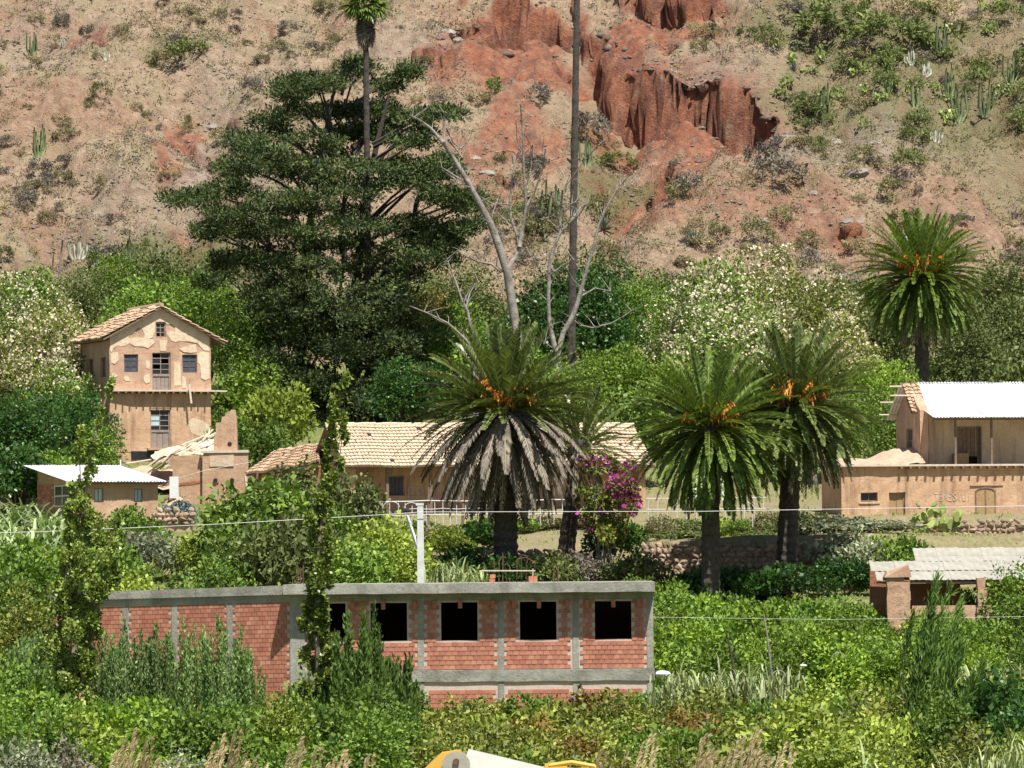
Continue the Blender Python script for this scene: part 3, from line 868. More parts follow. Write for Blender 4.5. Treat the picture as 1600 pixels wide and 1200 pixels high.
# ================================================================ RUINED ADOBE WALLS beside the tower
RY = 298.0
b0 = at(300, 800, RY)
ruin = empty('ruined_wall', b0, 0, 'roofless ruined adobe walls with a jagged broken stump beside the tower', 'ruin')
sr = S(RY)
def pz(poly, o_=b0): return [((px - 300) / sr, (800 - py) / sr) for px, py in poly]
PR, _ = frame2((0, 0), (1, 0))
def chunk(poly, y0, th, name, m='adobe_raw'):
    q = MB(); q.prism([(u, z) for u, z in reversed(pz(poly))], PR, -y0, -y0 - th)
    q.wobble(.025, 2.2)
    return q.build(name, M[m], ruin)
chunk([(334, 712), (334, 690), (337, 674), (338, 661), (345, 660), (347, 651), (352, 650), (353, 644), (360, 642), (361, 640), (368, 641), (370, 660), (371, 712)], .4, .7, 'broken_stump')
chunk([(270, 845), (262, 790), (268, 756), (270, 735), (262, 722), (268, 713), (290, 710), (312, 711), (316, 720), (313, 735), (316, 752), (317, 845)], .25, .6, 'wall_panel')
chunk([(316, 845), (317, 714), (319, 708), (388, 706), (388, 740), (384, 800), (380, 845)], -.1, .7, 'wall_panel')
q = MB(); q.fbox(PR, -.0 + (314 - 300) / sr, (389 - 300) / sr, .2, -.7, (800 - 708) / sr, (800 - 704) / sr); q.build('lintel', M['wood_pale'], ruin)
chunk([(328, 729), (328, 712), (366, 711), (366, 729)], -.16, .05, 'plaster_panel', 'adobe_pale')
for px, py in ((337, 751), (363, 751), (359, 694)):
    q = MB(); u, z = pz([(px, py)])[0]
    q.tube([(u, -.22 if py > 700 else .36, z), (u, .2 if py > 700 else .5, z)], .13, 8); q.build('hole_shade', M['glass'], ruin)  # solid dark plug, its colour stands for the shade in a hole
q = MB(); q.prism([(u, z) for u, z in reversed(pz([(268, 755), (315, 751), (316, 754), (300, 757), (270, 759)]))], PR, -.22, -.4); q.build('crack', M['adobe_red'], ruin)
# rubble at the foot, base terrace of the tower
def rubble_heap(name, label, px0, px1, pyt, pyb, Y, n, cat='rubble'):
    b = at((px0 + px1) / 2, pyb, Y); e = empty(name, b, 0, label, cat)
    w = (px1 - px0) / S(Y); h = (pyb - pyt) / S(Y)
    nx_, ny_ = 16, 10
    Xr, Yr = np.meshgrid(np.linspace(-w / 2, w / 2, nx_), np.linspace(-1.6, 1.8, ny_))
    Zr = h * np.clip(1 - (2 * Xr / w) ** 2, 0, 1) ** .7 * np.clip(1 - (Yr / 1.8) ** 2, 0, 1) + fbm(Xr * 1.5, Yr * 1.5, px0, 3) * .3 * h - .25
    obj('heap', grid_mesh('heap', Xr, Yr, Zr, M['rubble']), e)
    for i in range(n):
        me = blob_mesh(np.random.default_rng(i + px0), M['stone'], 1)
        x = rng.uniform(-w / 2, w / 2) * .9; y = rng.uniform(-1.5, .6)
        z = h * max(0, 1 - (2 * x / w) ** 2) ** .7 * max(0, 1 - (y / 1.8) ** 2) - .1
        k_ = rng.uniform(.2, .45); obj('stone', me, e, (x, y, z), (rng.uniform(0, 3), rng.uniform(0, 3), 0), (k_, k_, k_))
    return e
rubble_heap('rubble_heap', 'heap of adobe rubble sloping down at the foot of the ruined wall', 290, 385, 786, 818, 295.5, 18)
rubble_heap('rubble_heap', 'loose stone heap between the tin roofed house and the ruined wall', 250, 300, 768, 806, 294, 22)
# collapsed roof: pale slab of debris and loose poles leaning on the tower foot
b0 = at(275, 712, 305)
deb = empty('collapsed_roof', b0, 0, 'heap of pale collapsed roof plaster with broken poles below the tower door', 'debris')
sr2 = S(305)
Xr, Yr = np.meshgrid(np.linspace(-1.3, 2.5, 20), np.linspace(-3, 1.5, 12))
Zr = .15 + (Xr + 1.2) * .24 * np.clip(1.2 - np.abs(Yr) / 3, .2, 1) + fbm(Xr * 2, Yr * 2, 5, 3) * .35 + .1 * Yr
obj('debris_slab', grid_mesh('debris_slab', Xr, Yr, Zr, M['plaster']), deb)
Xr, Yr = np.meshgrid(np.linspace(-4.2, 3.4, 20), np.linspace(-3, 2.5, 12))
obj('earth_bank', grid_mesh('earth_bank', Xr, Yr, -1.2 + fbm(Xr, Yr, 15, 3) * .5 + Yr * .25 + np.clip(Xr, 0, 9) * .25, M['rubble']), deb)
for i in range(26):
    x0 = rng.uniform(-1.6, .2); z0 = -.9 + (x0 + 1.6) * .25 + rng.uniform(-.2, .3)
    x1 = x0 + rng.uniform(.7, 1.8); z1 = z0 + rng.uniform(.5, 1.1); y0 = rng.uniform(-3.3, -1.5)
    q = MB(); q.tube([(x0, y0, z0), ((x0 + x1) / 2, y0 + .2, (z0 + z1) / 2 + rng.uniform(-.05, .12)), (x1, y0 + .5, z1)], [.045, .05, .035], 5); q.build('pole', M['wood_pale'], deb)
for x0, z0, x1, z1 in ((-3.0, -.55, .4, .0), (1.0, .4, 2.4, 1.15), (1.7, .8, 2.3, 1.5), (2.05, .8, 2.1, 1.55), (.5, .55, 2.0, 1.2), (2.0, 1.0, 2.6, 1.35)):
    q = MB(); q.tube([(x0, -2.2, z0), (x1, -1.6, z1)], [.07, .05], 5); q.build('pole', M['wood_pale'], deb)

# ================================================================ LOW TIN ROOFED HOUSE at the left
KY = 284.0; s = S(KY)
b0 = at(122, 806, KY)
tinh = empty('tin_roofed_house', b0, math.radians(24), 'low brick and adobe house under a shiny tin roof below the tower', 'house')
Wt, Dt = 4.7, 7.0
zF = (806 - 753) / s
mb = MB()
wins = [(.95, 1.5, .75, 1.55), (3.3, 3.8, .75, 1.5)]
PT, _ = wall(mb, (0, 0), (Wt, 0), -2, zF, .35, wins, .6)
zbk = zF + .95
lft = type('G', (), {'__call__': lambda s_, u: zF + (zbk - zF) * (1 - u / Dt), 'brk': []})()
wl = (3.1, 5.7, .55, 1.75)
PT2, _ = wall(mb, (0, Dt), (0, 0), -2, lft, .35, [wl], .6)
wall(mb, (Wt, 0), (Wt, Dt), -2, lambda u: zF + (zbk - zF) * u / Dt, .35, [], .8)
wall(mb, (Wt, Dt), (0, Dt), -2, zbk, .35, [], .8)
mb.wobble(.015); mb.build('wall', M['adobe_raw'], tinh)
for w in wins: window_unit(tinh, PT, *w, 2, 1, fm='frame_grey', pm='glass_pale', depth=.1)
window_unit(tinh, PT2, *wl, 2, 2, fm='white_paint', pm='glass', depth=-.02, bar=.07)
# facing bricks on the side wall
bm_ = [MB() for _ in range(5)]
for i, q in enumerate(bm_): q.box(-.14, .14, -.02, .02, -.055, .055, i / 4)
bms = [q.mesh('brick', M['brick']) for q in bm_]
for r in range(14):
    for c in range(22):
        u = .16 + c * .31 + (r % 2) * .15; z = .02 + r * .135
        if u > 6.85 or z > lft(u) - .12 or (wl[0] - .2 < u < wl[1] + .2 and wl[2] - .1 < z < wl[3] + .12): continue
        x, y, zz = PT2(u, .012, z)
        obj('brick', bms[int(rng.integers(5))], tinh, (x, y, zz), (0, 0, -math.pi / 2))
tin_roof(tinh, (-.75, -.5, zF + .0), (Wt + .35, -.5, zF + .0), (-.75, Dt + .3, zbk + .12), M['tin'], .95)
q = MB(); q.box(-.6, Wt + .2, -.35, -.25, zF - .12, zF - .045); q.build('eave_beam', M['wood'], tinh)
q = MB(); q.tube([(Wt - 1.3, 2.5, zF + .3), (Wt - 1.3, 2.5, zF + 1.3)], .04, 6); q.build('vent_pipe', M['white_paint'], tinh)
q0 = at(265, 770, 285.5); q = MB(); q.box(0, .5, 0, .1, -.3, .9); o_ = q.build('metal_sheet', M['white_paint'], None, q0); tag(o_, 'upright white metal sheet between the tin roofed house and the ruin', 'sheet')

# ================================================================ RIGHT ADOBE HOUSE
AY = 285.0; s = S(AY)
b0 = at(1450, 816, AY)
rh = empty('porch_house', b0, math.radians(9), 'two storey ochre adobe house with white tin roof and upper porch', 'house')
zf = (816 - 727) / s; zev = (816 - 652) / s; zap = (816 - 598) / s
px0, pyw = 1.75, 2.6      # upper wall is set back behind the porch
WR, DR = 13.0, 7.4
def ru(px): return (px - 1450) / s
uL = -4.9
sw_ = (ru(1343) - uL, ru(1370) - uL, (816 - 783) / s, (816 - 769) / s)
dw_ = (ru(1388) - uL, ru(1414) - uL, .05, (816 - 769) / s)
mb = MB()
PA, _ = wall(mb, (uL, 0), (WR, 0), -2.5, zf - .06, .55, [sw_, dw_], .6)
wall(mb, (uL, 5.0), (uL, 0), -2.5, zf - .06, .5, [], .8)
wall(mb, (WR, 0), (WR, DR), -2.5, zev, .5, [], .8)
wall(mb, (0, 5.0), (uL, 5.0), -2.5, zf - .06, .5, [], .8)
wall(mb, (WR, DR), (0, DR), -2.5, zev, .5, [], .8)
mb.wobble(.025); mb.build('wall', M['adobe_ochre'], rh)
up = (ru(1516) , ru(1556), zf + .05, (816 - 664) / s)
mb = MB()
PU, _ = wall(mb, (0, pyw), (WR, pyw), zf - .5, zev + .55, .45, [up], .6)
mb.wobble(.015); mb.build('upper_wall', M['adobe_pale'], rh)
ym = 4.3
mb = MB()
gt = type('G', (), {'__call__': lambda s_, u: zev + .3 + (zap - zev - .3) * (1 - abs((DR - u) - ym) / (ym - 1.4) if (DR - u) < ym else 1 - abs((DR - u) - ym) / (DR - ym) * .9), 'brk': [DR - ym]})()
gsl = (DR - 4.9, DR - 3.5, zf + .1, (816 - 666) / s)
PG, Lg = wall(mb, (0, DR), (0, 1.7), zf - .3, gt, .5, [gsl], .5)
mb.wobble(.02); mb.build('gable_wall', M['adobe'], rh)
window_unit(rh, PG, *gsl, 1, 3, fm='frame_grey', pm='shutter', depth=.12)
mb = MB(); mb.box(uL - .1, WR + .1, -.28, 2.6, zf - .057, zf + .05); fl = mb.build('porch_floor', M['wood_pale'], rh)
for i in range(30):
    q = MB(); u = -1.6 + i * .5; q.box(u, u + .12, -.36, -.02, zf - .19, zf - .06); q.build('joist', M['wood'], fl)
for px in (1496, 1554, 1612, 1670):
    q = MB(); u = ru(px); q.box(u - .06, u + .06, .02, .14, zf + .05, zev - .02); q.build('porch_post', M['wood'], rh)
board_door(rh, PU, up[0], up[0] + 1.15, up[2] + .5, up[3], 4, 'wood'); window_unit(rh, PU, up[0] + 1.2, up[1], up[2], up[3], 1, 2, fm='wood', pm='glass', name='doorway')
q = MB(); q.box(up[0] - .3, up[0] + .5, 1.9, 2.5, zf + .05, zf + .7); q.build('crate', M['wood_ochre'], rh)
window_unit(rh, PA, *sw_, 2, 1, fm='wood', pm='glass', depth=.2, missing=0)
board_door(rh, PA, *dw_, 2, 'wood_ochre', depth=.2)
q = MB(); q.fbox(PA, sw_[0] - .12, sw_[1] + .12, .02, .06, sw_[2] - .12, sw_[2] - .02); q.build('sill', M['adobe_pale'], rh)
ua, ub = ru(1528) - uL, ru(1557) - uL
arch = [(ua, .05), (ub, .05), (ub, 1.62)] + [((ua + ub) / 2 + (ub - ua) / 2 * math.cos(a), 1.62 + .22 * math.sin(a)) for a in np.linspace(.3, math.pi - .3, 7)] + [(ua, 1.62)]
q = MB(); q.prism(arch, PA, .035, -.06); ad = q.build('arched_door', M['wood_ochre'], rh)
q = MB(); q.fbox(PA, (ua + ub) / 2 - .04, (ua + ub) / 2 + .04, .037, .055, .05, 1.78); q.build('mullion', M['wood'], ad)
for a, b in ((ua - .07, ua), (ub, ub + .07)):
    q = MB(); q.fbox(PA, a, b, .0, .06, .05, 1.75); q.build('jamb', M['wood'], ad)
q = MB(); q.prism([(u, z + .02) for u, z in arch[2:]] + [(u, z + .11) for u, z in reversed(arch[2:])], PA, .07, -.02); q.build('arch_head', M['wood'], ad)
q = MB(); q.fbox(PA, ua - .35, ub + .5, .02, .07, 2.02, 2.1); q.build('drip_moulding', M['adobe'], rh)
q = MB(); q.fbox(PA, ru(1414) - uL + .5, ru(1740) - uL, .004, .03, -.5, .95); q.build('dado', M['adobe_raw'], rh)
stroke_text(rh, PA, [LET[c] for c in 'I-TENESIUI'], ru(1445) - uL, 1.2, .4, .27, M['chalk'], .022, .02, .034)
stroke_text(rh, PA, [LET[c] for c in 'IUI'], ru(1466) - uL, .5, .3, .22, M['chalk'], .02, .035, .046)
# roofs
tin_roof(rh, (.55, 2.35, zev + .42), (WR + .5, 2.35, zev + .42), (.55, ym, zap + .12), M['tin'], 1.0)
tin_roof(rh, (.25, -.5, zev - .02), (WR + .5, -.5, zev - .02), (-.55, 2.5, zev + .62), M['tin'], 1.05)
tin_roof(rh, (WR + .5, DR + .5, zev + .1), (-.4, DR + .5, zev + .1), (WR + .5, ym, zap + .12), M['tin'], 1.05)
mb = MB(); slab_quad(mb, (-.35, 2.2, zev + .32), (.6, 2.2, zev + .32), (.6, ym, zap + .05), (-.35, ym, zap + .05), .06)
rfb = mb.build('bare_battens', M['wood'], rh)
tile_roof(rfb, (-.35, 2.2, zev + .32), (.6, 2.2, zev + .32), (.6, ym, zap + .05), (-.35, ym, zap + .05), 8, 4, M['tile_red'], rng)
for i, (y, z) in enumerate(((ym, zap - .05), (ym - 1.0, zap - .6), (DR - .5, zev + .35), (DR - 1.6, zap - .9))):
    q = MB(); q.tube([(-1.1 - .2 * (i % 2), y, z), (.5, y, z)], .05, 5); q.build('purlin_end', M['wood_pale'], rh)
q = MB(); q.box(.2, WR + .3, -.1, .12, zev - .16, zev - .06); q.build('eave_beam', M['wood'], rh)
# rubble on the flat roof of the lower wing
Xr, Yr = np.meshgrid(np.linspace(-5.0, -.05, 26), np.linspace(-.2, 4.8, 14))
Zr = zf + .05 + np.clip((Yr - .1) / 3, 0, 1) * (.35 + .6 * sstep(-3.2, -.4, Xr)) + fbm(Xr * 1.6, Yr * 1.6, 8, 3) * .3
obj('roof_rubble', grid_mesh('roof_rubble', Xr, Yr, Zr, M['rubble']), rh)

# ================================================================ SHEET ROOFED SHED at the lower right
HY_ = 236.0; s = S(HY_)
b0 = at(1400, 962, HY_)
sh = empty('open_shed', b0, 0, 'open sided shed with long grey cement sheet roof on adobe pillars', 'shed')
def hl(px, py, Y): 
    p = at(px, py, Y) - b0
    return (p.x, p.y, p.z)
A = hl(1370, 907, 235.5); D = hl(1354, 879, 238.5)
zD = hl(1360, 856, 240)
Lr = 12.5
Aa = (A[0], -.6, A[2]); 
tin_roof(sh, Aa, (Aa[0] + Lr, -.6, A[2]), (Aa[0] - .35, 2.0, A[2] + .82), M['cement_sheet'], 1.1, period=.3, amp=.012, rows=2)
tin_roof(sh, (Aa[0] + 2.0, 2.0, A[2] + .85), (Aa[0] + Lr, 2.0, A[2] + .85), (Aa[0] + 1.8, 3.8, A[2] + 1.45), M['cement_sheet'], 1.1, period=.3, amp=.012)
def pillar(px, w, h, d, name='pillar', jag=.04):
    u = (px - 1400) / s
    q = MB(); 
    for i in range(6):
        f = 1 - .04 * i * (1 if w > .9 else .5)
        q.box(u - w / 2 * f + rng.uniform(-jag, jag), u + w / 2 * f + rng.uniform(-jag, jag), -.9, -.9 + d, -1 + (h + 1) * i / 6, -1 + (h + 1) * (i + 1) / 6)
    q.wobble(.03, 2.5)
    return q.build(name, M['adobe_raw'], sh)
pillar(1399, .75, 1.85, .6); pillar(1413, .5, 1.55, .6); pillar(1532, .45, 1.7, .5)
pillar(1390, .35, 1.7, .5)
q = MB(); bu = (1401 - 1400) / s; q.hexa([(bu - .62, -1.0, 1.78), (bu + .6, -1.0, 1.75), (bu + .6, -.2, 1.75), (bu - .62, -.2, 1.78), (bu - .5, -.95, 2.02), (bu + .5, -.95, 2.34), (bu + .5, -.25, 2.34), (bu - .5, -.25, 2.02)]); q.wobble(.04, 3); q.build('pillar_cap', M['adobe_raw'], sh)
q = MB(); q.box(.7, Lr - 1.2, -.75, -.35, -1, .42); q.wobble(.05, 2); q.build('low_wall', M['adobe_raw'], sh)
mb = MB(); wall(mb, (-1.0, 2.6), (Lr - 1.2, 2.6), -1.5, A[2] + .6, .4, [(4.2, 5.2, .2, 1.4)], .8); mb.wobble(.02); mb.build('back_wall', M['adobe_red'], sh)
q = MB(); q.box(-1.0, Lr - 1.2, -.55, -.4, A[2] - .16, A[2] - .05); q.build('eave_beam', M['wood'], sh)
# ================================================================ UNFINISHED BRICK BUILDING
BY = 210.0; s = S(BY)
b0 = at(455, 1120, BY)
b0.z = .2
bb = empty('brick_building', b0, math.radians(-.6), 'unfinished red brick building with concrete frame and four open black windows', 'building')
def bz(py, px=740): return at(px, py, BY).z - b0.z
def bu_(px): return (px - 455) / s
WB = bu_(1021)
zt, zsb, zrb, zb1, zb0 = bz(911), bz(926.5), bz(938), bz(1046), bz(1065)
DB = 9.0
wins = [(bu_(a), bu_(b), bz(1000.5), bz(941)) for a, b in ((516, 541), (580, 637), (690, 747), (813, 870), (930, 987))]
mb = MB()
PB, _ = wall(mb, (0, 0), (WB, 0), zb1, zrb, .16, wins, 3)
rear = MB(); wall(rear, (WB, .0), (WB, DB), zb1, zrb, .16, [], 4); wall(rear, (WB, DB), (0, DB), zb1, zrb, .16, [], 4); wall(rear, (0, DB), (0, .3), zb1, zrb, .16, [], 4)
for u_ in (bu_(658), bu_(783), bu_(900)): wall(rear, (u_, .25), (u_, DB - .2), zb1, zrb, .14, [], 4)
rear.build('rear_wall', M['rust_and_room_shade'], bb)  # dark rust colour puts the room's shade into the inner walls
wall(mb, (0, 0), (WB, 0), -.6, zb0, .16, [], 4); wall(mb, (WB, 0), (WB, DB), -.6, zb0, .16, [], 4)
# left wing: wall runs back to the left, its ring beam falls away slightly
lend = at(86, 946, 214.5) - b0
PL0 = (lend.x, lend.y); wl_len = math.hypot(*PL0)
zdrop = .2
def ltop(u): return zrb - zdrop * (1 - u / wl_len)
holes = [(wl_len - bu_(455) - (455 - 341) / s / .97, wl_len - (455 - 329) / s / .97, bz(964), bz(951))]
lt_ = type('G', (), {'__call__': lambda s_, u: ltop(u), 'brk': []})()
PLW, _ = wall(mb, PL0, (0, 0), -.6, lt_, .16, holes, 3)
wall(mb, (PL0[0], PL0[1] + 6), PL0, -.6, ltop(0), .16, [], 4); wall(mb, (0, DB), (PL0[0], PL0[1] + 6), -.6, ltop(0), .16, [], 4)
mb.build('wall_core', M['mortar'], bb)
mb = MB(); mb.box(.2, WB - .2, .2, DB - .2, zb1 - .25, zb1 - .1); mb.build('floor_slab', M['bark'], bb)  # bark-dark colour puts indoor shade into the floor
# concrete frame
cols = [(0, 22), (bu_(658) - .12, 9.5), (bu_(783) - .12, 9.5), (bu_(900) - .12, 9.5), (WB - .26, 10)]
for i, (u, w) in enumerate(cols):
    q = MB(); w_ = w / s
    if i == 0: q.box(-.02, w_, -.05, .25, -.6, zrb)
    else: q.box(u, u + w_, -.035, .2, zb1, zrb)
    q.build('column', M['concrete'], bb)
    if i in (1, 2, 3, 4):
        q = MB(); q.box(u, u + w_, -.03, .2, -.6, zb0); q.build('column', M['concrete'], bb)
for px in (350, 253, 166, 92):
    u = wl_len - (455 - px) / s / .985
    q = MB(); q.fbox(PLW, u - .13, u + .13, .035, -.2, -.6, ltop(u) - .003); q.build('column', M['concrete'], bb)
q = MB(); q.box(-.03, WB + .03, -.06, .22, zrb, zsb); q.build('ring_beam', M['concrete'], bb)
q = MB()
for i in range(24):
    x0, x1 = bu_(600) - 1.6 + i * (WB - bu_(600) + 1.64) / 24, bu_(600) - 1.6 + (i + 1) * (WB - bu_(600) + 1.64) / 24
    if i == 0: x0 = .6
    j0, j1 = .03 * math.sin(i * 1.3), .03 * math.sin((i + 1) * 1.3)
    q.hexa([(x0, -.08, zb0 + .5 * j0), (x1, -.08, zb0 + .5 * j1), (x1, .22, zb0), (x0, .22, zb0), (x0, -.12 + j0, zb1 - .02 + .6 * j0), (x1, -.12 + j1, zb1 - .02 + .6 * j1), (x1, .22, zb1), (x0, .22, zb1)])
q.build('floor_beam', M['concrete'], bb)
OV = .9
q = MB(); n = 20
for i in range(n):
    x0, x1 = -.25 + (WB + .32) * i / n, -.25 + (WB + .32) * (i + 1) / n
    j = lambda k: .012 * math.sin(k * 2.1)
    q.hexa([(x0, -OV + j(i), zsb + j(i)), (x1, -OV + j(i + 1), zsb + j(i + 1)), (x1, DB + .1, zsb), (x0, DB + .1, zsb), (x0, -OV + j(i), zt + j(i + 3)), (x1, -OV + j(i + 1), zt + j(i + 4)), (x1, DB + .1, zt + .02), (x0, DB + .1, zt + .02)])
q.build('roof_slab', M['concrete'], bb)
# left wing slab and beam
lz = ltop(0)
q = MB(); q.hexa([PLW(0, .06, lz), PLW(wl_len, .06, zrb), PLW(wl_len, -.3, zrb), PLW(0, -.3, lz), PLW(0, .06, lz + .3), PLW(wl_len, .06, zsb), PLW(wl_len, -.3, zsb), PLW(0, -.3, lz + .3)]); q.build('ring_beam', M['concrete'], bb)
q = MB(); q.hexa([PLW(-.2, .16, lz + .303), PLW(wl_len + .1, .16, zsb + .003), PLW(wl_len + .1, -5, zsb + .003), PLW(-.2, -5.5, lz + .303), PLW(-.2, .16, lz + .62), PLW(wl_len + .1, .16, zt - .02), PLW(wl_len + .1, -5, zt - .02), PLW(-.2, -5.5, lz + .62)]); q.build('roof_slab', M['concrete'], bb)
# bricks: the largest in view as single bricks, the rest joined
BW, BH = .25, .182
bms = []
for i in range(8):
    q = MB(); q.box(-.114, .114, -.03, .04, -.079, .079, (i + .3) / 8)
    bms.append(q.mesh('brick', M['brick']))
rest = MB(); n_single = 0
def in_op(u, z, ops, pad=.1): return any(o[0] - pad < u < o[1] + pad and o[2] - .07 < z < o[3] + .07 for o in ops)
colr = [(c[0] - .03, c[0] + c[1] / s + .03) for c in cols]
cells = []
rows = int((zrb - zb1) / BH)
for r in range(rows):
    z = zb1 + .095 + r * (zrb - zb1) / rows
    for c in range(int(WB / BW) + 1):
        u = .1 + c * BW + (r % 2) * BW / 2
        if u > WB - .1 or any(a - .07 < u < b + .07 for a, b in colr) or in_op(u, z, wins): continue
        cells.append((r, c, u, z))
for r, c, u, z in cells:
    a = rng.uniform(0, 1); y = -.004 + rng.uniform(-.008, .008)
    if u > bu_(600) and n_single < 300 and r < 12:
        obj('brick', bms[int(a * 7.99)], bb, (u, y, z + rng.uniform(-.004, .004)), (0, rng.uniform(-.012, .012), 0)); n_single += 1
    else:
        rest.box(u - .114, u + .114, y - .03, y + .04, z - .079, z + .079, a)
for r in range(8):
    z = -.2 + r * BH
    if z + .09 > zb0: break
    for c in range(int(WB / BW)):
        u = .15 + c * BW + (r % 2) * .125
        if any(a - .07 < u < b + .07 for a, b in colr[1:]): continue
        rest.box(u - .114, u + .114, -.034, .04, z - .079, z + .079, rng.uniform(0, .9))
lc = [wl_len - (455 - px) / s / .985 for px in (350, 253, 166, 92)]
rl = int((zrb + .4) / BH)
for r in range(rl):
    for c in range(int(wl_len / BW)):
        u = .1 + c * BW + (r % 2) * BW / 2
        z = ltop(u) - .1 - r * BH
        if z < -.3 or any(abs(u - k) < .2 for k in lc) or in_op(u, z, holes) or u > wl_len - .15: continue
        p = [PLW(u + du, dn, z + dz) for dz in (-.079, .079) for du, dn in ((-.114, .034), (.114, .034), (.114, -.04), (-.114, -.04))]
        rest.hexa(p, rng.uniform(.0, .95))
tag(rest.build('brick_courses', M['brick'], bb), kind='stuff')
for px in (506, 552, 600, 649, 680, 720, 771, 804, 843, 887, 918, 959, 999):
    q = MB(); u = bu_(px); q.box(u - .085, u + .085, -.17, -.036, zrb - .34 + rng.uniform(-.02, .02), zrb - .012, .5); q.build('brick_stub', M['brick'], bb)
# starter bars and odds and ends left on the roof
for px, top, bend in ((772, 872, 0), (780, 868, .3), (786, 862, 0), (797, 880, -.2), (808, 866, .5), (815, 868, 0), (823, 872, .2), (836, 870, -.7), (866, 884, .0), (873, 886, 0)):
    q = MB(); u = bu_(px); h = (911 - top) / s * .97
    q.tube([(u, 1.5 + rng.uniform(-.3, .3), zt - .1), (u + .02, 1.5, zt + h * .8), (u + bend * .5, 1.5, zt + h), (u + bend, 1.5, zt + h * .93)], .018, 5); q.build('starter_bar', M['rust_and_room_shade'], bb)
for px, top in ((466, 888), (470, 892), (474, 886)):
    q = MB(); q.tube([(bu_(px), .6, zt - .1), (bu_(px), .6, zt + (917 - top) / s)], .018, 5); q.build('starter_bar', M['rust_and_room_shade'], bb)
q0 = b0 + Vector((bu_(752), 1.2, zt + .48))
mb = MB(); mb.hexa([(0, 0, 0), (2.25, -.1, -.02), (2.25, .12, -.02), (0, .2, 0), (0, 0, .05), (2.25, -.1, .03), (2.25, .12, .03), (0, .2, .05)])
tag(mb.build('plank', M['wood_pale'], None, q0), 'long bleached plank laid across bricks on the brick building roof', 'plank')
for px, dz in ((770, 0), (771, .17)):
    o = obj('loose_brick', bms[int(rng.integers(8))], None, b0 + Vector((bu_(px), 1.25, zt + .1 + dz)), (0, 0, rng.uniform(-.3, .3)))
    tag(o, 'loose red brick propping the plank on the flat roof', 'brick', 'bricks propping the roof plank')
q0 = b0 + Vector((bu_(833), .6, zt + .02))
fb = empty('stacked_brick', q0, .2, 'pair of orange hollow bricks standing alone on the roof edge', 'brick')
q = MB(); q.box(-.16, .02, -.12, .12, 0, .24, .7); q.build('brick', M['brick'], fb); q = MB(); q.box(.03, .19, -.12, .12, 0, .24, .6); q.build('brick', M['brick'], fb)
q = MB(); q.tube([(.02, 0, .2), (.03, 0, .55)], .02, 5); q.build('peg', M['wood_pale'], fb)

# ================================================================ STONE RETAINING WALLS
stone_me = [blob_mesh(np.random.default_rng(90 + i), M['stone'], 1, (1, .8, .8), .24) for i in range(9)]
def stone_wall(label, px0, px1, pyt, pyb, Y, size, topjit=.15):
    p0, p1 = at(px0, pyb, Y), at(px1, pyb, Y)
    e = empty('stone_wall', p0, 0, label, 'wall')
    W = p1.x - p0.x; H = (pyb - pyt) / S(Y)
    q = MB(); nseg = 14
    for i in range(nseg):
        q.box(W * i / nseg, W * (i + 1) / nseg, .08, .6, -1.0, H - rng.uniform(.05, .25))
    q.build('earth_core', M['rubble'], e)
    n = 0; z = 0.0
    while z < H:
        h = size * rng.uniform(.7, 1.1); x = rng.uniform(-size, 0)
        while x < W:
            w = size * rng.uniform(.6, 1.9)
            if n < 300 and not (z > H - size and rng.random() < .25):
                obj('stone', stone_me[int(rng.integers(9))], e, (x + w / 2, rng.uniform(-.02, .12), z + h / 2), (rng.uniform(-.5, .5), rng.uniform(-.5, .5), rng.uniform(-.5, .5)), (w * 1.1, size * 1.3, h * rng.uniform(1.1, 1.7))); n += 1
            x += w * .98
        z += h * .92
    return e
stone_wall('rough dry stone retaining wall between the two near palm trunks', 1004, 1335, 850, 912, 262.2, .30)
stone_wall('low dry stone wall along the foot of the porch house', 1435, 1640, 816, 852, 280.2, .30)
stone_wall('half buried stone wall in shade behind the big palm trunk', 700, 905, 866, 896, 261.6, .26)
stone_wall('low crumbling stone wall below the tin roofed house', 240, 300, 796, 822, 281.0, .30)

# ================================================================ WHITE MESH FENCE
FYY = 279.0; s = S(FYY)
b0 = at(548, 812, FYY)
fen = empty('garden_fence', b0, math.radians(3), 'white metal bar fence with wooden posts in front of the long house', 'fence')
Wf = (905 - 548) / s
for z, x0, x1, r in ((.98, 0, Wf, .03), (.55, 3.2, 8.6, .018), (.22, 0, Wf, .022)):
    q = MB(); k = 12; q.tube([(x0 + (x1 - x0) * i / k, 0, z + .025 * math.sin(i * 1.9)) for i in range(k + 1)], r, 5); q.build('rail', M['white_paint'], fen)
n = 31
for i in range(n):
    x = .1 + (Wf - .2) * i / (n - 1) + rng.uniform(-.05, .05)
    q = MB(); q.tube([(x, .02, -.35), (x + rng.uniform(-.03, .03), .02, 1.0 - .25 * (rng.random() < .2))], .02, 4); q.build('picket', M['white_paint'], fen)
for px, h in ((669, 1.75), (723, 1.45), (831, 1.6)):
    q = MB(); x = (px - 548) / s; q.tube([(x, .08, -.6), (x + .04, .08, h)], [.08, .065], 6); q.build('post', M['wood'], fen)
q = MB(); q.tube([(6.2, .1, .9), (9, .12, .93)], .05, 5); q.build('wooden_rail', M['wood'], fen)
for px in (1035, 1068):
    pass
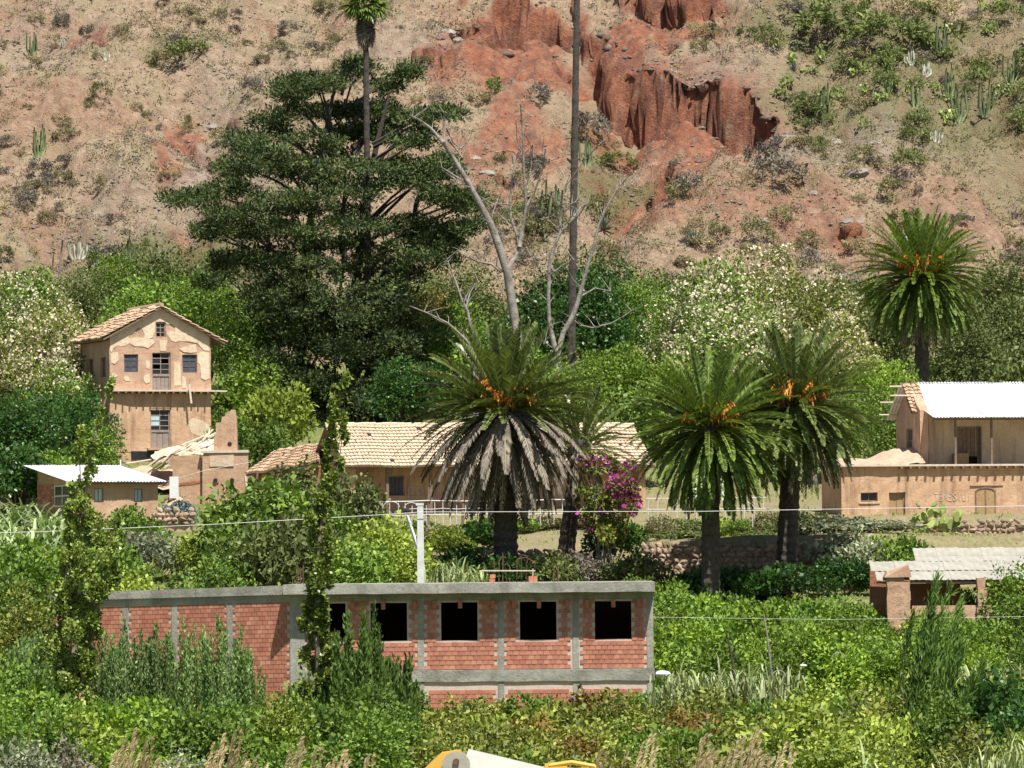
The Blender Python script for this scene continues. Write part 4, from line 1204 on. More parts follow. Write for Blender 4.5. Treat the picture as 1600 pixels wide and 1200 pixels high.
# second short length of the fence right of the bougainvillea
b0 = at(1010, 806, 282)
fen2 = empty('garden_fence', b0, 0, 'short white fence panel glimpsed behind the palm right of the pink flowers', 'fence')
for z in (.35, .95):
    q = MB(); q.tube([(0, 0, z), (6.6, 0, z)], .018, 5); q.build('rail', M['white_paint'], fen2)
for i in range(13):
    q = MB(); q.tube([(.1 + i * .53, .02, -.3), (.1 + i * .53, .02, 1.0)], .016, 4); q.build('picket', M['white_paint'], fen2)
hh = at(1176, 806, 270)
hs = empty('stair_rail', hh, 0, 'small white pipe handrail between the two right palms', 'railing')
q = MB(); q.tube([(0, 0, -.6), (0, 0, .55), (-.1, 0, .65), (-.3, 0, .75)], .02, 5); q.build('pipe', M['white_paint'], hs)

# ================================================================ UTILITY POLE AND WIRES
PY = 238.0
b0 = at(658, 955, PY); b0.z = g1(b0.x, PY) - .3
pt = at(657, 790, PY)
pole = empty('utility_pole', b0, 0, 'white square concrete utility pole with slanting brace behind the brick roof', 'pole')
h = pt.z - b0.z
q = MB(); w0, w1 = .19, .14
q.hexa([(-w0, -w0, 0), (w0, -w0, 0), (w0, w0, 0), (-w0, w0, 0), (-w1, -w1, h), (w1, -w1, h), (w1, w1, h), (-w1, w1, h)])
q.build('shaft', M['concrete_white'], pole)
q = MB(); q.box(-.2, .16, -.16, .16, h + .002, h + .12); q.build('cap', M['concrete_white'], pole)
q = MB(); q.tube([(-.13, -.02, h - 2.0), (-.62, -.02, h - .45)], [.1, .075], 4); q.build('brace', M['concrete_white'], pole)
q = MB(); q.box(-1.35, -.1, -.05, .05, h - .42, h - .34); q.build('crossarm', M['wood'], pole)
for x in (-.75, -.6):
    q = MB(); q.tube([(x, 0, h - .34), (x, 0, h - .26), (x, 0, h - .14), (x, 0, h - .1)], [.05, .09, .09, .04], 8); q.build('insulator', M['rubber'], pole)
for cx, r in ((-.42, .33), (-1.35, .4)):
    q = MB(); q.tube([(cx + r * math.cos(a), -.03, h - .15 + r * .9 * math.sin(a)) for a in np.linspace(.25, 2.95, 12)], .018, 5); q.build('jumper_wire', M['wire'], pole)
def cable(label, pts, Y, r, sag=.0, name='overhead_cable'):
    P_ = [at(px, py, Y) for px, py in pts]
    o0 = P_[0]
    mb = MB(); full = []
    for a, b in zip(P_[:-1], P_[1:]):
        for i in range(12):
            t = i / 12; p = a.lerp(b, t) - o0; full.append((p.x, p.y, p.z - sag * 4 * t * (1 - t)))
    full.append(tuple(P_[-1] - o0)); mb.tube(full, r, 4)
    return tag(mb.build(name, M['wire'], None, o0), label, 'cable')
cable('long pale overhead cable crossing the whole scene past the pole top', [(-80, 834), (60, 831), (340, 819), (620, 803), (657, 800), (1100, 799), (1690, 789)], 237.7, .013)
cable('thin lower wire over the green field right of the brick building', [(1000, 964), (1300, 968), (1690, 962)], 214, .006)
cable('thin wire strung across the ruined wall to the shed', [(262, 752), (320, 735), (392, 722)], 291, .011)
# bleached stakes in the field
for px, t, b_, lab in ((1201, 960, 1040, 'thin leaning grey stake among the field canes'), (1143, 990, 1045, 'short dark stake at the edge of the cane patch'), (307, 786, 812, 'short grey post beside the blue green shrub')):
    Yq = 205.0 if t > 900 else 288
    p = at(px, b_, Yq); q = MB(); hh_ = (b_ - t) / S(Yq)
    q.tube([(.15, 0, -.6), (-.05, 0, hh_ * .6), (-.18, 0, hh_)], [.05, .04, .03], 6)
    tag(q.build('stake', M['bark_pale'] if px != 1143 else M['bark'], None, p), lab, 'stake')
# plastic pipe hoops in the field
for px, py, lab in ((1310, 1026, 'pale bent pipe hoop standing in the field bushes'), (1217, 1054, 'small pale pipe hoop low in the olive bushes')):
    p = at(px, py, 196); q = MB(); q.tube([(.26 * math.cos(a), 0, .26 * math.sin(a) - .1) for a in np.linspace(0.1, 2.9, 10)], .02, 6)
    tag(q.build('pipe_hoop', M['concrete'], None, p), lab, 'pipe')
for px, py, Yq, k_, lab in ((1035, 1053, 204, .5, 'white plaster sack heap at the right corner of the brick building'), (1255, 1040, 198, .22, 'small white stone lying between the field bushes')):
    p = at(px, py, Yq); q = obj('white_sack', blob_mesh(np.random.default_rng(5), M['white_paint'], 2, (1.3, 1, .6), .1, 'sack'), None, p, (0, 0, .3), (k_, k_, k_)); tag(q, lab, 'sack')

# ================================================================ EXCAVATOR in the river cut, only its boom reaches into view
EY = 125.0; s = S(EY)
ek = at(713, 1188, EY)                     # the knuckle pin
gx0 = 2.2
eb = Vector((ek.x + 4.2, EY, -3.0))
ex = empty('excavator', eb, 0, 'yellow excavator below the bank with only its raised boom showing', 'excavator')
kn = ek - eb
def plate(poly, y0, y1, m, name, par):
    q = MB(); Pf, _ = frame2((0, 0), (1, 0)); q.prism(list(reversed(poly)), Pf, -y0, -y1); return q.build(name, M[m], par)
for y in (-1.15, .75):
    tr = MB(); rr = .42; L = 1.7
    tr.prism([(L + rr * math.cos(a), rr + rr * math.sin(a)) for a in np.linspace(-1.57, 1.57, 8)] + [(-L + rr * math.cos(a), rr + rr * math.sin(a)) for a in np.linspace(1.57, 4.71, 8)], frame2((0, 0), (1, 0))[0], -y, -y - .45)
    t_ = tr.build('track', M['rubber'], ex)
    for xw in (-1.7, 0, 1.7):
        q = MB(); q.tube([(xw, y - .03, .42), (xw, y + .48, .42)], .28, 10); q.build('roller', M['yellow'], t_)
q = MB(); q.box(-.7, 1.2, -.7, .7, .5, .9); q.build('undercarriage', M['yellow'], ex)
plate([(-1.2, .95), (1.9, .95), (2.1, 1.2), (2.0, 1.95), (.3, 1.95), (-1.2, 1.4)], -1.2, 1.2, 'yellow', 'upper_body', ex)
plate([(-1.1, 1.42), (.28, 1.97), (.25, 2.85), (-.7, 2.85), (-1.1, 2.2)], -1.15, -.25, 'cream_paint_and_glare', 'cab', ex)
plate([(-.95, 1.65), (.15, 2.05), (.15, 2.7), (-.6, 2.7), (-.95, 2.2)], -1.165, -1.155, 'glass', 'cab_window', ex)
ft = Vector((-.3, 0, 1.5)); k2 = Vector((kn.x, 0, kn.z))
pe = Vector(((905 - 713) / s + kn.x, 0, kn.z - .36))   # bend of the boom at the right
boom = [(ft.x - .25, ft.z - .2), (ft.x + .3, ft.z), (pe.x + .35, pe.z - .12), (pe.x + .1, pe.z + .2), (pe.x - .55, pe.z + .24), (k2.x + .25, k2.z + .28), (k2.x + .12, k2.z - .3), (pe.x - .5, pe.z - .5), (pe.x - .3, pe.z - .7)]
boomo = plate([(ft.x - .2, ft.z - .25), (ft.x + .35, ft.z - .1), (pe.x + .45, pe.z - .1), (pe.x + .2, pe.z + .12), (pe.x - .9, pe.z + .18), (k2.x + .3, k2.z + .27), (k2.x + .1, k2.z - .25), (pe.x - .7, pe.z - .5), (pe.x - .25, pe.z - .75)], -.28, .28, 'cream_paint_and_glare', 'boom', ex)  # sun glare on the boom is put into its colour as cream
q = MB(); q.tube([(pe.x - .75, -.32, pe.z + .22), (pe.x - .2, -.34, pe.z + .3), (pe.x + .35, -.34, pe.z + .2), (pe.x + .6, -.34, pe.z - .1)], .055, 8); q.build('hydraulic_hose', M['yellow'], boomo)
q = MB(); q.tube([(pe.x - .7, -.38, pe.z + .1), (pe.x + .2, -.4, pe.z + .12), (pe.x + .5, -.4, pe.z - .2)], .05, 8); q.build('hydraulic_hose', M['yellow'], boomo)
q = MB(); q.box(pe.x - .85, pe.x - .3, -.36, -.285, pe.z - .05, pe.z + .28); q.build('valve_block', M['yellow'], boomo)
# knuckle cheeks and stick
for y in (-.36, .31):
    q = MB(); q.prism(list(reversed([(k2.x + .34 * math.cos(a), k2.z - .08 + .3 * math.sin(a)) for a in np.linspace(0, math.pi, 9)] + [(k2.x - .3, k2.z - .9), (k2.x + .3, k2.z - .9)])), frame2((0, 0), (1, 0))[0], -y, -y - .05)
    q.build('knuckle_plate', M['cement_sheet'], boomo)
q = MB(); q.tube([(k2.x, -.42, k2.z - .02), (k2.x, .42, k2.z - .02)], .08, 10); q.build('pin', M['rust_and_room_shade'], boomo)
plate([(k2.x + .12, k2.z + .26), (k2.x - .35, k2.z + .2), (k2.x - 1.35, k2.z - .72), (k2.x - 1.5, k2.z - 2.6), (k2.x - 1.2, k2.z - 2.6), (k2.x - .6, k2.z - 1.0), (k2.x + .25, k2.z - .3)], -.24, .24, 'yellow', 'stick', ex)
plate([(k2.x - 1.6, k2.z - 2.5), (k2.x - 1.1, k2.z - 2.5), (k2.x - .9, k2.z - 3.2), (k2.x - 1.3, k2.z - 3.8), (k2.x - 2.0, k2.z - 3.6), (k2.x - 2.1, k2.z - 3.0)], -.5, .5, 'rust_and_room_shade', 'bucket', ex)
q = MB(); q.tube([(ft.x + .6, 0, ft.z - .3), (pe.x - .4, 0, pe.z - .7)], .09, 8); q.build('boom_cylinder', M['rust_and_room_shade'], ex)
# ================================================================ PLANT LIBRARY (nominal sizes in metres, base at z = 0)
LIB = {}
def stems_mesh(rng, C, base_r, n, m, spread=.15, k=5):
    mb = MB()
    C = np.asarray(C)
    idx = rng.choice(len(C), min(n, len(C)), replace=False)
    for i in idx:
        c = C[i]; b = Vector((rng.uniform(-spread, spread), rng.uniform(-spread, spread), -.3))
        e = Vector(c); mid = b.lerp(e, .5) + Vector((rng.uniform(-.2, .2), rng.uniform(-.2, .2), .1 * e.z))
        r = base_r * rng.uniform(.6, 1)
        mb.tube([b, mid, e], [r, r * .65, r * .2], k)
    return mb.mesh('stems', m)

def bush(rng, w, h, K, n, L, Wd, trunk=.0, low=.12, rr=(.09, .2), ff=(.45, .95), **kw):
    """Ellipsoidal mass of clumps with an uneven outline."""
    C, R = [], []
    for i in range(K):
        u = rand_dir(rng, 1)[0]; u[2] = abs(u[2]) * 1.1 - .25
        f = rng.uniform(*ff)
        C.append((u[0] * w / 2 * f, u[1] * w / 2 * f, trunk + max(low * h, (h - trunk) * (.42 + u[2] * .5 * f))))
        R.append(rng.uniform(*rr) * min(w, h * 1.2))
    C = np.array(C); R = np.array(R)
    C[:, 2] = np.minimum(C[:, 2], h - R * .7)
    V, v = clump_leaves(rng, C, R, n, L, Wd, **kw)
    return C, R, V, v

def put(kind, var, V, v, stems=None, extra=None, size=(1, 1)):
    LIB.setdefault(kind, []).append({'V': V, 'v': v, 'stems': stems, 'extra': extra, 'size': (2 * float(np.percentile(np.abs(V[:, 0, :2]), 97)), float(np.percentile(V[:, 2, 2], 99.6))) if kind not in ('plume', 'windswept', 'cane') else size, 'me': {}})

for i in range(3):
    r = np.random.default_rng(100 + i)
    C, R, V, v = bush(r, 3.2, 2.8, 40, [5600, 4700, 4000][i], [.14, .165, .19][i], [.082, .095, .11][i], shell=.6)
    put('broad', i, V, v, stems_mesh(r, C, .05, 7, M['twig']), None, (3.2, 2.8))
for i in range(3):
    r = np.random.default_rng(120 + i)
    C, R, V, v = bush(r, 3.0, 2.4, 48, 3600, .165, .09, rnd=.9, shell=.5)
    # thin bare twigs poking out
    put('olive', i, V, v, stems_mesh(r, C * r.uniform(1.0, 1.3, (len(C), 1)), .03, 30, M['twig'], .4, 4), None, (3.0, 2.4))
for i in range(3):
    r = np.random.default_rng(140 + i)
    C, R, V, v = bush(r, 9, 7.5, 110, 14000, .27, .16, trunk=.8, shell=.6, rr=(.055, .15), ff=(.4, 1.12))
    put('tree', i, V, v, stems_mesh(r, C, .2, 12, M['bark'], .2, 6), None, (9, 7.5))
for i in range(3):
    r = np.random.default_rng(150 + i)
    C, R, V, v = bush(r, 9, 7, 110, 12500, .25, .14, trunk=.5, shell=.6, rr=(.055, .15), ff=(.4, 1.12))
    # blossoms sit on the outside of the clumps
    n = 6500; k = r.integers(0, len(C), n); u = rand_dir(r, n); u[:, 2] = np.abs(u[:, 2]) * .9
    Pp = C[k] + u * (R[k] * r.uniform(.85, 1.08, n))[:, None]
    D = nrm(u + rand_dir(r, n) * .8); N = nrm(u + rand_dir(r, n) * .5)
    keep = vnoise(Pp[:, 0] / 1.8 + Pp[:, 1], Pp[:, 2] / 1.8, i) > -.12
    s_ = r.uniform(.7, 1.5, n)
    Vb = leaf_quads(r, Pp, D, N, .2 * s_, .17 * s_, 0)[keep]
    put('flower', i, V, v, stems_mesh(r, C, .16, 10, M['bark'], .2, 6), (Vb, r.uniform(0, 1, len(Vb)), 'blossom', 'blossom'), (9, 7))

def plume_col(r, w, h, n, L, Wd, lean=0.0, tips=14):
    """Feathery shrub: many upright sprays."""
    Vs, vs_ = [], []
    for t in range(tips):
        a = r.uniform(0, 6.28); rad = w * .42 * math.sqrt(r.uniform(0, 1)); hh = h * r.uniform(.72, 1.06) * (1 - .25 * rad / (w * .5))
        bx, by = rad * math.cos(a), rad * math.sin(a)
        m = n // tips
        tt = r.uniform(0, 1, m) ** .85
        x = bx * (.5 + .7 * tt) + lean * tt ** 2 * h; y = by * (.5 + .7 * tt); z = tt * hh
        cr = w * .13 * (1.1 - tt) + .03
        Pp = np.stack([x, y, z], -1) + r.normal(size=(m, 3)) * np.stack([cr, cr, cr * .8], -1)
        D = nrm(np.stack([x * .3 + lean * tt, y * .3, 1.3 + 0 * x], -1) + r.normal(size=(m, 3)) * .38)
        N = rand_dir(r, m); sc_ = r.uniform(.7, 1.3, m)
        Vs.append(leaf_quads(r, Pp, D, N, L * sc_, Wd * sc_, .05)); vs_.append(np.clip(r.beta(1.5, 1.7, m) + r.uniform(-.15, .15), 0, 1))
    return np.concatenate(Vs), np.concatenate(vs_)
for i in range(3):
    r = np.random.default_rng(160 + i)
    V, v = plume_col(r, 1.7, 4.0, 6400, .2, .078, 0, 16)
    put('feather', i, V, v, None, None, (1.7, 4.0))
for i in range(2):
    r = np.random.default_rng(166 + i)
    V, v = plume_col(r, 1.3, 5.0, 4200, .3, .045, .2, 7)
    put('windswept', i, V, v, None, None, (2.2, 5.0))

def blades(r, n, w, h, wd, curl, spread=.5, segs=4):
    Vs, vs_ = [], []
    for i in range(n):
        a = r.uniform(0, 6.28); bx, by = r.normal(0, w * .3), r.normal(0, w * .3)
        L = h * r.uniform(.3, .75); el = math.radians(r.uniform(62, 88)); c = r.uniform(.4, 1) * curl
        p = np.array([bx, by, r.uniform(0, h * .62)]); val = r.uniform(0, 1)
        sd = np.array([-math.sin(a), math.cos(a), 0])
        for k in range(segs):
            e = el - c * ((k + .5) / segs) ** 1.5
            d = np.array([math.cos(e) * math.cos(a), math.cos(e) * math.sin(a), math.sin(e)])
            q = p + d * L / segs
            w0 = wd * (1 - (k / segs) ** 2); w1 = wd * (1 - ((k + 1) / segs) ** 2)
            Vs.append([p - sd * w0 / 2, p + sd * w0 / 2, q + sd * w1 / 2, q - sd * w1 / 2]); vs_.append(val)
            p = q
    return np.array(Vs), np.array(vs_)
for i in range(3):
    V, v = blades(np.random.default_rng(170 + i), 150, 1.4, 2.2, .13, 3.0)
    put('cane', i, V, v, None, None, (2.0, 2.4))
for i in range(3):
    r = np.random.default_rng(175 + i)
    V, v = blades(r, 90, .6, 1.2, .03, 1.6)
    Vb = []
    for k in range(13):
        x, y = r.normal(0, .35, 2); hh = r.uniform(1.7, 2.7); ln = r.uniform(.15, .5)
        Vb.append([[x - .012, y, 0], [x + .012, y, 0], [x + ln * .4 + .01, y, hh * .75], [x + ln * .4 - .01, y, hh * .75]])
        m = 60; tt = r.uniform(0, 1, m); z = hh * (.72 + .3 * tt); xx = x + ln * (.38 + .9 * tt ** 1.6)
        Pp = np.stack([xx, y + 0 * z, z], -1) + r.normal(size=(m, 3)) * .018
        D = nrm(np.stack([.45 + .9 * tt, 0 * z, 1 - .3 * tt], -1) + r.normal(size=(m, 3)) * .22)
        Vb.extend(leaf_quads(r, Pp, D, rand_dir(r, m), .2 * np.ones(m), .035 * np.ones(m), .1))
    Vb = np.array(Vb); put('plume', i, V, v, None, (Vb, r.uniform(0, 1, len(Vb)), 'plume', 'plumes'), (1.6, 2.6))
for i in range(5):      # hillside scrub
    r = np.random.default_rng(180 + i)
    C, R, V, v = bush(r, 1.8, 1.1, 16, 800, .15, .045, low=.1, rnd=1.0, up=.5, shell=.2)
    put('scrub', i, V, v, None, None, (1.8, 1.1))

ASP = [.5, .72, 1.0, 1.4, 2.0, 2.7]
def lib_mesh(kind, i, leaf, asp=1.0):
    """Foliage mesh whose height is stretched by asp while the leaves keep their shape."""
    e = LIB[kind][i]
    def st(V):
        if asp == 1.0: return V
        P0 = V[:, :1]; return np.concatenate([P0, P0 + (V[:, 1:] - P0)], 1) + P0 * np.array([0, 0, asp - 1.0])
    if asp not in e['me']:
        e['me'][asp] = quads_mesh(kind + '_foliage', st(e['V']), e['v'], LEAF[leaf])
    if e['extra'] is not None and ('ex', asp) not in e:
        e[('ex', asp)] = quads_mesh(kind + '_extra', st(e['extra'][0]), e['extra'][1], LEAF[e['extra'][2]])
    return e['me'][asp]
def dress(o, leaf):
    o.material_slots[0].link = 'OBJECT'; o.material_slots[0].material = LEAF[leaf]
    return o

PN = [0]
CATS = {'broad': 'bush', 'olive': 'bush', 'tree': 'tree', 'flower': 'tree', 'feather': 'shrub', 'windswept': 'shrub', 'cane': 'cane', 'plume': 'grass', 'scrub': 'shrub'}
NAMES = {'broad': 'leafy_bush', 'olive': 'olive_bush', 'tree': 'broadleaf_tree', 'flower': 'flowering_tree', 'feather': 'feathery_shrub', 'windswept': 'windswept_shrub', 'cane': 'cane_clump', 'plume': 'plume_grass', 'scrub': 'scrub_bush'}
def plant(kind, px, pytop, wpx, Y, leaf, label, group=None, base=None, cat=None, name=None, deep=1.0):
    if kind in ('broad', 'olive') and cat == 'tree': kind = 'tree'
    p = at(px, pytop, Y)
    gz_ = g1(p.x, Y) if base is None else base
    h = max(.5, p.z - gz_); w = wpx / S(Y)
    PN[0] += 1; i = PN[0] % len(LIB[kind]); e = LIB[kind][i]
    sx = w / e['size'][0]; sz = h / e['size'][1]
    rz = (PN[0] * 2.399) % 6.283 if kind not in ('windswept', 'plume') else ((PN[0] * 1.7) % 1.0) - .5
    root = empty(name or NAMES[kind], (p.x, Y, gz_ - .05), 0, label, cat or CATS[kind], group)
    # width scale is applied to the rotated child; keep it round
    asp = ASP[int(np.argmin([abs(math.log(a * sx / sz)) for a in ASP]))] if kind not in ('cane', 'plume') else 1.0
    k = (sx, sx * deep, sz / asp); ks = (sx, sx * deep, sz)
    dress(obj('crown' if (cat or CATS[kind]) == 'tree' else 'foliage', lib_mesh(kind, i, leaf, asp), root, rot=(0, 0, rz), scale=k), leaf)
    if e['stems'] is not None: obj('trunk' if (cat or CATS[kind]) == 'tree' else 'stems', e['stems'], root, rot=(0, 0, rz), scale=ks)
    if e['extra'] is not None: obj(e['extra'][3], e[('ex', asp)], root, rot=(0, 0, rz), scale=k)
    return root

# ================================================================ PALMS
def frond(r, L, e0, bend, nl=38, lw=.075, ll=.62, vee=.25, thick=.035):
    """One feather frond; starts at the origin heading +X at elevation e0 and bends down by `bend`."""
    k = 10; pts = [np.zeros(3)]; dirs = []
    for i in range(k):
        e = e0 - bend * ((i + .5) / k) ** 1.25
        d = np.array([math.cos(e), 0, math.sin(e)]); dirs.append(d); pts.append(pts[-1] + d * L / k)
    pts = np.array(pts); dirs.append(dirs[-1]); dirs = np.array(dirs)
    V, v = [], []
    for i in range(k):
        w0 = thick * (1 - i / k * .8); w1 = thick * (1 - (i + 1) / k * .8); a, b = pts[i], pts[i + 1]
        n0 = np.array([-dirs[i][2], 0, dirs[i][0]]); y = np.array([0, 1, 0])
        V.append([a - y * w0, a + y * w0, b + y * w1, b - y * w1]); v.append(.95)
        V.append([a - y * w0, a - n0 * w0, b - n0 * w1, b - y * w1]); v.append(.8)
    for sgn in (-1, 1):
        for j in range(nl):
            t = .12 + .88 * (j + r.uniform(-.2, .2)) / nl
            f = min(max(t, 0), .999) * k; i = int(f); p = pts[i] + (pts[i + 1] - pts[i]) * (f - i); d = dirs[i]
            up_ = np.array([-d[2], 0, d[0]])
            l = ll * (math.sin(math.pi * min(1, t * .93 + .06)) ** .6) * r.uniform(.85, 1.1) + .05
            dd = d * r.uniform(.75, 1.0) + np.array([0, sgn, 0]) * r.uniform(.5, .72) + up_ * (vee + r.uniform(-.12, .15))
            dd = dd / np.linalg.norm(dd)
            dd2 = dd + np.array([0, 0, -.25]); dd2 /= np.linalg.norm(dd2)
            sd = np.cross(dd, up_); sd /= np.linalg.norm(sd) + 1e-9
            m_ = p + dd * l * .45; tip = m_ + dd2 * l * .55
            V.append([p, m_ + sd * lw * .5, tip, m_ - sd * lw * .5]); v.append(float(np.clip(r.beta(1.5, 1.8), 0, 1)))
    return np.array(V), np.array(v)
ELEV = [80, 66, 52, 38, 24, 8, -10, -30, -50, -66]
FR = {}
for leaf in ('palm', 'palm_bright', 'palm_dead'):
    FR[leaf] = []
    for i, e in enumerate(ELEV):
        r = np.random.default_rng(300 + i)
        bend = math.radians({0: 12, 1: 19, 2: 26, 3: 33, 4: 40, 5: 45, 6: 44, 7: 38, 8: 28, 9: 16}[i])
        dead = leaf == 'palm_dead'
        V, v = frond(r, 4.6, math.radians(e), bend * (1.0 if dead else 1), 40 if dead else 44, .07 if dead else .125, .42 if dead else .5, .42 if not dead else -.1, .05 if dead else .035)
        FR[leaf].append(quads_mesh('frond', V, v, LEAF[leaf]))

def trunk_mesh(r, h, r0, r1, m, rings=None, n=12):
    rings = rings or max(6, int(h / .22)); mb = MB(); vs_, fs = [], []
    for i in range(rings + 1):
        t = i / rings; z = h * t; rr = (r0 + (r1 - r0) * t) * (1.07 if i % 2 else .95)
        for k in range(n):
            a = 2 * math.pi * (k + .5 * (i % 2)) / n; q = rr * r.uniform(.94, 1.06)
            vs_.append((q * math.cos(a), q * math.sin(a), z))
    for i in range(rings):
        for k in range(n):
            fs.append((i * n + k, i * n + (k + 1) % n, (i + 1) * n + (k + 1) % n, (i + 1) * n + k))
    fs.append(tuple(range(rings * n, rings * n + n)))
    mb.add(vs_, fs)
    return mb.mesh('trunk', m)

def fruit_mesh(r):
    n = 190; t = r.uniform(0, 1, n)
    P0 = np.stack([.55 + .75 * t, r.normal(0, .2, n) * (.5 + t), .8 + .4 * t - .9 * t ** 2 + r.normal(0, .15, n)], -1)
    D = nrm(np.stack([.6 + 0 * t, r.normal(0, .5, n), -.9 * t], -1))
    return quads_mesh('fruit', leaf_quads(r, P0, D, rand_dir(r, n), r.uniform(.24, .44, n), r.uniform(.06, .1, n), .4), r.uniform(0, 1, n), LEAF['fruit'])
FRUIT = [fruit_mesh(np.random.default_rng(400 + i)) for i in range(3)]

def palm(label, px, pyh, Y, L, n, emin, tw, pyb, seed, leaf='palm', dead_from=-99, fruit=8, lean=0.0, group='feather palms', trunk_m='palm_trunk', flat=1.0):
    r = np.random.default_rng(seed)
    hp = at(px, pyh, Y)
    bp = at(px + lean, pyb, Y); bzz = g1(bp.x, Y) - .3
    root = empty('palm_tree', (bp.x, Y, bzz), 0, label, 'palm tree', group)
    H = hp.z - bzz - .2; dx = hp.x - bp.x
    o = obj('trunk', trunk_mesh(r, H, tw * .56, tw * .5, M[trunk_m]), root)
    if abs(dx) > .01: o.rotation_euler = (0, math.atan2(dx, H), 0)
    # the swollen boss under the crown
    mb = MB(); k = 12
    prof = [(tw * .5, -1.5), (tw * .75, -.7), (tw * .8, -.2), (tw * .55, .25), (tw * .1, .45)]
    vs_ = [(q * math.cos(2 * math.pi * j / k) + dx, q * math.sin(2 * math.pi * j / k), H + z) for q, z in prof for j in range(k)]
    mb.add(vs_, [(i * k + j, i * k + (j + 1) % k, (i + 1) * k + (j + 1) % k, (i + 1) * k + j) for i in range(len(prof) - 1) for j in range(k)])
    mb.build('crown_boss', M['palm_trunk'], root)
    for i in range(n):
        t = (i + .5) / n
        e = 86 - (86 - emin) * t ** .8 + r.normal(0, 5)
        az = i * 2.39996 + r.normal(0, .12)
        c = int(np.argmin([abs(x - e) for x in ELEV]))
        lf = 'palm_dead' if e < dead_from + r.normal(0, 6) else leaf
        k_ = L / 4.6 * r.uniform(.88, 1.08) * (1.0 if e > 0 else (1.16 if lf == 'palm_dead' and dead_from > -30 else .98))
        tilt = math.radians(ELEV[c] - e)
        rr = tw * .45
        obj('frond', FR[lf][c], root, (dx + rr * math.cos(az), rr * math.sin(az), H - .35 * t), (r.normal(0, .12), tilt, az), (k_, k_ * flat, k_))
    for j in range(fruit):
        az = -math.pi / 2 + (j - (fruit - 1) / 2) * (4.4 / max(fruit, 1)) + r.normal(0, .15)
        q = r.uniform(.85, 1.2)
        obj('fruit_stalk', FRUIT[j % 3], root, (dx, 0, H + .15), (0, 0, az), (q * L / 4.4, q * L / 4.4, q * L / 4.4))
    return root
palm('huge feather palm with a grey skirt of dead hanging fronds', 790, 632, 257, 4.7, 250, -80, 1.1, 912, 1, 'palm', -2, 9)
palm('slimmer dark palm half hidden just behind the huge skirted palm', 905, 690, 266, 3.3, 60, -40, .8, 892, 2, 'palm', -20, 0, lean=-24)
palm('stout green palm left of the pair in front of the stone wall', 1110, 660, 254, 4.25, 210, -76, .85, 918, 3, 'palm_bright', -99, 7)
palm('taller green palm right of the pair in front of the stone wall', 1240, 626, 259, 4.4, 210, -80, .95, 915, 4, 'palm', -58, 8, lean=-14)
palm('lone tall palm with bright orange fruit rising behind the porch house', 1440, 424, 318, 4.3, 220, -80, .85, 640, 5, 'palm_bright', -62, 11)

# fan palms, very tall and thin
def fan_mesh(r, R=1.15):
    V, v = [], []
    for j in range(22):
        a = math.radians(-115 + 230 * j / 21); d = np.array([math.cos(a), math.sin(a), r.uniform(-.25, .05)]); l = R * r.uniform(.85, 1.05)
        sd = np.array([-math.sin(a), math.cos(a), .25]) * .07
        m_ = d * l * .55; tip = d * l + np.array([0, 0, -.25])
        V.append([[0, 0, 0], m_ + sd, tip, m_ - sd]); v.append(r.uniform(0, 1))
    V = np.array(V); V[:, :, 0] += .9
    V = np.concatenate([V, [[[0, -.02, 0], [.9, -.02, 0], [.9, .02, 0], [0, .02, 0]]]]); v.append(.9)
    return V, np.array(v)
FAN = {lf: [quads_mesh('fan_leaf', *fan_mesh(np.random.default_rng(500 + i)), LEAF[lf]) for i in range(3)] for lf in ('palm_bright', 'palm_dead')}
def fan_palm(label, px, pyh, Y, tw, pyb, seed, lean=0):
    r = np.random.default_rng(seed); hp = at(px, pyh, Y); bp = at(px + lean, pyb, Y); b = g1(bp.x, Y) - .3
    root = empty('fan_palm', (bp.x, Y, b), 0, label, 'palm tree')
    H = hp.z - b; dx = hp.x - bp.x
    o = obj('trunk', trunk_mesh(r, H, tw * .62, tw * .42, M['palm_trunk'], 60, 10), root)
    o.rotation_euler = (0, math.atan2(dx, H), 0)
    for i in range(46):
        e = 75 - 110 * i / 46 + r.normal(0, 6)
        obj('fan_leaf', FAN['palm_bright'][i % 3], root, (dx, 0, H), (r.normal(0, .3), -math.radians(e), i * 2.4), (.9, .9, .9))
    for i in range(60):
        obj('dead_fan_leaf', FAN['palm_dead'][i % 3], root, (dx, 0, H - r.uniform(0, 1.5)), (r.normal(0, .3), math.radians(r.uniform(62, 86)), i * 2.4), (.8, .62, .8))
fan_palm('very tall thin fan palm rising above the big dark conifer', 571, 8, 336, .42, 640, 21, lean=6)
fan_palm('very tall bare palm trunk crossing the hillside in the middle', 903, -95, 322, .44, 640, 22, lean=-13)

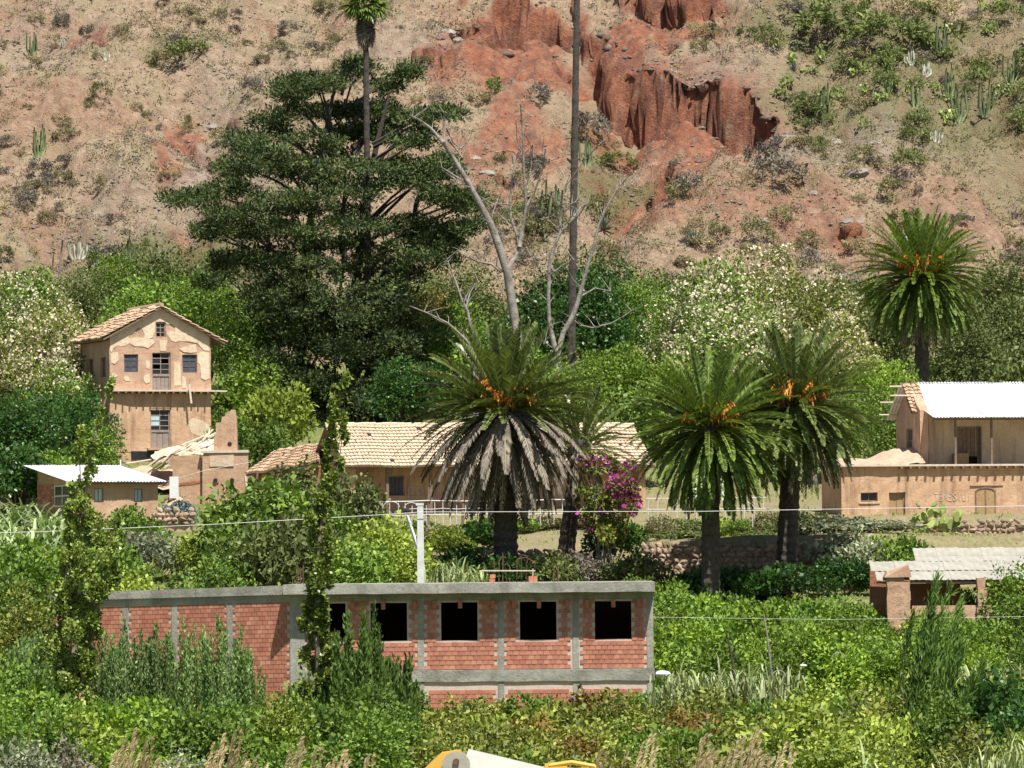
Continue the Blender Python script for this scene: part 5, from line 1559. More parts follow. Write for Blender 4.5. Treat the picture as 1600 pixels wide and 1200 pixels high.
# ================================================================ CONIFER
CY = 338.0; s = S(CY)
r = np.random.default_rng(33)
cb = at(530, 690, CY); cb.z = g1(cb.x, CY) - .3
con = empty('conifer_tree', cb, 0, 'huge dark spreading conifer with layered flat foliage beside the tower', 'tree')
pads = [(500,122,95,40),(560,100,60,26),(608,122,72,40),(450,132,62,40),(425,178,100,40),(505,165,105,42),(598,160,84,42),(655,178,60,34),(690,172,60,28),(398,216,112,46),(480,206,112,46),(572,200,110,50),(645,214,80,40),(375,246,112,46),(450,256,122,50),(540,250,122,50),(632,250,92,42),(690,246,60,34),
        (312,302,100,34),(366,322,112,46),(432,302,102,42),(540,296,152,46),(640,282,142,46),(692,302,102,40),(735,300,48,34),(718,342,84,34),(330,350,70,24),(440,352,142,52),(540,346,162,52),(640,342,142,52),(690,372,60,34),(380,392,100,50),(480,402,142,62),(580,402,150,62),(668,392,100,52),(355,425,70,36),(420,452,112,62),(520,472,152,72),(600,472,122,72),(450,522,112,62),(560,540,152,72),(622,562,112,62),(500,592,142,72),(590,622,132,62),(550,662,122,52),(640,602,72,52),(480,650,100,60)]
pads += [(440, 420, 120, 90), (520, 430, 150, 100), (600, 440, 130, 90), (470, 500, 130, 100), (560, 510, 150, 100), (620, 520, 100, 80), (450, 580, 110, 90), (530, 590, 150, 100), (600, 600, 120, 90), (500, 660, 130, 80), (580, 670, 140, 70), (640, 660, 80, 60), (440, 640, 80, 70)]
C, R = [], []
for px, py, w, h in pads:
    h = h * (1.12 if py < 380 else 1.3); w = w * (1.0 if py < 400 else .94)
    for rep in range(4):
        Yo = r.uniform(-6.0, 6.0) * (1.0 if py > 200 else .5) if rep else r.uniform(-5, 0)
        jx, jy = (r.normal(0, w * .22), r.normal(0, h * .3)) if rep else (0, 0)
        if abs(px + jx - 571) < 70 and py < 215: Yo = abs(Yo) + 1.5
        elif rep == 0 and py > 240: Yo = -abs(Yo) - 2.5
        p = at(px + jx, py + h * .25 + jy, CY + Yo) - cb
        C.append((p.x, p.y, p.z)); k_ = 1 if rep == 0 else r.uniform(.55, .9)
        R.append((w / 2 / s * k_, w / 2 / s * .9 * k_, h / 2 / s * .85 * k_))
C = np.array(C); R = np.array(R)
# each pad is broken into small tufts
TC, TR = [], []
for c, q in zip(C, R):
    m = int(7 + q[0] * 7)
    u = rand_dir(r, m); u[:, 2] = np.abs(u[:, 2]) * 1.1 - .35
    TC.append(c + u * q * r.uniform(.5, 1.05, (m, 1))); kk = r.uniform(.32, .62, m); TR.append(np.stack([kk * 1.2, kk * 1.2, kk * .68], -1))
TC = np.concatenate(TC); TR = np.concatenate(TR)
V, v = clump_leaves(r, TC, TR, 215000, .25, .095, out=.9, up=.55, rnd=.45, shell=.3, flat=.8)
obj('crown', quads_mesh('crown', V, v, LEAF['conifer']), con)
mb = MB()
def limb(pts, rad, mbx, Y0=CY, o=cb, n=7):
    mbx.tube([at(px, py, Y0 + dy) - o for px, py, dy in pts], rad, n)
limb([(490, 705, 0), (480, 640, 0), (470, 560, .5), (468, 470, .5), (480, 380, 0), (500, 260, 0), (520, 150, 0), (540, 105, 0)], [.55, .5, .42, .38, .3, .22, .12, .05], mb)
limb([(560, 705, -.5), (555, 620, -.5), (545, 520, 0), (560, 420, .5), (570, 320, 0), (590, 220, 0), (610, 140, 0)], [.5, .45, .4, .33, .26, .18, .06], mb)
limb([(600, 705, .5), (605, 600, .5), (620, 500, .5), (640, 400, 0), (650, 320, 0), (680, 240, 0)], [.4, .36, .3, .24, .16, .06], mb)
limb([(400, 600, 1), (405, 520, 1), (400, 470, .5), (420, 380, 0), (400, 300, 0)], [.25, .25, .22, .16, .06], mb)
for c in C[::2]:
    z0 = max(2.0, c[2] - r.uniform(1.5, 4)); x0 = np.clip(c[0] * .35, -3, 3)
    mb.tube([(x0, c[1] * .1, z0), ((x0 + c[0]) / 2, c[1] * .5, (z0 + c[2]) / 2 + .2), tuple(c)], [.13, .09, .03], 5)
mb.build('trunk', M['bark'], con)

# ================================================================ DEAD TREES
def dead_tree(label, Y, limbs, px, py, m='bark_pale', n=7):
    b = at(px, py, Y); b.z = g1(b.x, Y) - .2
    e = empty('dead_tree', b, 0, label, 'tree')
    first = True
    rr_ = np.random.default_rng(int(px))
    for pts in limbs:
        mb = MB(); P_ = [at(x, y, Y) - b for x, y, w in pts]; rad = [max(w * .78, 1.0) / S(Y) / 2 for _, _, w in pts]
        if first: P_ = [Vector((P_[0].x, 0, -.3))] + P_; rad = [rad[0] * 1.15] + rad
        # bend limbs in depth
        dep = rr_.uniform(-1.5, 1.5)
        P_ = [p + Vector((0, dep * (i / max(1, len(P_) - 1)) if not first else 0, 0)) for i, p in enumerate(P_)]
        mb.tube(P_, rad, n if rad[0] > .1 else 4)
        for k_ in range(1, len(P_)):
            if rad[k_] * 2 * S(Y) > 11 or len(pts) < 3: continue
            for _ in range(2):
                a_ = P_[k_ - 1].lerp(P_[k_], rr_.random()); q_ = a_ + Vector((rr_.normal(0, .7), rr_.normal(0, .5), rr_.uniform(.3, 1.4)))
                mb.tube([a_, a_.lerp(q_, .5) + Vector((rr_.normal(0, .1), 0, .08)), q_], [.028, .02, .008], 4)
        mb.build('trunk' if first else 'branch', M[m], e, smooth=True); first = False
    return e
dead_tree('large leaning dead tree with pale bark and bare forked branches', 326, [
    [(815, 600, 22), (808, 520, 20), (800, 470, 19), (793, 425, 18), (780, 385, 17), (765, 345, 14), (748, 315, 13), (732, 285, 11), (712, 252, 9), (692, 222, 8)],
    [(692, 222, 8), (672, 200, 6), (650, 185, 4), (640, 182, 2.5)], [(696, 228, 6), (693, 200, 4), (694, 172, 3)], [(700, 218, 5), (712, 232, 3), (722, 245, 2)], [(697, 200, 3), (708, 222, 3), (722, 232, 2)],
    [(792, 420, 12), (808, 400, 12), (812, 385, 9), (808, 365, 7), (798, 340, 6), (797, 310, 5), (803, 260, 4), (800, 240, 3)],
    [(812, 385, 8), (818, 350, 7), (822, 320, 6), (818, 260, 5), (816, 200, 3), (813, 165, 2)], [(820, 328, 5), (835, 300, 4), (848, 265, 3), (852, 235, 2)], [(822, 300, 3), (830, 260, 2.5), (832, 225, 2)], [(797, 320, 3), (775, 318, 3), (770, 335, 2)],
    [(784, 425, 6), (768, 412, 5), (745, 408, 4), (722, 396, 3), (715, 390, 2)], [(795, 350, 4), (780, 335, 3), (770, 335, 2)], [(752, 318, 4), (738, 292, 3), (700, 268, 3), (688, 260, 2)], [(735, 290, 4), (715, 285, 3), (700, 262, 2)], [(803, 300, 2), (815, 285, 2), (830, 272, 1.5)], [(800, 260, 2), (806, 250, 2), (812, 240, 1.5)], [(818, 250, 2), (808, 222, 1.5), (806, 190, 1.3)]], 812, 600)
dead_tree('pale bare dead tree with two forked stems beside the palm trunk', 318, [
    [(868, 620, 16), (872, 555, 15), (866, 540, 12), (858, 500, 8), (857, 460, 8), (859, 410, 8), (868, 380, 7), (875, 365, 6), (888, 350, 5), (905, 335, 4), (915, 320, 3)],
    [(872, 553, 11), (880, 520, 11), (895, 495, 11), (905, 465, 10), (912, 440, 8), (920, 410, 7), (928, 385, 6), (936, 350, 5), (950, 320, 4), (965, 295, 3), (985, 272, 2)],
    [(875, 365, 5), (876, 330, 4), (879, 298, 4)], [(880, 335, 3), (892, 320, 3), (900, 318, 2)], [(905, 465, 4), (930, 450, 3), (955, 455, 2)], [(905, 508, 4), (925, 512, 3), (955, 505, 3), (990, 485, 2)], [(888, 350, 4), (910, 320, 3), (920, 315, 2)], [(859, 430, 3), (880, 415, 3), (905, 405, 2)], [(875, 330, 3), (885, 290, 2.5), (905, 262, 2), (935, 228, 1.5)], [(965, 295, 2), (990, 285, 1.5), (1000, 280, 1.2)], [(859, 500, 3), (850, 540, 2), (840, 510, 1.5)]], 868, 620)
dead_tree('thin dead stems leaning in front of the olive tree behind the palm', 308, [
    [(745, 570, 7), (738, 520, 7), (730, 485, 6), (722, 470, 5), (712, 440, 4), (702, 415, 3), (695, 395, 2)], [(728, 480, 4), (735, 455, 3), (748, 440, 2)]], 745, 580)
dead_tree('bleached fallen branch slanting low behind the big palm crown', 306, [[(740, 545, 5), (722, 525, 5), (700, 505, 4), (670, 490, 3), (640, 478, 2)]], 740, 560)
dead_tree('pair of bare white poles standing above the flowering tree at far left', 392, [[(92, 440, 4), (95, 400, 3.5), (98, 375, 2.5)], [(82, 440, 3), (84, 410, 3), (86, 395, 2)]], 92, 450)

# ================================================================ POPLARS
def poplar(label, Y, stems, px, pyb, leafn, seed, wd=26):
    r = np.random.default_rng(seed); b = at(px, pyb, Y); b.z = g1(b.x, Y) - .2
    e = empty('poplar_tree', b, 0, label, 'tree')
    mb = MB(); C, R = [], []
    for pts, w0, w1 in stems:
        P_ = [at(x, y, Y) - b for x, y, *_ in pts]; k = len(P_)
        P_ = [p + Vector((0, r.uniform(-.2, .2), 0)) for p in P_]
        mb.tube(P_, [(w0 + (w1 - w0) * i / (k - 1)) for i in range(k)], 6)
        for (x, y, wx), p, p2 in zip(pts[:-1], P_[:-1], P_[1:]):
            L_ = (p2 - p).length; m = max(3, int(L_ * 6 * min(1.0, wx / 45)))
            for j in range(m):
                q = p.lerp(p2, (j + r.random()) / m); rad = wx / S(Y) / 2 * (.35 + .7 * r.random())
                a = r.uniform(0, 6.28); f = rad * math.sqrt(r.random())
                C.append((q.x + f * math.cos(a), q.y + f * math.sin(a), q.z)); R.append((.09 + .24 * rad, .09 + .24 * rad, .2 + .3 * rad))
    C = np.array(C); R = np.array(R)
    V, v = clump_leaves(r, C, R * .9, int(leafn * 1.6), .125, .09, out=.6, up=.6, rnd=.9, shell=.1)
    obj('crown', quads_mesh('crown', V, v, LEAF['poplar']), e)
    for c in C[::2]:
        mb.tube([(c[0] * .8, c[1] * .5, c[2] - .7), tuple(c)], [.018, .008], 4)
    mb.build('trunk', M['bark_pale'] if 0 else M['twig'], e)
poplar('slim young poplar with glossy leaves in front of the brick wall corner', 188, [
    ([(500, 1150, 40), (498, 1080, 62), (496, 1000, 62), (494, 930, 58), (498, 860, 52), (504, 800, 38), (510, 740, 24), (516, 690, 15), (524, 640, 11), (536, 600, 9), (543, 588, 6)], .13, .01),
    ([(498, 1000, 30), (500, 900, 30), (512, 800, 20), (512, 700, 12), (520, 640, 9), (523, 610, 7)], .06, .01),
    ([(520, 760, 20), (530, 720, 14), (538, 660, 12), (540, 650, 8)], .03, .008)], 500, 1150, 21000, 1)
poplar('leafy multi stemmed poplar at the left end of the brick building', 190, [
    ([(118, 1100, 60), (115, 1020, 110), (118, 960, 100), (122, 900, 84), (128, 840, 50), (132, 780, 22), (140, 720, 10), (150, 680, 9), (165, 625, 8), (178, 585, 6)], .13, .01),
    ([(125, 1080, 60), (140, 1000, 60), (150, 940, 56), (165, 890, 46), (180, 850, 30), (192, 815, 16)], .07, .01),
    ([(100, 1080, 50), (98, 1000, 50), (100, 930, 44), (108, 860, 36), (112, 800, 22), (110, 760, 10)], .07, .01),
    ([(130, 820, 22), (126, 760, 16), (124, 700, 14), (126, 660, 8)], .03, .008)], 118, 1100, 21000, 2)
LM = [(60, 'the left picture edge'), (165, 'the leafy poplar'), (280, 'the left feathery shrubs'), (400, 'the right feathery shrubs'), (470, 'the brick corner column'), (560, 'the slim poplar'), (650, 'the first open window'), (760, 'the second open window'), (890, 'the third open window'), (1000, 'the fourth open window'), (1090, 'the right brick corner'), (1180, 'the field stakes'), (1270, 'the low pipe hoop'), (1350, 'the upper pipe hoop'), (1410, 'the left shed pillar'), (1480, 'the wispy shrubs'), (1560, 'the open shed'), (9999, 'the right picture edge')]
ROWS = ['rearmost row', 'second row', 'middle row', 'fourth row', 'front row']
USED = {}
def uniq(lab):
    USED[lab] = USED.get(lab, 0) + 1
    return lab if USED[lab] == 1 else lab + [', right one', ', far right one', ', last one'][min(USED[lab] - 2, 2)]
def where(px): return next(n_ for x_, n_ in LM if px < x_)
ORD = ['first', 'second', 'third', 'fourth', 'fifth', 'sixth', 'seventh', 'eighth', 'ninth', 'tenth', 'eleventh', 'twelfth', 'thirteenth', 'fourteenth', 'fifteenth', 'sixteenth', 'seventeenth', 'eighteenth', 'nineteenth', 'twentieth', 'twenty first', 'twenty second', 'twenty third', 'twenty fourth', 'twenty fifth', 'twenty sixth']
# ================================================================ TREES AND BUSHES BEHIND THE HOUSES
P_ = plant
P_('flower', 25, 425, 170, 336, 'green', 'cream flowered tree at the upper left edge of the picture')
P_('flower', 95, 455, 150, 330, 'olive', 'cream flowered tree just left of the tower roof')
P_('flower', 35, 500, 200, 318, 'olive', 'large cream blossoming tree filling the left edge beside the tower')
P_('flower', 95, 560, 130, 314, 'green', 'cream flowered tree touching the shaded side of the tower')
P_('tree', 110, 610, 140, 308, 'dark', 'dark green leafy tree below the flowering trees left of the tower', name='broadleaf_tree')
P_('tree', 30, 610, 150, 300, 'dark', 'dark shaded tree at the left edge below the blossoms')
P_('broad', 180, 395, 120, 372, 'bright', 'bright green tree on the slope above the tower roof', cat='tree', name='slope_tree')
P_('broad', 270, 385, 170, 374, 'dry_green', 'rounded pale green tree on the slope between tower and conifer', cat='tree', name='slope_tree')
P_('broad', 320, 420, 120, 360, 'green', 'green bushy tree behind the tower roof right side', cat='tree', name='slope_tree')
P_('broad', 130, 420, 110, 368, 'shade_green', 'olive green bushy tree behind the tower roof left side', cat='tree', name='slope_tree')
P_('tree', 250, 440, 180, 345, 'green', 'leafy green tree directly behind the tower gable')
P_('tree', 370, 470, 120, 334, 'green', 'leafy tree between the tower and the dark conifer')
P_('broad', 390, 560, 110, 322, 'bright', 'bright yellow green bush at the right corner of the tower', name='leafy_bush')
P_('broad', 430, 600, 100, 316, 'lime', 'bright green bush in front of the conifer trunk')
P_('broad', 360, 640, 80, 310, 'green', 'green bush beside the jagged broken wall stump')
P_('broad', 425, 655, 90, 305, 'green', 'green bush above the small tiled shed roof')
P_('olive', 710, 405, 150, 352, 'shade_green', 'olive tree with a rusty tinge between conifer and dead tree', cat='tree', name='olive_tree')
P_('olive', 660, 450, 100, 346, 'rust', 'rust tinged small tree at the right side of the conifer', cat='tree', name='olive_tree')
P_('tree', 700, 470, 150, 340, 'green', 'leafy green tree low behind the thin dead stems')
P_('tree', 860, 395, 120, 348, 'dark', 'dark glossy broadleaf tree left of the bare palm trunk')
P_('tree', 940, 388, 120, 350, 'dark', 'dark glossy broadleaf tree right of the bare palm trunk')
P_('tree', 900, 430, 200, 340, 'dark', 'lower dark glossy tree behind the forked dead tree')
P_('tree', 780, 520, 150, 330, 'green', 'green tree hidden behind the huge palm crown')
P_('tree', 650, 560, 140, 325, 'dark', 'dark tree behind the long house roof left half')
P_('broad', 960, 540, 150, 318, 'bright', 'bright green tree above the right end of the long roof', cat='tree', name='bright_tree')
P_('broad', 900, 560, 120, 314, 'bright', 'bright green tree above the middle of the long roof', cat='tree', name='bright_tree')
P_('broad', 1040, 560, 140, 316, 'bright', 'bright green tree left above the paired palms', cat='tree', name='bright_tree')
P_('broad', 985, 600, 120, 305, 'green', 'green bush at the end of the long tiled roof')
P_('tree', 1010, 430, 110, 346, 'green', 'green tree between the dark glossy trees and the white flowered mass')
P_('flower', 1120, 400, 190, 344, 'green', 'white flowered tree above the paired palms')
P_('flower', 1200, 385, 170, 348, 'olive', 'tallest white flowered tree in the middle right mass')
P_('flower', 1280, 425, 160, 340, 'olive', 'white flowered tree left of the lone orange fruited palm')
P_('flower', 1150, 470, 200, 330, 'green', 'lower white flowered tree behind the paired palm crowns')
P_('flower', 1300, 490, 150, 328, 'olive', 'lower white flowered tree beside the lone palm skirt')
P_('flower', 1060, 455, 130, 336, 'green', 'small white flowered tree at the left end of the white mass')
P_('broad', 1370, 560, 130, 310, 'bright', 'bright green tree touching the left gable of the porch house', cat='tree', name='bright_tree')
P_('broad', 1300, 600, 120, 306, 'green', 'green tree behind the right palm of the pair', cat='tree', name='bright_tree')
P_('tree', 1380, 610, 110, 300, 'green', 'dark green tree at the back of the porch house')
P_('broad', 1580, 390, 140, 350, 'shade_green', 'olive scrub tree at the right edge behind the lone palm', cat='tree', name='slope_tree')
P_('broad', 1560, 460, 160, 338, 'shade_green', 'olive scrub tree above the white tin porch roof', cat='tree', name='slope_tree')
P_('broad', 1500, 500, 140, 332, 'dry_green', 'pale green scrub tree between lone palm and tin roof', cat='tree', name='slope_tree')
P_('broad', 1380, 480, 130, 340, 'dry_green', 'pale green scrub tree left of the lone palm trunk', cat='tree', name='slope_tree')
P_('broad', 1600, 540, 120, 325, 'shade_green', 'low olive scrub at the far right above the porch house', cat='bush', name='leafy_bush')
rg = np.random.default_rng(71)
for i in range(26):     # unremarkable scrub filling the foot of the hill
    px = -110 + 1830 * (i + rg.uniform(-.3, .3)) / 25
    P_('broad', px, rg.uniform(415, 470), rg.uniform(90, 150), rg.uniform(366, 378), ['shade_green', 'dry_green', 'green'][i % 3], f'scrub tree, {ORD[i]} from the left along the foot of the hillside', 'scrub trees at the hill foot', cat='tree', name='slope_tree')

# ================================================================ AROUND THE HOUSES
P_('broad', 20, 690, 110, 292, 'dark', 'dark rounded bush left of the tin roof')
P_('broad', 60, 700, 110, 295, 'green', 'green bush behind the ridge of the low tin roof')
P_('broad', 150, 660, 90, 300, 'green', 'leafy bush between the tin roof and the tower corner')
for i, (px, py, Y) in enumerate(((20, 760, 268), (60, 775, 266), (95, 790, 264), (35, 810, 258), (110, 830, 256), (0, 790, 262))):
    P_('cane', px, py, 90, Y, 'canegreen', f'pale blue green cane clump below the tin roof, {["upper left", "upper middle", "upper right", "lower middle", "lowest right", "edge cut"][i]} one', 'canes below the tin roofed house')
P_('broad', 40, 840, 140, 246, 'green', 'green bush in the left field under the overhead cable')
P_('broad', 90, 850, 110, 250, 'bright', 'bright bush left of the grey thorny bush')
P_('broad', 20, 890, 120, 232, 'green', 'green bush at the left edge level with the brick roof')
P_('broad', 55, 905, 110, 222, 'olive', 'yellowish bush at the left end of the brick building')
P_('olive', 235, 828, 100, 262, 'sage', 'greyish thorny bush above the left brick wing', name='thorn_bush')
P_('broad', 205, 790, 90, 272, 'green', 'green bush under the eave of the tin roof')
P_('broad', 150, 800, 70, 270, 'lime', 'small lime bush in front of the tin roofed house window')
P_('feather', 283, 783, 40, 284, 'agave', 'small blue green conical shrub in front of the ruined wall')
P_('olive', 410, 745, 170, 262, 'green', 'large dense bush in front of the small tiled shed')
P_('olive', 465, 720, 130, 266, 'shade_green', 'tall twiggy bush in front of the shed and long house gable')
P_('olive', 380, 800, 130, 250, 'green', 'wide bush above the middle of the left brick wing')
P_('olive', 540, 735, 110, 262, 'shade_green', 'tall bush beside the left gable of the long house')
P_('olive', 450, 800, 150, 248, 'shade_green', 'wide olive bush above the brick wall corner column')
P_('olive', 590, 800, 130, 248, 'lime', 'yellow green bush left of the white utility pole')
P_('olive', 560, 840, 120, 244, 'green', 'low bush above the brick roof left of the pole')
P_('olive', 630, 845, 110, 246, 'lime', 'low yellow green bush around the foot of the pole')
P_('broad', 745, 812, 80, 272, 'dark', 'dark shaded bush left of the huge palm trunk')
for i, px in enumerate((690, 715, 740, 700, 728)):
    P_('cane', px, 852 + 8 * (i % 3), 60, 240 + 2 * i, 'cane', f'pale straw green cane clump right of the utility pole, {["leftmost", "third", "rightmost", "second", "fourth"][i]} one', 'canes behind the brick roof')
P_('broad', 960, 812, 80, 264, 'dark', 'dark green lower foliage under the pink bougainvillea', name='leafy_bush')
P_('olive', 175, 850, 110, 255, 'green', 'round green bush on the lawn left of the grey thorny bush')
P_('olive', 300, 835, 70, 262, 'lime', 'small yellow green bush on the bright lawn patch')
P_('olive', 345, 865, 90, 244, 'green', 'low green bush right of the bright lawn patch')
P_('olive', 200, 880, 100, 240, 'lime', 'low yellowish bush just above the left brick wing')
P_('olive', 280, 890, 90, 236, 'green', 'low green bush at the roof edge of the left brick wing')
P_('olive', 520, 790, 90, 256, 'green', 'twiggy green bush left of the fence end')
P_('broad', 700, 822, 70, 268, 'lime', 'low yellow green bush at the left of the shaded bank')
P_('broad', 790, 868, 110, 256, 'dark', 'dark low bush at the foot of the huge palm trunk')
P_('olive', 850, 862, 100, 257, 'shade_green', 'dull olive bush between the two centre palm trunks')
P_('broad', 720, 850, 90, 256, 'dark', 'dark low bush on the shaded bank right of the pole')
P_('olive', 900, 868, 90, 258, 'dry_grey', 'dry grey tangle at the foot of the leaning palm')
P_('olive', 990, 865, 90, 256, 'shade_green', 'dull green bush right of the bougainvillea foot')
P_('olive', 1060, 838, 80, 268, 'shade_green', 'dull green bush left of the near palm trunk')
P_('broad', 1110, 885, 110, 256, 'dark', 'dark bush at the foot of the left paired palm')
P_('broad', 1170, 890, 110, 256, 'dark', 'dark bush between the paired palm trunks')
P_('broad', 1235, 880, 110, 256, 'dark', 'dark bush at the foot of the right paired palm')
P_('olive', 1180, 835, 60, 268, 'shade_green', 'small scrubby bush by the white handrail')
P_('olive', 1260, 800, 80, 272, 'shade_green', 'dull green bush right of the taller paired palm')
rt = np.random.default_rng(74)
for i in range(18):
    px = 560 + i * 42 + rt.uniform(-12, 12)
    P_('olive', px, rt.uniform(798, 822), rt.uniform(45, 80), rt.uniform(272, 281), ['shade_green', 'lime', 'green', 'dry_olive'][i % 4], f'small yard plant, {ORD[i]} from the left along the white fence', 'plants along the white fence')
# bougainvillea
def bougain():
    r = np.random.default_rng(77); Y = 261.5; b = at(945, 870, Y); b.z = g1(b.x, Y) - .1
    e = empty('bougainvillea', b, 0, 'magenta flowering bougainvillea between the palm trunks', 'bush')
    C, R = [], []
    for px, py, w in ((930, 735, 36), (950, 720, 30), (915, 765, 30), (965, 760, 40), (940, 780, 46), (925, 810, 40), (965, 800, 46), (985, 790, 30), (955, 830, 50), (905, 800, 20), (975, 735, 24), (990, 760, 24)):
        for k in range(3):
            p = at(px + r.normal(0, 8), py + r.normal(0, 6), Y + r.uniform(-1.5, 1.5)) - b; C.append(tuple(p)); R.append(w / S(Y) / 2 * r.uniform(.5, .8))
    C = np.array(C); R = np.array(R)
    V, v = clump_leaves(r, C, R, 4200, .18, .12); obj('foliage', quads_mesh('foliage', V, v, LEAF['olive']), e)
    sel = [i for i in range(36) if i // 3 in (0, 1, 2, 9, 3, 7, 5, 10, 11)]
    V, v = clump_leaves(r, C[sel], R[sel] * 1.25, 1700, .16, .14, shell=.8)
    keep = vnoise(V[:, 0, 0] * 1.2, V[:, 0, 2] * 1.2, 3) > .0
    obj('bracts', quads_mesh('bracts', V[keep], v[keep], LEAF['magenta']), e)
    obj('stems', stems_mesh(r, C, .06, 9, M['bark_pale'], .5), e)
bougain()
# fallen pink flowers and dry leaves behind the roof edge
def litter():
    r = np.random.default_rng(78); n = 900
    px = r.uniform(890, 1040, n); Y = r.uniform(244, 258, n)
    x = np.array([at(a, 890, b).x for a, b in zip(px, Y)]); z = gz(x, Y) + r.uniform(.02, .35, n)
    V = leaf_quads(r, np.stack([x, Y, z], -1), rand_dir(r, n), rand_dir(r, n), r.uniform(.2, .5, n), r.uniform(.08, .2, n))
    m = r.random(n) < .35
    a = obj('flower_litter', quads_mesh('flower_litter', V[m], r.uniform(0, 1, m.sum()), LEAF['magenta'])); tag(a, 'fallen magenta flowers scattered on the bank', 'flowers', kind='stuff')
    a = obj('dry_leaf_litter', quads_mesh('dry_leaf_litter', V[~m], r.uniform(0, 1, (~m).sum()), LEAF['dry_straw'])); tag(a, 'dry straw coloured leaf litter on the bank', 'leaves', kind='stuff')
litter()
for i, (px, py, Y) in enumerate(((1000, 900, 240), (1050, 905, 238), (1100, 925, 236), (1160, 930, 236), (1220, 935, 236), (1290, 932, 236), (1345, 940, 235))):
    P_('broad', px, py, 90, Y, 'bright' if i < 2 else 'green', f'bright green bush below the palm trunks, {ORD[i]} from the left', 'bushes below the palm trunks')
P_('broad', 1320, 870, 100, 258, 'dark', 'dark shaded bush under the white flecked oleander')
P_('olive', 1300, 805, 110, 272, 'sage', 'pale green oleander bush right of the paired palm trunks', name='oleander_bush')
P_('olive', 1365, 812, 120, 270, 'sage', 'pale oleander bush in front of the small porch house door', name='oleander_bush')
P_('olive', 1330, 830, 120, 262, 'sage', 'lower pale oleander bush left of the grey sheet roof', name='oleander_bush')
P_('olive', 1400, 835, 110, 262, 'green', 'green bush leaning over the grey sheet roof')
P_('broad', 1580, 875, 110, 226, 'green', 'dark green bush covering the right end of the grey sheet roof')
P_('broad', 1620, 890, 120, 222, 'green', 'green bush at the right edge beside the open shed')
P_('broad', 1490, 918, 80, 240, 'green', 'small green bush inside the open shed')
P_('broad', 1530, 965, 100, 222, 'green', 'green bush in front of the low adobe shed wall')

# prickly pear beside the oleander
def pear_mesh(r, n=46, w=2.2, h=1.5):
    V, v = [], []
    for i in range(n):
        c = np.array([r.uniform(-w / 2, w / 2), r.uniform(-.6, .6), 0]); c[2] = abs(r.normal(.45, .3)) * h * (1 - .6 * abs(c[0]) / w) + .1
        a = r.uniform(0, 3.14); t = r.normal(0, .5); R_ = r.uniform(.16, .26)
        ax = np.array([math.cos(a), math.sin(a), 0]); uz = nrm(np.array([[math.sin(t) * -math.sin(a), math.sin(t) * math.cos(a), math.cos(t)]]))[0]; th = np.cross(ax, uz) * .035
        ring = [c + ax * R_ * .75 * math.cos(q) + uz * R_ * math.sin(q) for q in np.linspace(0, 6.283, 9)[:-1]]
        val = r.uniform(0, 1)
        for sg in (1, -1):
            pts = [p + th * sg for p in ring]
            for k in (0, 2, 4): V.append([pts[0], pts[(k + 1) % 8], pts[(k + 2) % 8], pts[(k + 3) % 8]] if k else [pts[0], pts[1], pts[2], pts[3]]); v.append(val)
            V[-1] = [pts[0], pts[5], pts[6], pts[7]]; V[-2] = [pts[0], pts[3], pts[4], pts[5]]
        for k in range(8):
            V.append([ring[k] + th, ring[(k + 1) % 8] + th, ring[(k + 1) % 8] - th, ring[k] - th]); v.append(val)
    return np.array(V), np.array(v)
PEAR = [quads_mesh('pads', *pear_mesh(np.random.default_rng(600 + i)), M['pear']) for i in range(3)]
p = at(1465, 855, 276); o = obj('prickly_pear', PEAR[0], None, (p.x, 276, g1(p.x, 276)), (0, 0, 0), (1.25, 1.2, 1.2)); tag(o, 'pale green prickly pear cactus in front of the porch house stone wall', 'cactus')

# ================================================================ FIELD AND FOREGROUND
def T(px):   # upper limit of the foreground growth, photograph pixels
    return np.interp(px, [0, 60, 90, 160, 400, 460, 560, 640, 700, 860, 900, 1030, 1200, 1350, 1480, 1600], [960, 985, 1050, 1070, 1075, 1060, 1010, 1075, 1088, 1085, 1066, 1062, 1075, 1052, 1050, 1040])
rg = np.random.default_rng(72)
for rw, (Y, t0) in enumerate(((236, 928), (229, 946), (221, 966), (213, 988))):     # right field, rows from back to front
    for i in range(11):
        px = 1035 + i * 60 + (rw % 2) * 28 + rg.uniform(-10, 10)
        P_('broad', px, t0 + rg.uniform(-8, 16) + (26 - rw * 6 if 1340 < px < 1560 else 0), rg.uniform(80, 120), Y + rg.uniform(-2, 2), 'bright' if (i + rw) % 4 else 'green', f"green field bush, {ORD[i]} from the left in {['the back', 'the second', 'the third', 'the front'][rw]} row", 'bushes in the right field')
for i in range(16):
    px = 1035 + i * 22 + rg.uniform(-6, 6) if i < 10 else 1440 + (i - 10) * 30
    P_('cane', px, rg.uniform(1005, 1028), 56, 203 + rg.uniform(-3, 3), 'cane', f'pale cane clump, {ORD[i]} from the left across the right field', 'canes in the right field')
n = 0
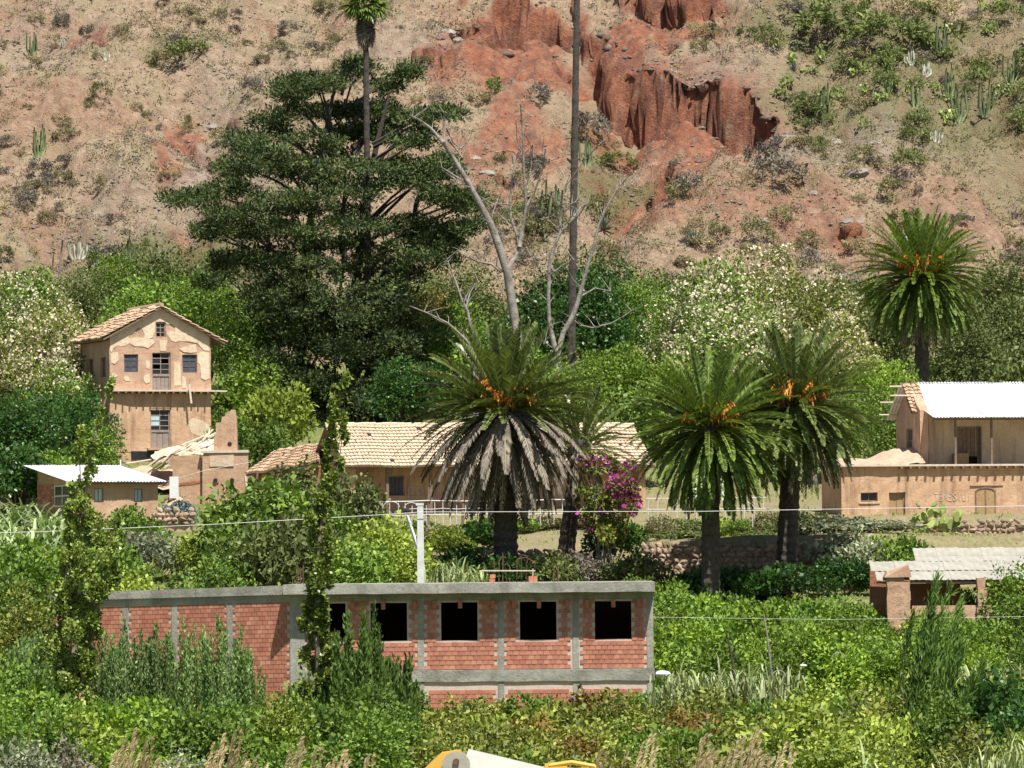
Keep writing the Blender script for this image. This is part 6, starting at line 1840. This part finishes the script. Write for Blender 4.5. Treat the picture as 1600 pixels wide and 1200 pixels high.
for row, (Y, lift, cnt) in enumerate(((200, 0, 28), (192, 12, 28), (182, 34, 26), (172, 58, 24), (160, 86, 20))):
    for i in range(cnt):
        px = -110 + 1820 * (i + rg.uniform(-.35, .35)) / (cnt - 1)
        if row == 0 and 80 < px < 470: continue
        top = T(px) + lift + rg.uniform(-4, 26)
        if px < 470 and row < 2: top = max(top, 1085)
        leaf = ('rust' if rg.random() < .18 else 'olive') if 640 < px < 1180 and rg.random() < .8 else ('green' if px < 640 else ['olive', 'green', 'lime'][int(rg.integers(3))])
        if px < 300 and row > 2: leaf = ['bright', 'lime', 'green'][int(rg.integers(3))]
        P_('olive' if leaf in ('olive', 'lime', 'rust') else 'broad', px, top, rg.uniform(90, 150), Y + rg.uniform(-3, 3), leaf,
           uniq({'rust': 'brownish dry twiggy bush', 'olive': 'olive green twiggy bush', 'lime': 'yellow green bush', 'green': 'mid green leafy bush', 'bright': 'bright green leafy bush'}[leaf] + f' in the {ROWS[row]} below {where(px)}'), 'bushes of the foreground thicket')
for i, (px, t, w) in enumerate(((172, 985, 44), (196, 972, 46), (226, 985, 50), (252, 972, 46), (284, 968, 46), (312, 972, 44), (343, 958, 46), (372, 978, 44), (392, 1010, 40), (150, 1000, 40), (30, 1000, 60), (60, 985, 60), (95, 1010, 50))):
    P_('feather', px, t, w, 196 + (i % 3), 'feather', ['grey green feathery shrub before the left brick wing, ' + ORD[(i + 1) % 10] + ' from the left', 'slender feathery shrub left of the leafy poplar, ' + ORD[(i - 10) % 3] + ' from the left'][px < 120], ['feathery shrubs before the left brick wing', 'feathery shrubs left of the poplar'][px < 120])
for i, (px, t, w) in enumerate(((545, 962, 60), (575, 940, 50), (560, 1000, 80), (600, 1010, 70), (530, 1020, 70), (620, 1040, 60), (585, 1060, 80))):
    P_('feather', px, t, w, 184 + i, 'feather_dark', 'dark feathery shrub beside the slim poplar, ' + ['tall left', 'tallest', 'middle', 'right', 'low left', 'rightmost', 'lowest'][i] + ' one', 'dark feathery shrubs by the poplar')
P_('windswept', 1430, 872, 120, 178, 'feather_dark', 'tall wispy shrub bent by the wind in front of the open shed')
P_('windswept', 1405, 925, 90, 179, 'feather_dark', 'shorter wispy dark shrub stem left of the tall wispy shrub')
P_('windswept', 1460, 985, 110, 176, 'feather_dark', 'lowest wispy shrub leaning right in the foreground')
P_('broad', 190, 1088, 190, 168, 'bright', 'round bright green bush in the lower left foreground')
P_('olive', 120, 1105, 120, 165, 'lime', 'yellow green bush at the left of the lower left foreground')
P_('broad', 330, 1100, 130, 167, 'green', 'green bush below the feathery shrub row')
P_('broad', 430, 1080, 120, 172, 'lime', 'yellow green bush left of the slim poplar foot')
P_('olive', 1245, 1092, 200, 165, 'lime', 'pale yellow flowering bush in the lower right foreground')
P_('broad', 1540, 1040, 150, 180, 'dark', 'dark green rounded bush at the right edge of the foreground')
P_('broad', 1470, 1075, 130, 172, 'green', 'green bush right of the wispy shrubs')
P_('broad', 1600, 1075, 140, 170, 'dark', 'dark leafy bush cut by the right picture edge')
P_('olive', 25, 1150, 120, 118, 'sage', 'grey sage bush in the lower left corner', base=0)
P_('olive', 290, 1168, 90, 118, 'sage', 'grey sage bush at the bottom edge below the feathery row', base=0)
P_('olive', 105, 1150, 90, 122, 'dry_grey', 'brownish dry bush between the sage bushes', base=-.5)
for i, px in enumerate((172, 192, 215, 236, 330, 352, 375, 452, 478, 500, 520, 560, 940, 1000, 1085, 1112, 1140, 1165, 1192, 1215)):
    t = [1152, 1148, 1160, 1166, 1158, 1150, 1172, 1162, 1176, 1172, 1180, 1186, 1150, 1158, 1155, 1150, 1160, 1150, 1158, 1168][i]
    P_('plume', px, t, 62, 98 + (i * 7) % 9, 'dry_straw' if i % 3 == 0 else 'cane', ['tan plumed grass tuft at the lower left bottom edge', 'tan plumed grass tuft at the bottom edge left of the excavator', 'tan plumed grass tuft at the bottom edge right of the excavator'][0 if px < 400 else (1 if px < 700 else 2)], ['plume grass lower left', 'plume grass beside the excavator', 'plume grass lower right'][0 if px < 400 else (1 if px < 700 else 2)], base=0)
for i, px in enumerate((1345, 1375, 1400, 1440, 1480, 1510, 1540, 1565, 1590, 1615)):
    P_('cane', px, [1160, 1150, 1165, 1170, 1165, 1150, 1130, 1120, 1110, 1105][i], 80, 100 + (i * 5) % 8, 'cane', f'pale green cane clump, {ORD[i]} from the left along the lower right edge', 'canes in the lower right corner', base=0)

# ================================================================ HILLSIDE GROWTH
def hill_obj(name, me, px, py, sc_, label, cat, group=None, rz=None, sink=.05):
    x, y, z = hill_hit(px, py)
    o = obj(name, me, None, (x, y, z - sink), (0, 0, rng.uniform(0, 6.28) if rz is None else rz), (sc_, sc_, sc_) if not isinstance(sc_, tuple) else sc_)
    return tag(o, label, cat, group)
rg = np.random.default_rng(73)
special = [  # px, py, width px, height px, leaf, label
    (300, 80, 90, 42, 'dry_green', 'largest green thorn bush high on the left hillside'), (275, 72, 60, 36, 'dry_grey', 'grey thicket beside the green thorn bush on the left hillside'),
    (65, 262, 46, 34, 'dry_grey', 'dark bush with cacti on the left hillside'), (98, 275, 42, 28, 'dry_olive', 'olive bush right of the dark cactus bush on the left hillside'),
    (1220, 270, 90, 52, 'dry_grey', 'dark grey thicket below the right cliff'), (1280, 40, 130, 60, 'dry_green', 'wide green thicket at the top right hillside'), (1380, 45, 120, 56, 'dry_green', 'second wide green thicket at the top right hillside'), (1430, 62, 90, 50, 'dry_green', 'green thicket beside the white cactus stand'),
    (920, 200, 70, 60, 'dry_grey', 'grey thicket in the gully beside the bare palm trunk'), (960, 255, 80, 30, 'dry_green', 'green patch of scrub below the gully'), (940, 330, 60, 50, 'dry_olive', 'olive scrub beside the lower agave'),
    (840, 360, 60, 50, 'dry_olive', 'olive scrub behind the dead tree fork'), (1420, 250, 70, 40, 'dry_green', 'green scrub on the right hillside ridge'), (770, 135, 44, 40, 'dry_green', 'pale green bush below the upper cliff'), (845, 150, 50, 40, 'dry_grey', 'round grey bush left of the bare palm trunk'),
    (160, 285, 34, 28, 'dry_straw', 'straw coloured bush on the left hillside'), (1290, 60, 60, 40, 'dry_grey', 'dark scrub inside the top right green thicket'), (1240, 15, 60, 30, 'dry_grey', 'grey scrub at the top edge right of the cliffs')]
for px, py, w, h, leaf, lab in special:
    x, y, z = hill_hit(px, py + h * .35); k = S(y)
    i = int(rg.integers(5)); o = dress(obj('scrub_bush', lib_mesh('scrub', i, leaf), None, (x, y, z - .15), (0, 0, rg.uniform(0, 6)), (w / k / 1.8, w / k / 1.8, h / k / 1.1)), leaf); tag(o, lab, 'shrub')
cnt = 0
for i in range(1200):
    px, py = rg.uniform(-30, 1630), rg.uniform(-20, 425)
    if cnt >= 285: break
    if 690 < px < 1215 and 0 < py < 215 and not (1040 < px and py < 90): 
        if rg.random() < .85: continue
    x, y, z = hill_hit(px, py)
    ix = int(np.clip((x + 72) / .3, 0, len(HX) - 1)); iy = int(np.clip((y - 384) / .27, 0, len(HYY) - 1))
    if HST[iy, ix] > 1.1 or rg.random() < HRED[iy, ix] * .8: continue
    g = HGRN[iy, ix]
    leaf = 'dry_green' if rg.random() < g * .8 else ['dry_grey', 'dry_olive', 'dry_straw', 'dry_grey', 'dry_olive'][int(rg.integers(5))]
    sz = rg.uniform(.6, 1.7) * (1.25 if g > .4 else 1) * (.8 if px < 700 else 1)
    side = 'left' if px < 690 else ('right' if px > 1150 else 'middle')
    o = dress(obj('scrub_bush', lib_mesh('scrub', int(rg.integers(5)), leaf), None, (x, y, z - .1), (0, 0, rg.uniform(0, 6)), (sz, sz, sz * rg.uniform(.7, 1.2))), leaf)
    tag(o, {'dry_grey': 'small grey dry shrub', 'dry_olive': 'small olive dry shrub', 'dry_straw': 'small straw coloured shrub', 'dry_green': 'small green shrub'}[leaf] + f' on the {side} part of the hillside', 'shrub', f'{leaf[4:]} shrubs on the {side} hillside')
    cnt += 1
# columnar cacti
def cactus_mesh(r, n, h, m, rad=.11):
    mb = MB()
    for i in range(n):
        x, y = r.normal(0, .45, 2); hh = h * r.uniform(.5, 1.1); a = r.uniform(0, 6.28); t = r.uniform(0, .35)
        pts = [(x * .4, y * .4, -.2), (x, y, hh * .3), (x + t * math.cos(a) * .5, y + t * math.sin(a) * .5, hh * .75), (x + t * math.cos(a) * .6, y + t * math.sin(a) * .6, hh)]
        mb.tube(pts, [rad, rad, rad * .95, rad * .45], 6, r.uniform(0, 1))
    return mb.mesh('cactus', m, True)
CAC = [cactus_mesh(np.random.default_rng(700 + i), 9, 3.0, M['cactus']) for i in range(3)]
CACW = [cactus_mesh(np.random.default_rng(710 + i), 12, 1.5, M['cactus_pale'], .1) for i in range(2)]
for px, py, k, lab in ((1285, 188, .95, 'branching columnar cactus standing alone right of the cliff'), (60, 245, .8, 'columnar cacti growing out of the dark bush at left'), (50, 85, .6, 'columnar cacti near the upper left edge'), (1495, 190, 1.0, 'dark columnar cacti on the upper right slope'), (1480, 150, .8, 'upper dark columnar cacti on the right slope'), (1540, 180, .9, 'dark columnar cacti near the right edge'), (1470, 85, .8, 'columnar cacti among the top right scrub'), (1580, 130, .8, 'columnar cacti at the far right edge'), (855, 350, 1.1, 'green columnar cacti behind the dead tree'), (915, 262, .9, 'green columnar cacti left of the gully floor'), (745, 335, .7, 'low cacti right of the conifer'), (1430, 170, .7, 'short columnar cacti in the middle of the right slope'), (1385, 150, .7, 'short columnar cacti left on the right slope'), (200, 425, .9, 'columnar cacti above the tower roof')):
    hill_obj('columnar_cactus', CAC[int(rg.integers(3))], px, py, k, lab, 'cactus')
for px, py, k, lab in ((1425, 100, .8, 'white woolly cactus stand on the upper right slope'), (1445, 118, .8, 'second white woolly cactus stand on the upper right slope'), (1465, 222, .7, 'white woolly cactus low on the right slope'), (120, 405, 1.0, 'white woolly cacti above the left flowering tree'), (150, 415, .9, 'white woolly cacti left above the tower roof'), (100, 75, .5, 'small white woolly cactus near the upper left'), (165, 92, .5, 'small white woolly cactus on the left slope')):
    hill_obj('woolly_cactus', CACW[int(rg.integers(2))], px, py, k, lab, 'cactus')
for i in range(44):
    px, py = rg.uniform(1200, 1620), rg.uniform(5, 210)
    hill_obj('prickly_pear', PEAR[i % 3], px, py, (rg.uniform(.4, .8), rg.uniform(.4, .8), rg.uniform(.5, .9)), 'pale yellow green prickly pear on the upper right slope', 'cactus', 'prickly pears on the right slope')
def agave_mesh(r, n=34, L=1.1):
    V, v = [], []
    for i in range(n):
        az = i * 2.4; e = math.radians(80 - 70 * i / n); val = r.uniform(0, 1); w = .13
        d = np.array([math.cos(e) * math.cos(az), math.cos(e) * math.sin(az), math.sin(e)]); sd = np.array([-math.sin(az), math.cos(az), 0]) * w / 2
        l = L * r.uniform(.85, 1.1); a, b, c = np.zeros(3), d * l * .5, d * l
        up_ = np.cross(d, sd / np.linalg.norm(sd)) * .04
        V += [[a - sd * .6, a + up_ * 0, b - up_, b - sd], [a, a + sd * .6, b + sd, b - up_], [b - sd, b - up_, c, c], [b - up_, b + sd, c, c]]; v += [val] * 4
    return np.array(V), np.array(v)
AG = quads_mesh('agave', *agave_mesh(np.random.default_rng(800)), M['agave'])
for px, py, k, lab in ((942, 362, 1.25, 'blue agave rosette on the slope right of the bare palm trunk'), (1085, 382, 1.2, 'blue agave rosette above the white flowered trees'), (250, 412, .8, 'small blue agave above the tower'), (1240, 110, .6, 'small agave on the top right slope')):
    hill_obj('agave', AG, px, py, k, lab, 'agave')
# rock slabs
ROCK = [blob_mesh(np.random.default_rng(850 + i), M['rock'], 2, (1.15, 1, .6), .2, 'rock') for i in range(5)]
for px, py, k, lab in ((1343, 268, (2.6, 2, 2.0), 'largest grey boulder on the right hillside ridge'), (1305, 220, (3.2, 2, 1.2), 'flat grey rock slab below the right cliff'), (1385, 266, (1.2, 1, .8), 'small grey rock beside the largest boulder'), (1225, 213, (2.6, 1.4, 1.1), 'dark edged rock slab under the cliff end'), (1370, 222, (1.8, 1.2, .9), 'thin rock slab right of the flat slab'), (1272, 300, (1.0, 1, 1.0), 'dark rock left of the largest boulder'), (1160, 245, (1.6, 1, .6), 'thin rock slab at the cliff foot'), (1190, 340, (1.2, 1, .7), 'small dark rock low on the right slope'), (700, 48, (1.6, 1.2, 1.3), 'pale boulder on the ledge left of the upper cliff'), (715, 64, (1.2, 1, 1), 'dark boulder on the ledge left of the upper cliff'), (330, 195, (2.0, 1.4, 1.0), 'grey boulder above the conifer left branches'), (352, 205, (1.4, 1.2, 1.0), 'pale boulder left of the conifer'), (740, 245, (1.4, 1, .8), 'red brown rock right of the conifer'), (762, 268, (1.6, 1.2, .9), 'red brown rock ledge behind the dead tree'), (860, 375, (1.2, 1, .8), 'pale rock behind the dead tree fork'), (1330, 345, (2.4, 1.2, 1.0), 'dark rock ledge on the red slope left of the lone palm')):
    hill_obj('rock', ROCK[int(rg.integers(5))], px, py, tuple(q * .75 for q in k), lab, 'rock', rz=rg.uniform(-.5, .5), sink=.18).rotation_euler.x = .45
# loose stones, tufts and twigs nobody could count
def scatter_hill():
    r = np.random.default_rng(900); n = 135000
    t = r.uniform(0, 1, n); y = 388 + 62 * t; x = r.uniform(-1, 1, n) * (y * .122)
    ix = np.clip(((x + 72) / .3).astype(int), 0, len(HX) - 1); iy = np.clip(((y - 384) / .27).astype(int), 0, len(HYY) - 1)
    dens = .42 + fbm(x / 5, y / 5, 91, 4) * 1.1 + HGRN[iy, ix] * .5 - HRED[iy, ix] * .55
    keep = (r.random(n) < np.clip(dens, .04, 1)) & (HST[iy, ix] < 1.3)
    x, y, ix, iy = x[keep], y[keep], ix[keep], iy[keep]; z = gz(x, y)
    g = HGRN[iy, ix]; kind = r.random(len(x)) + fbm(x / 3, y / 3, 95, 3) * .6
    for nm, sel, leaf, lab in (('dry_grass_tufts', (kind < .35) & (g < .6), 'dry_straw', 'straw dry grass tufts across the hillside'), ('grey_twig_tufts', (kind >= .35) & (kind < .75) & (g < .6), 'dry_grey', 'grey low twigs across the hillside'), ('olive_tufts', (kind >= .75) | (g >= .6), 'dry_olive', 'olive low growth across the hillside')):
        P0 = np.stack([x[sel], y[sel], z[sel] - .03], -1); P0 = np.repeat(P0, 3, 0); m = len(P0)
        D = nrm(r.normal(size=(m, 3)) * np.array([.8, .8, .4]) + np.array([0, 0, .8])); P0 = P0 + r.normal(size=(m, 3)) * np.array([.1, .1, .02])
        L = r.uniform(.13, .34, m)
        o = obj(nm, quads_mesh(nm, leaf_quads(r, P0, D, rand_dir(r, m), L, L * .33), r.uniform(0, 1, m), LEAF[leaf])); tag(o, lab, 'ground cover', kind='stuff')
    # low mounds of scrub between the single shrubs
    for nm, leaf, cnt_, sd in (('grey_scrub_cover', 'dry_grey', 1600, 1), ('olive_scrub_cover', 'dry_olive', 1700, 2), ('straw_grass_cover', 'dry_straw', 1100, 3), ('green_scrub_cover', 'dry_green', 1100, 4)):
        yy = 388 + 62 * r.uniform(0, 1, cnt_ * 3); xx = r.uniform(-1, 1, cnt_ * 3) * (yy * .122)
        jx = np.clip(((xx + 72) / .3).astype(int), 0, len(HX) - 1); jy = np.clip(((yy - 384) / .27).astype(int), 0, len(HYY) - 1)
        gg = HGRN[jy, jx]
        pr = (.1 + gg * 1.6 if leaf == 'dry_green' else .75 - gg * .4) * np.clip(.65 + 1.8 * fbm(xx / 6, yy / 6, 200 + sd, 3), .08, 1) * (1 - .85 * HRED[jy, jx])
        k_ = (r.random(len(xx)) < pr) & (HST[jy, jx] < 1.2)
        xx, yy = xx[k_][:cnt_], yy[k_][:cnt_]
        Rr = r.uniform(.2, .68, len(xx)) * (1.25 if leaf == 'dry_green' else 1)
        V, v = clump_leaves(r, np.stack([xx, yy, gz(xx, yy) + Rr * .15], -1), np.stack([Rr * 1.15, Rr, Rr * .62], -1), len(xx) * 42, .165, .062, up=.5, rnd=1.0, shell=.35)
        tag(obj(nm, quads_mesh(nm, V, v, LEAF[leaf])), 'low ' + nm.replace('_cover', '').replace('_', ' ') + ' mounds covering the hillside', 'ground cover', kind='stuff')
    n = 5200; y = 388 + 62 * r.uniform(0, 1, n); x = r.uniform(-1, 1, n) * (y * .122)
    keep = fbm(x / 6, y / 6, 99, 3) > -.12
    x, y = x[keep], y[keep]; z = gz(x, y); n = len(x)
    base = np.array([[1, 0, 0], [0, 1, 0], [-1, 0, 0], [0, -1, 0], [0, 0, 1.0], [0, 0, -1]])
    Q = base[None] * (r.uniform(.05, .2, (n, 1, 1)) * r.uniform(.6, 1.4, (n, 6, 3)) * np.array([1.3, 1, .6])) + np.stack([x, y, z], -1)[:, None]
    me = bpy.data.meshes.new('loose_stones')
    f = np.array([[0, 1, 4], [1, 2, 4], [2, 3, 4], [3, 0, 4], [1, 0, 5], [2, 1, 5], [3, 2, 5], [0, 3, 5]])
    raw_mesh(me, Q.reshape(-1, 3), (f[None] + 6 * np.arange(n)[:, None, None]).reshape(-1, 3)); me.materials.append(M['rock'])
    tag(obj('loose_stones', me), 'loose grey stones strewn over the hillside', 'stones', kind='stuff')
scatter_hill()
def rim_rocks():
    r = np.random.default_rng(950); pts_ = []
    for (pl, vals, wf, L) in CLIFFS[:3]:
        for (a, b), (va, vb) in zip(zip(pl[:-1], pl[1:]), zip(vals[:-1], vals[1:])):
            ln = math.hypot(b[0] - a[0], b[1] - a[1]); nx_, ny_ = -(b[1] - a[1]) / ln, (b[0] - a[0]) / ln
            for k in range(int(ln * 5)):
                t_ = r.random(); off = abs(r.normal(.5, .5)) if r.random() < .6 else -r.uniform(1.5, 5)
                pts_.append((a[0] + (b[0] - a[0]) * t_ + nx_ * off, a[1] + (b[1] - a[1]) * t_ + ny_ * off, .17 if off > 0 else .16))
    A_ = np.array(pts_); z = gz(A_[:, 0], A_[:, 1]); n = len(A_)
    base = np.array([[1, 0, 0], [0, 1, 0], [-1, 0, 0], [0, -1, 0], [0, 0, 1.0], [0, 0, -1]])
    Q = base[None] * (A_[:, 2][:, None, None] * r.lognormal(0, .4, (n, 1, 1)) * r.uniform(.6, 1.5, (n, 6, 3)) * np.array([1.4, 1, .85])) + np.stack([A_[:, 0], A_[:, 1], z - .08], -1)[:, None]
    f = np.array([[0, 1, 4], [1, 2, 4], [2, 3, 4], [3, 0, 4], [1, 0, 5], [2, 1, 5], [3, 2, 5], [0, 3, 5]])
    me = bpy.data.meshes.new('cliff_rim_rocks'); raw_mesh(me, Q.reshape(-1, 3), (f[None] + 6 * np.arange(n)[:, None, None]).reshape(-1, 3)); me.materials.append(M['rim_rock'])
    tag(obj('cliff_rim_rocks', me), 'broken dark rocks along the rims and feet of the cliffs', 'rocks', kind='stuff')
rim_rocks()
def scatter_ground():
    r = np.random.default_rng(901); n = 30000
    y = r.uniform(150, 384, n); x = r.uniform(-1, 1, n) * (y * .11)
    inb = ((x > -20) & (x < 6.6) & (y > 208) & (y < 222))
    yardm = (y > 262) & (y < 300) & (x > -13) & (r.random(n) < .75)
    keep = ~(inb | yardm); x, y = x[keep], y[keep]; z = gz(x, y)
    P0 = np.repeat(np.stack([x, y, z - .03], -1), 4, 0); m = len(P0)
    P0 = P0 + r.normal(size=(m, 3)) * np.array([.15, .15, 0]); L = r.uniform(.14, .36, m)
    D = nrm(r.normal(size=(m, 3)) * np.array([.5, .5, .2]) + np.array([0, 0, 1]))
    tag(obj('field_grass', quads_mesh('field_grass', leaf_quads(r, P0, D, rand_dir(r, m), L, L * .2), r.uniform(0, 1, m), LEAF['grass'])), 'rough green grass covering the valley slope', 'grass', kind='stuff')
scatter_ground()
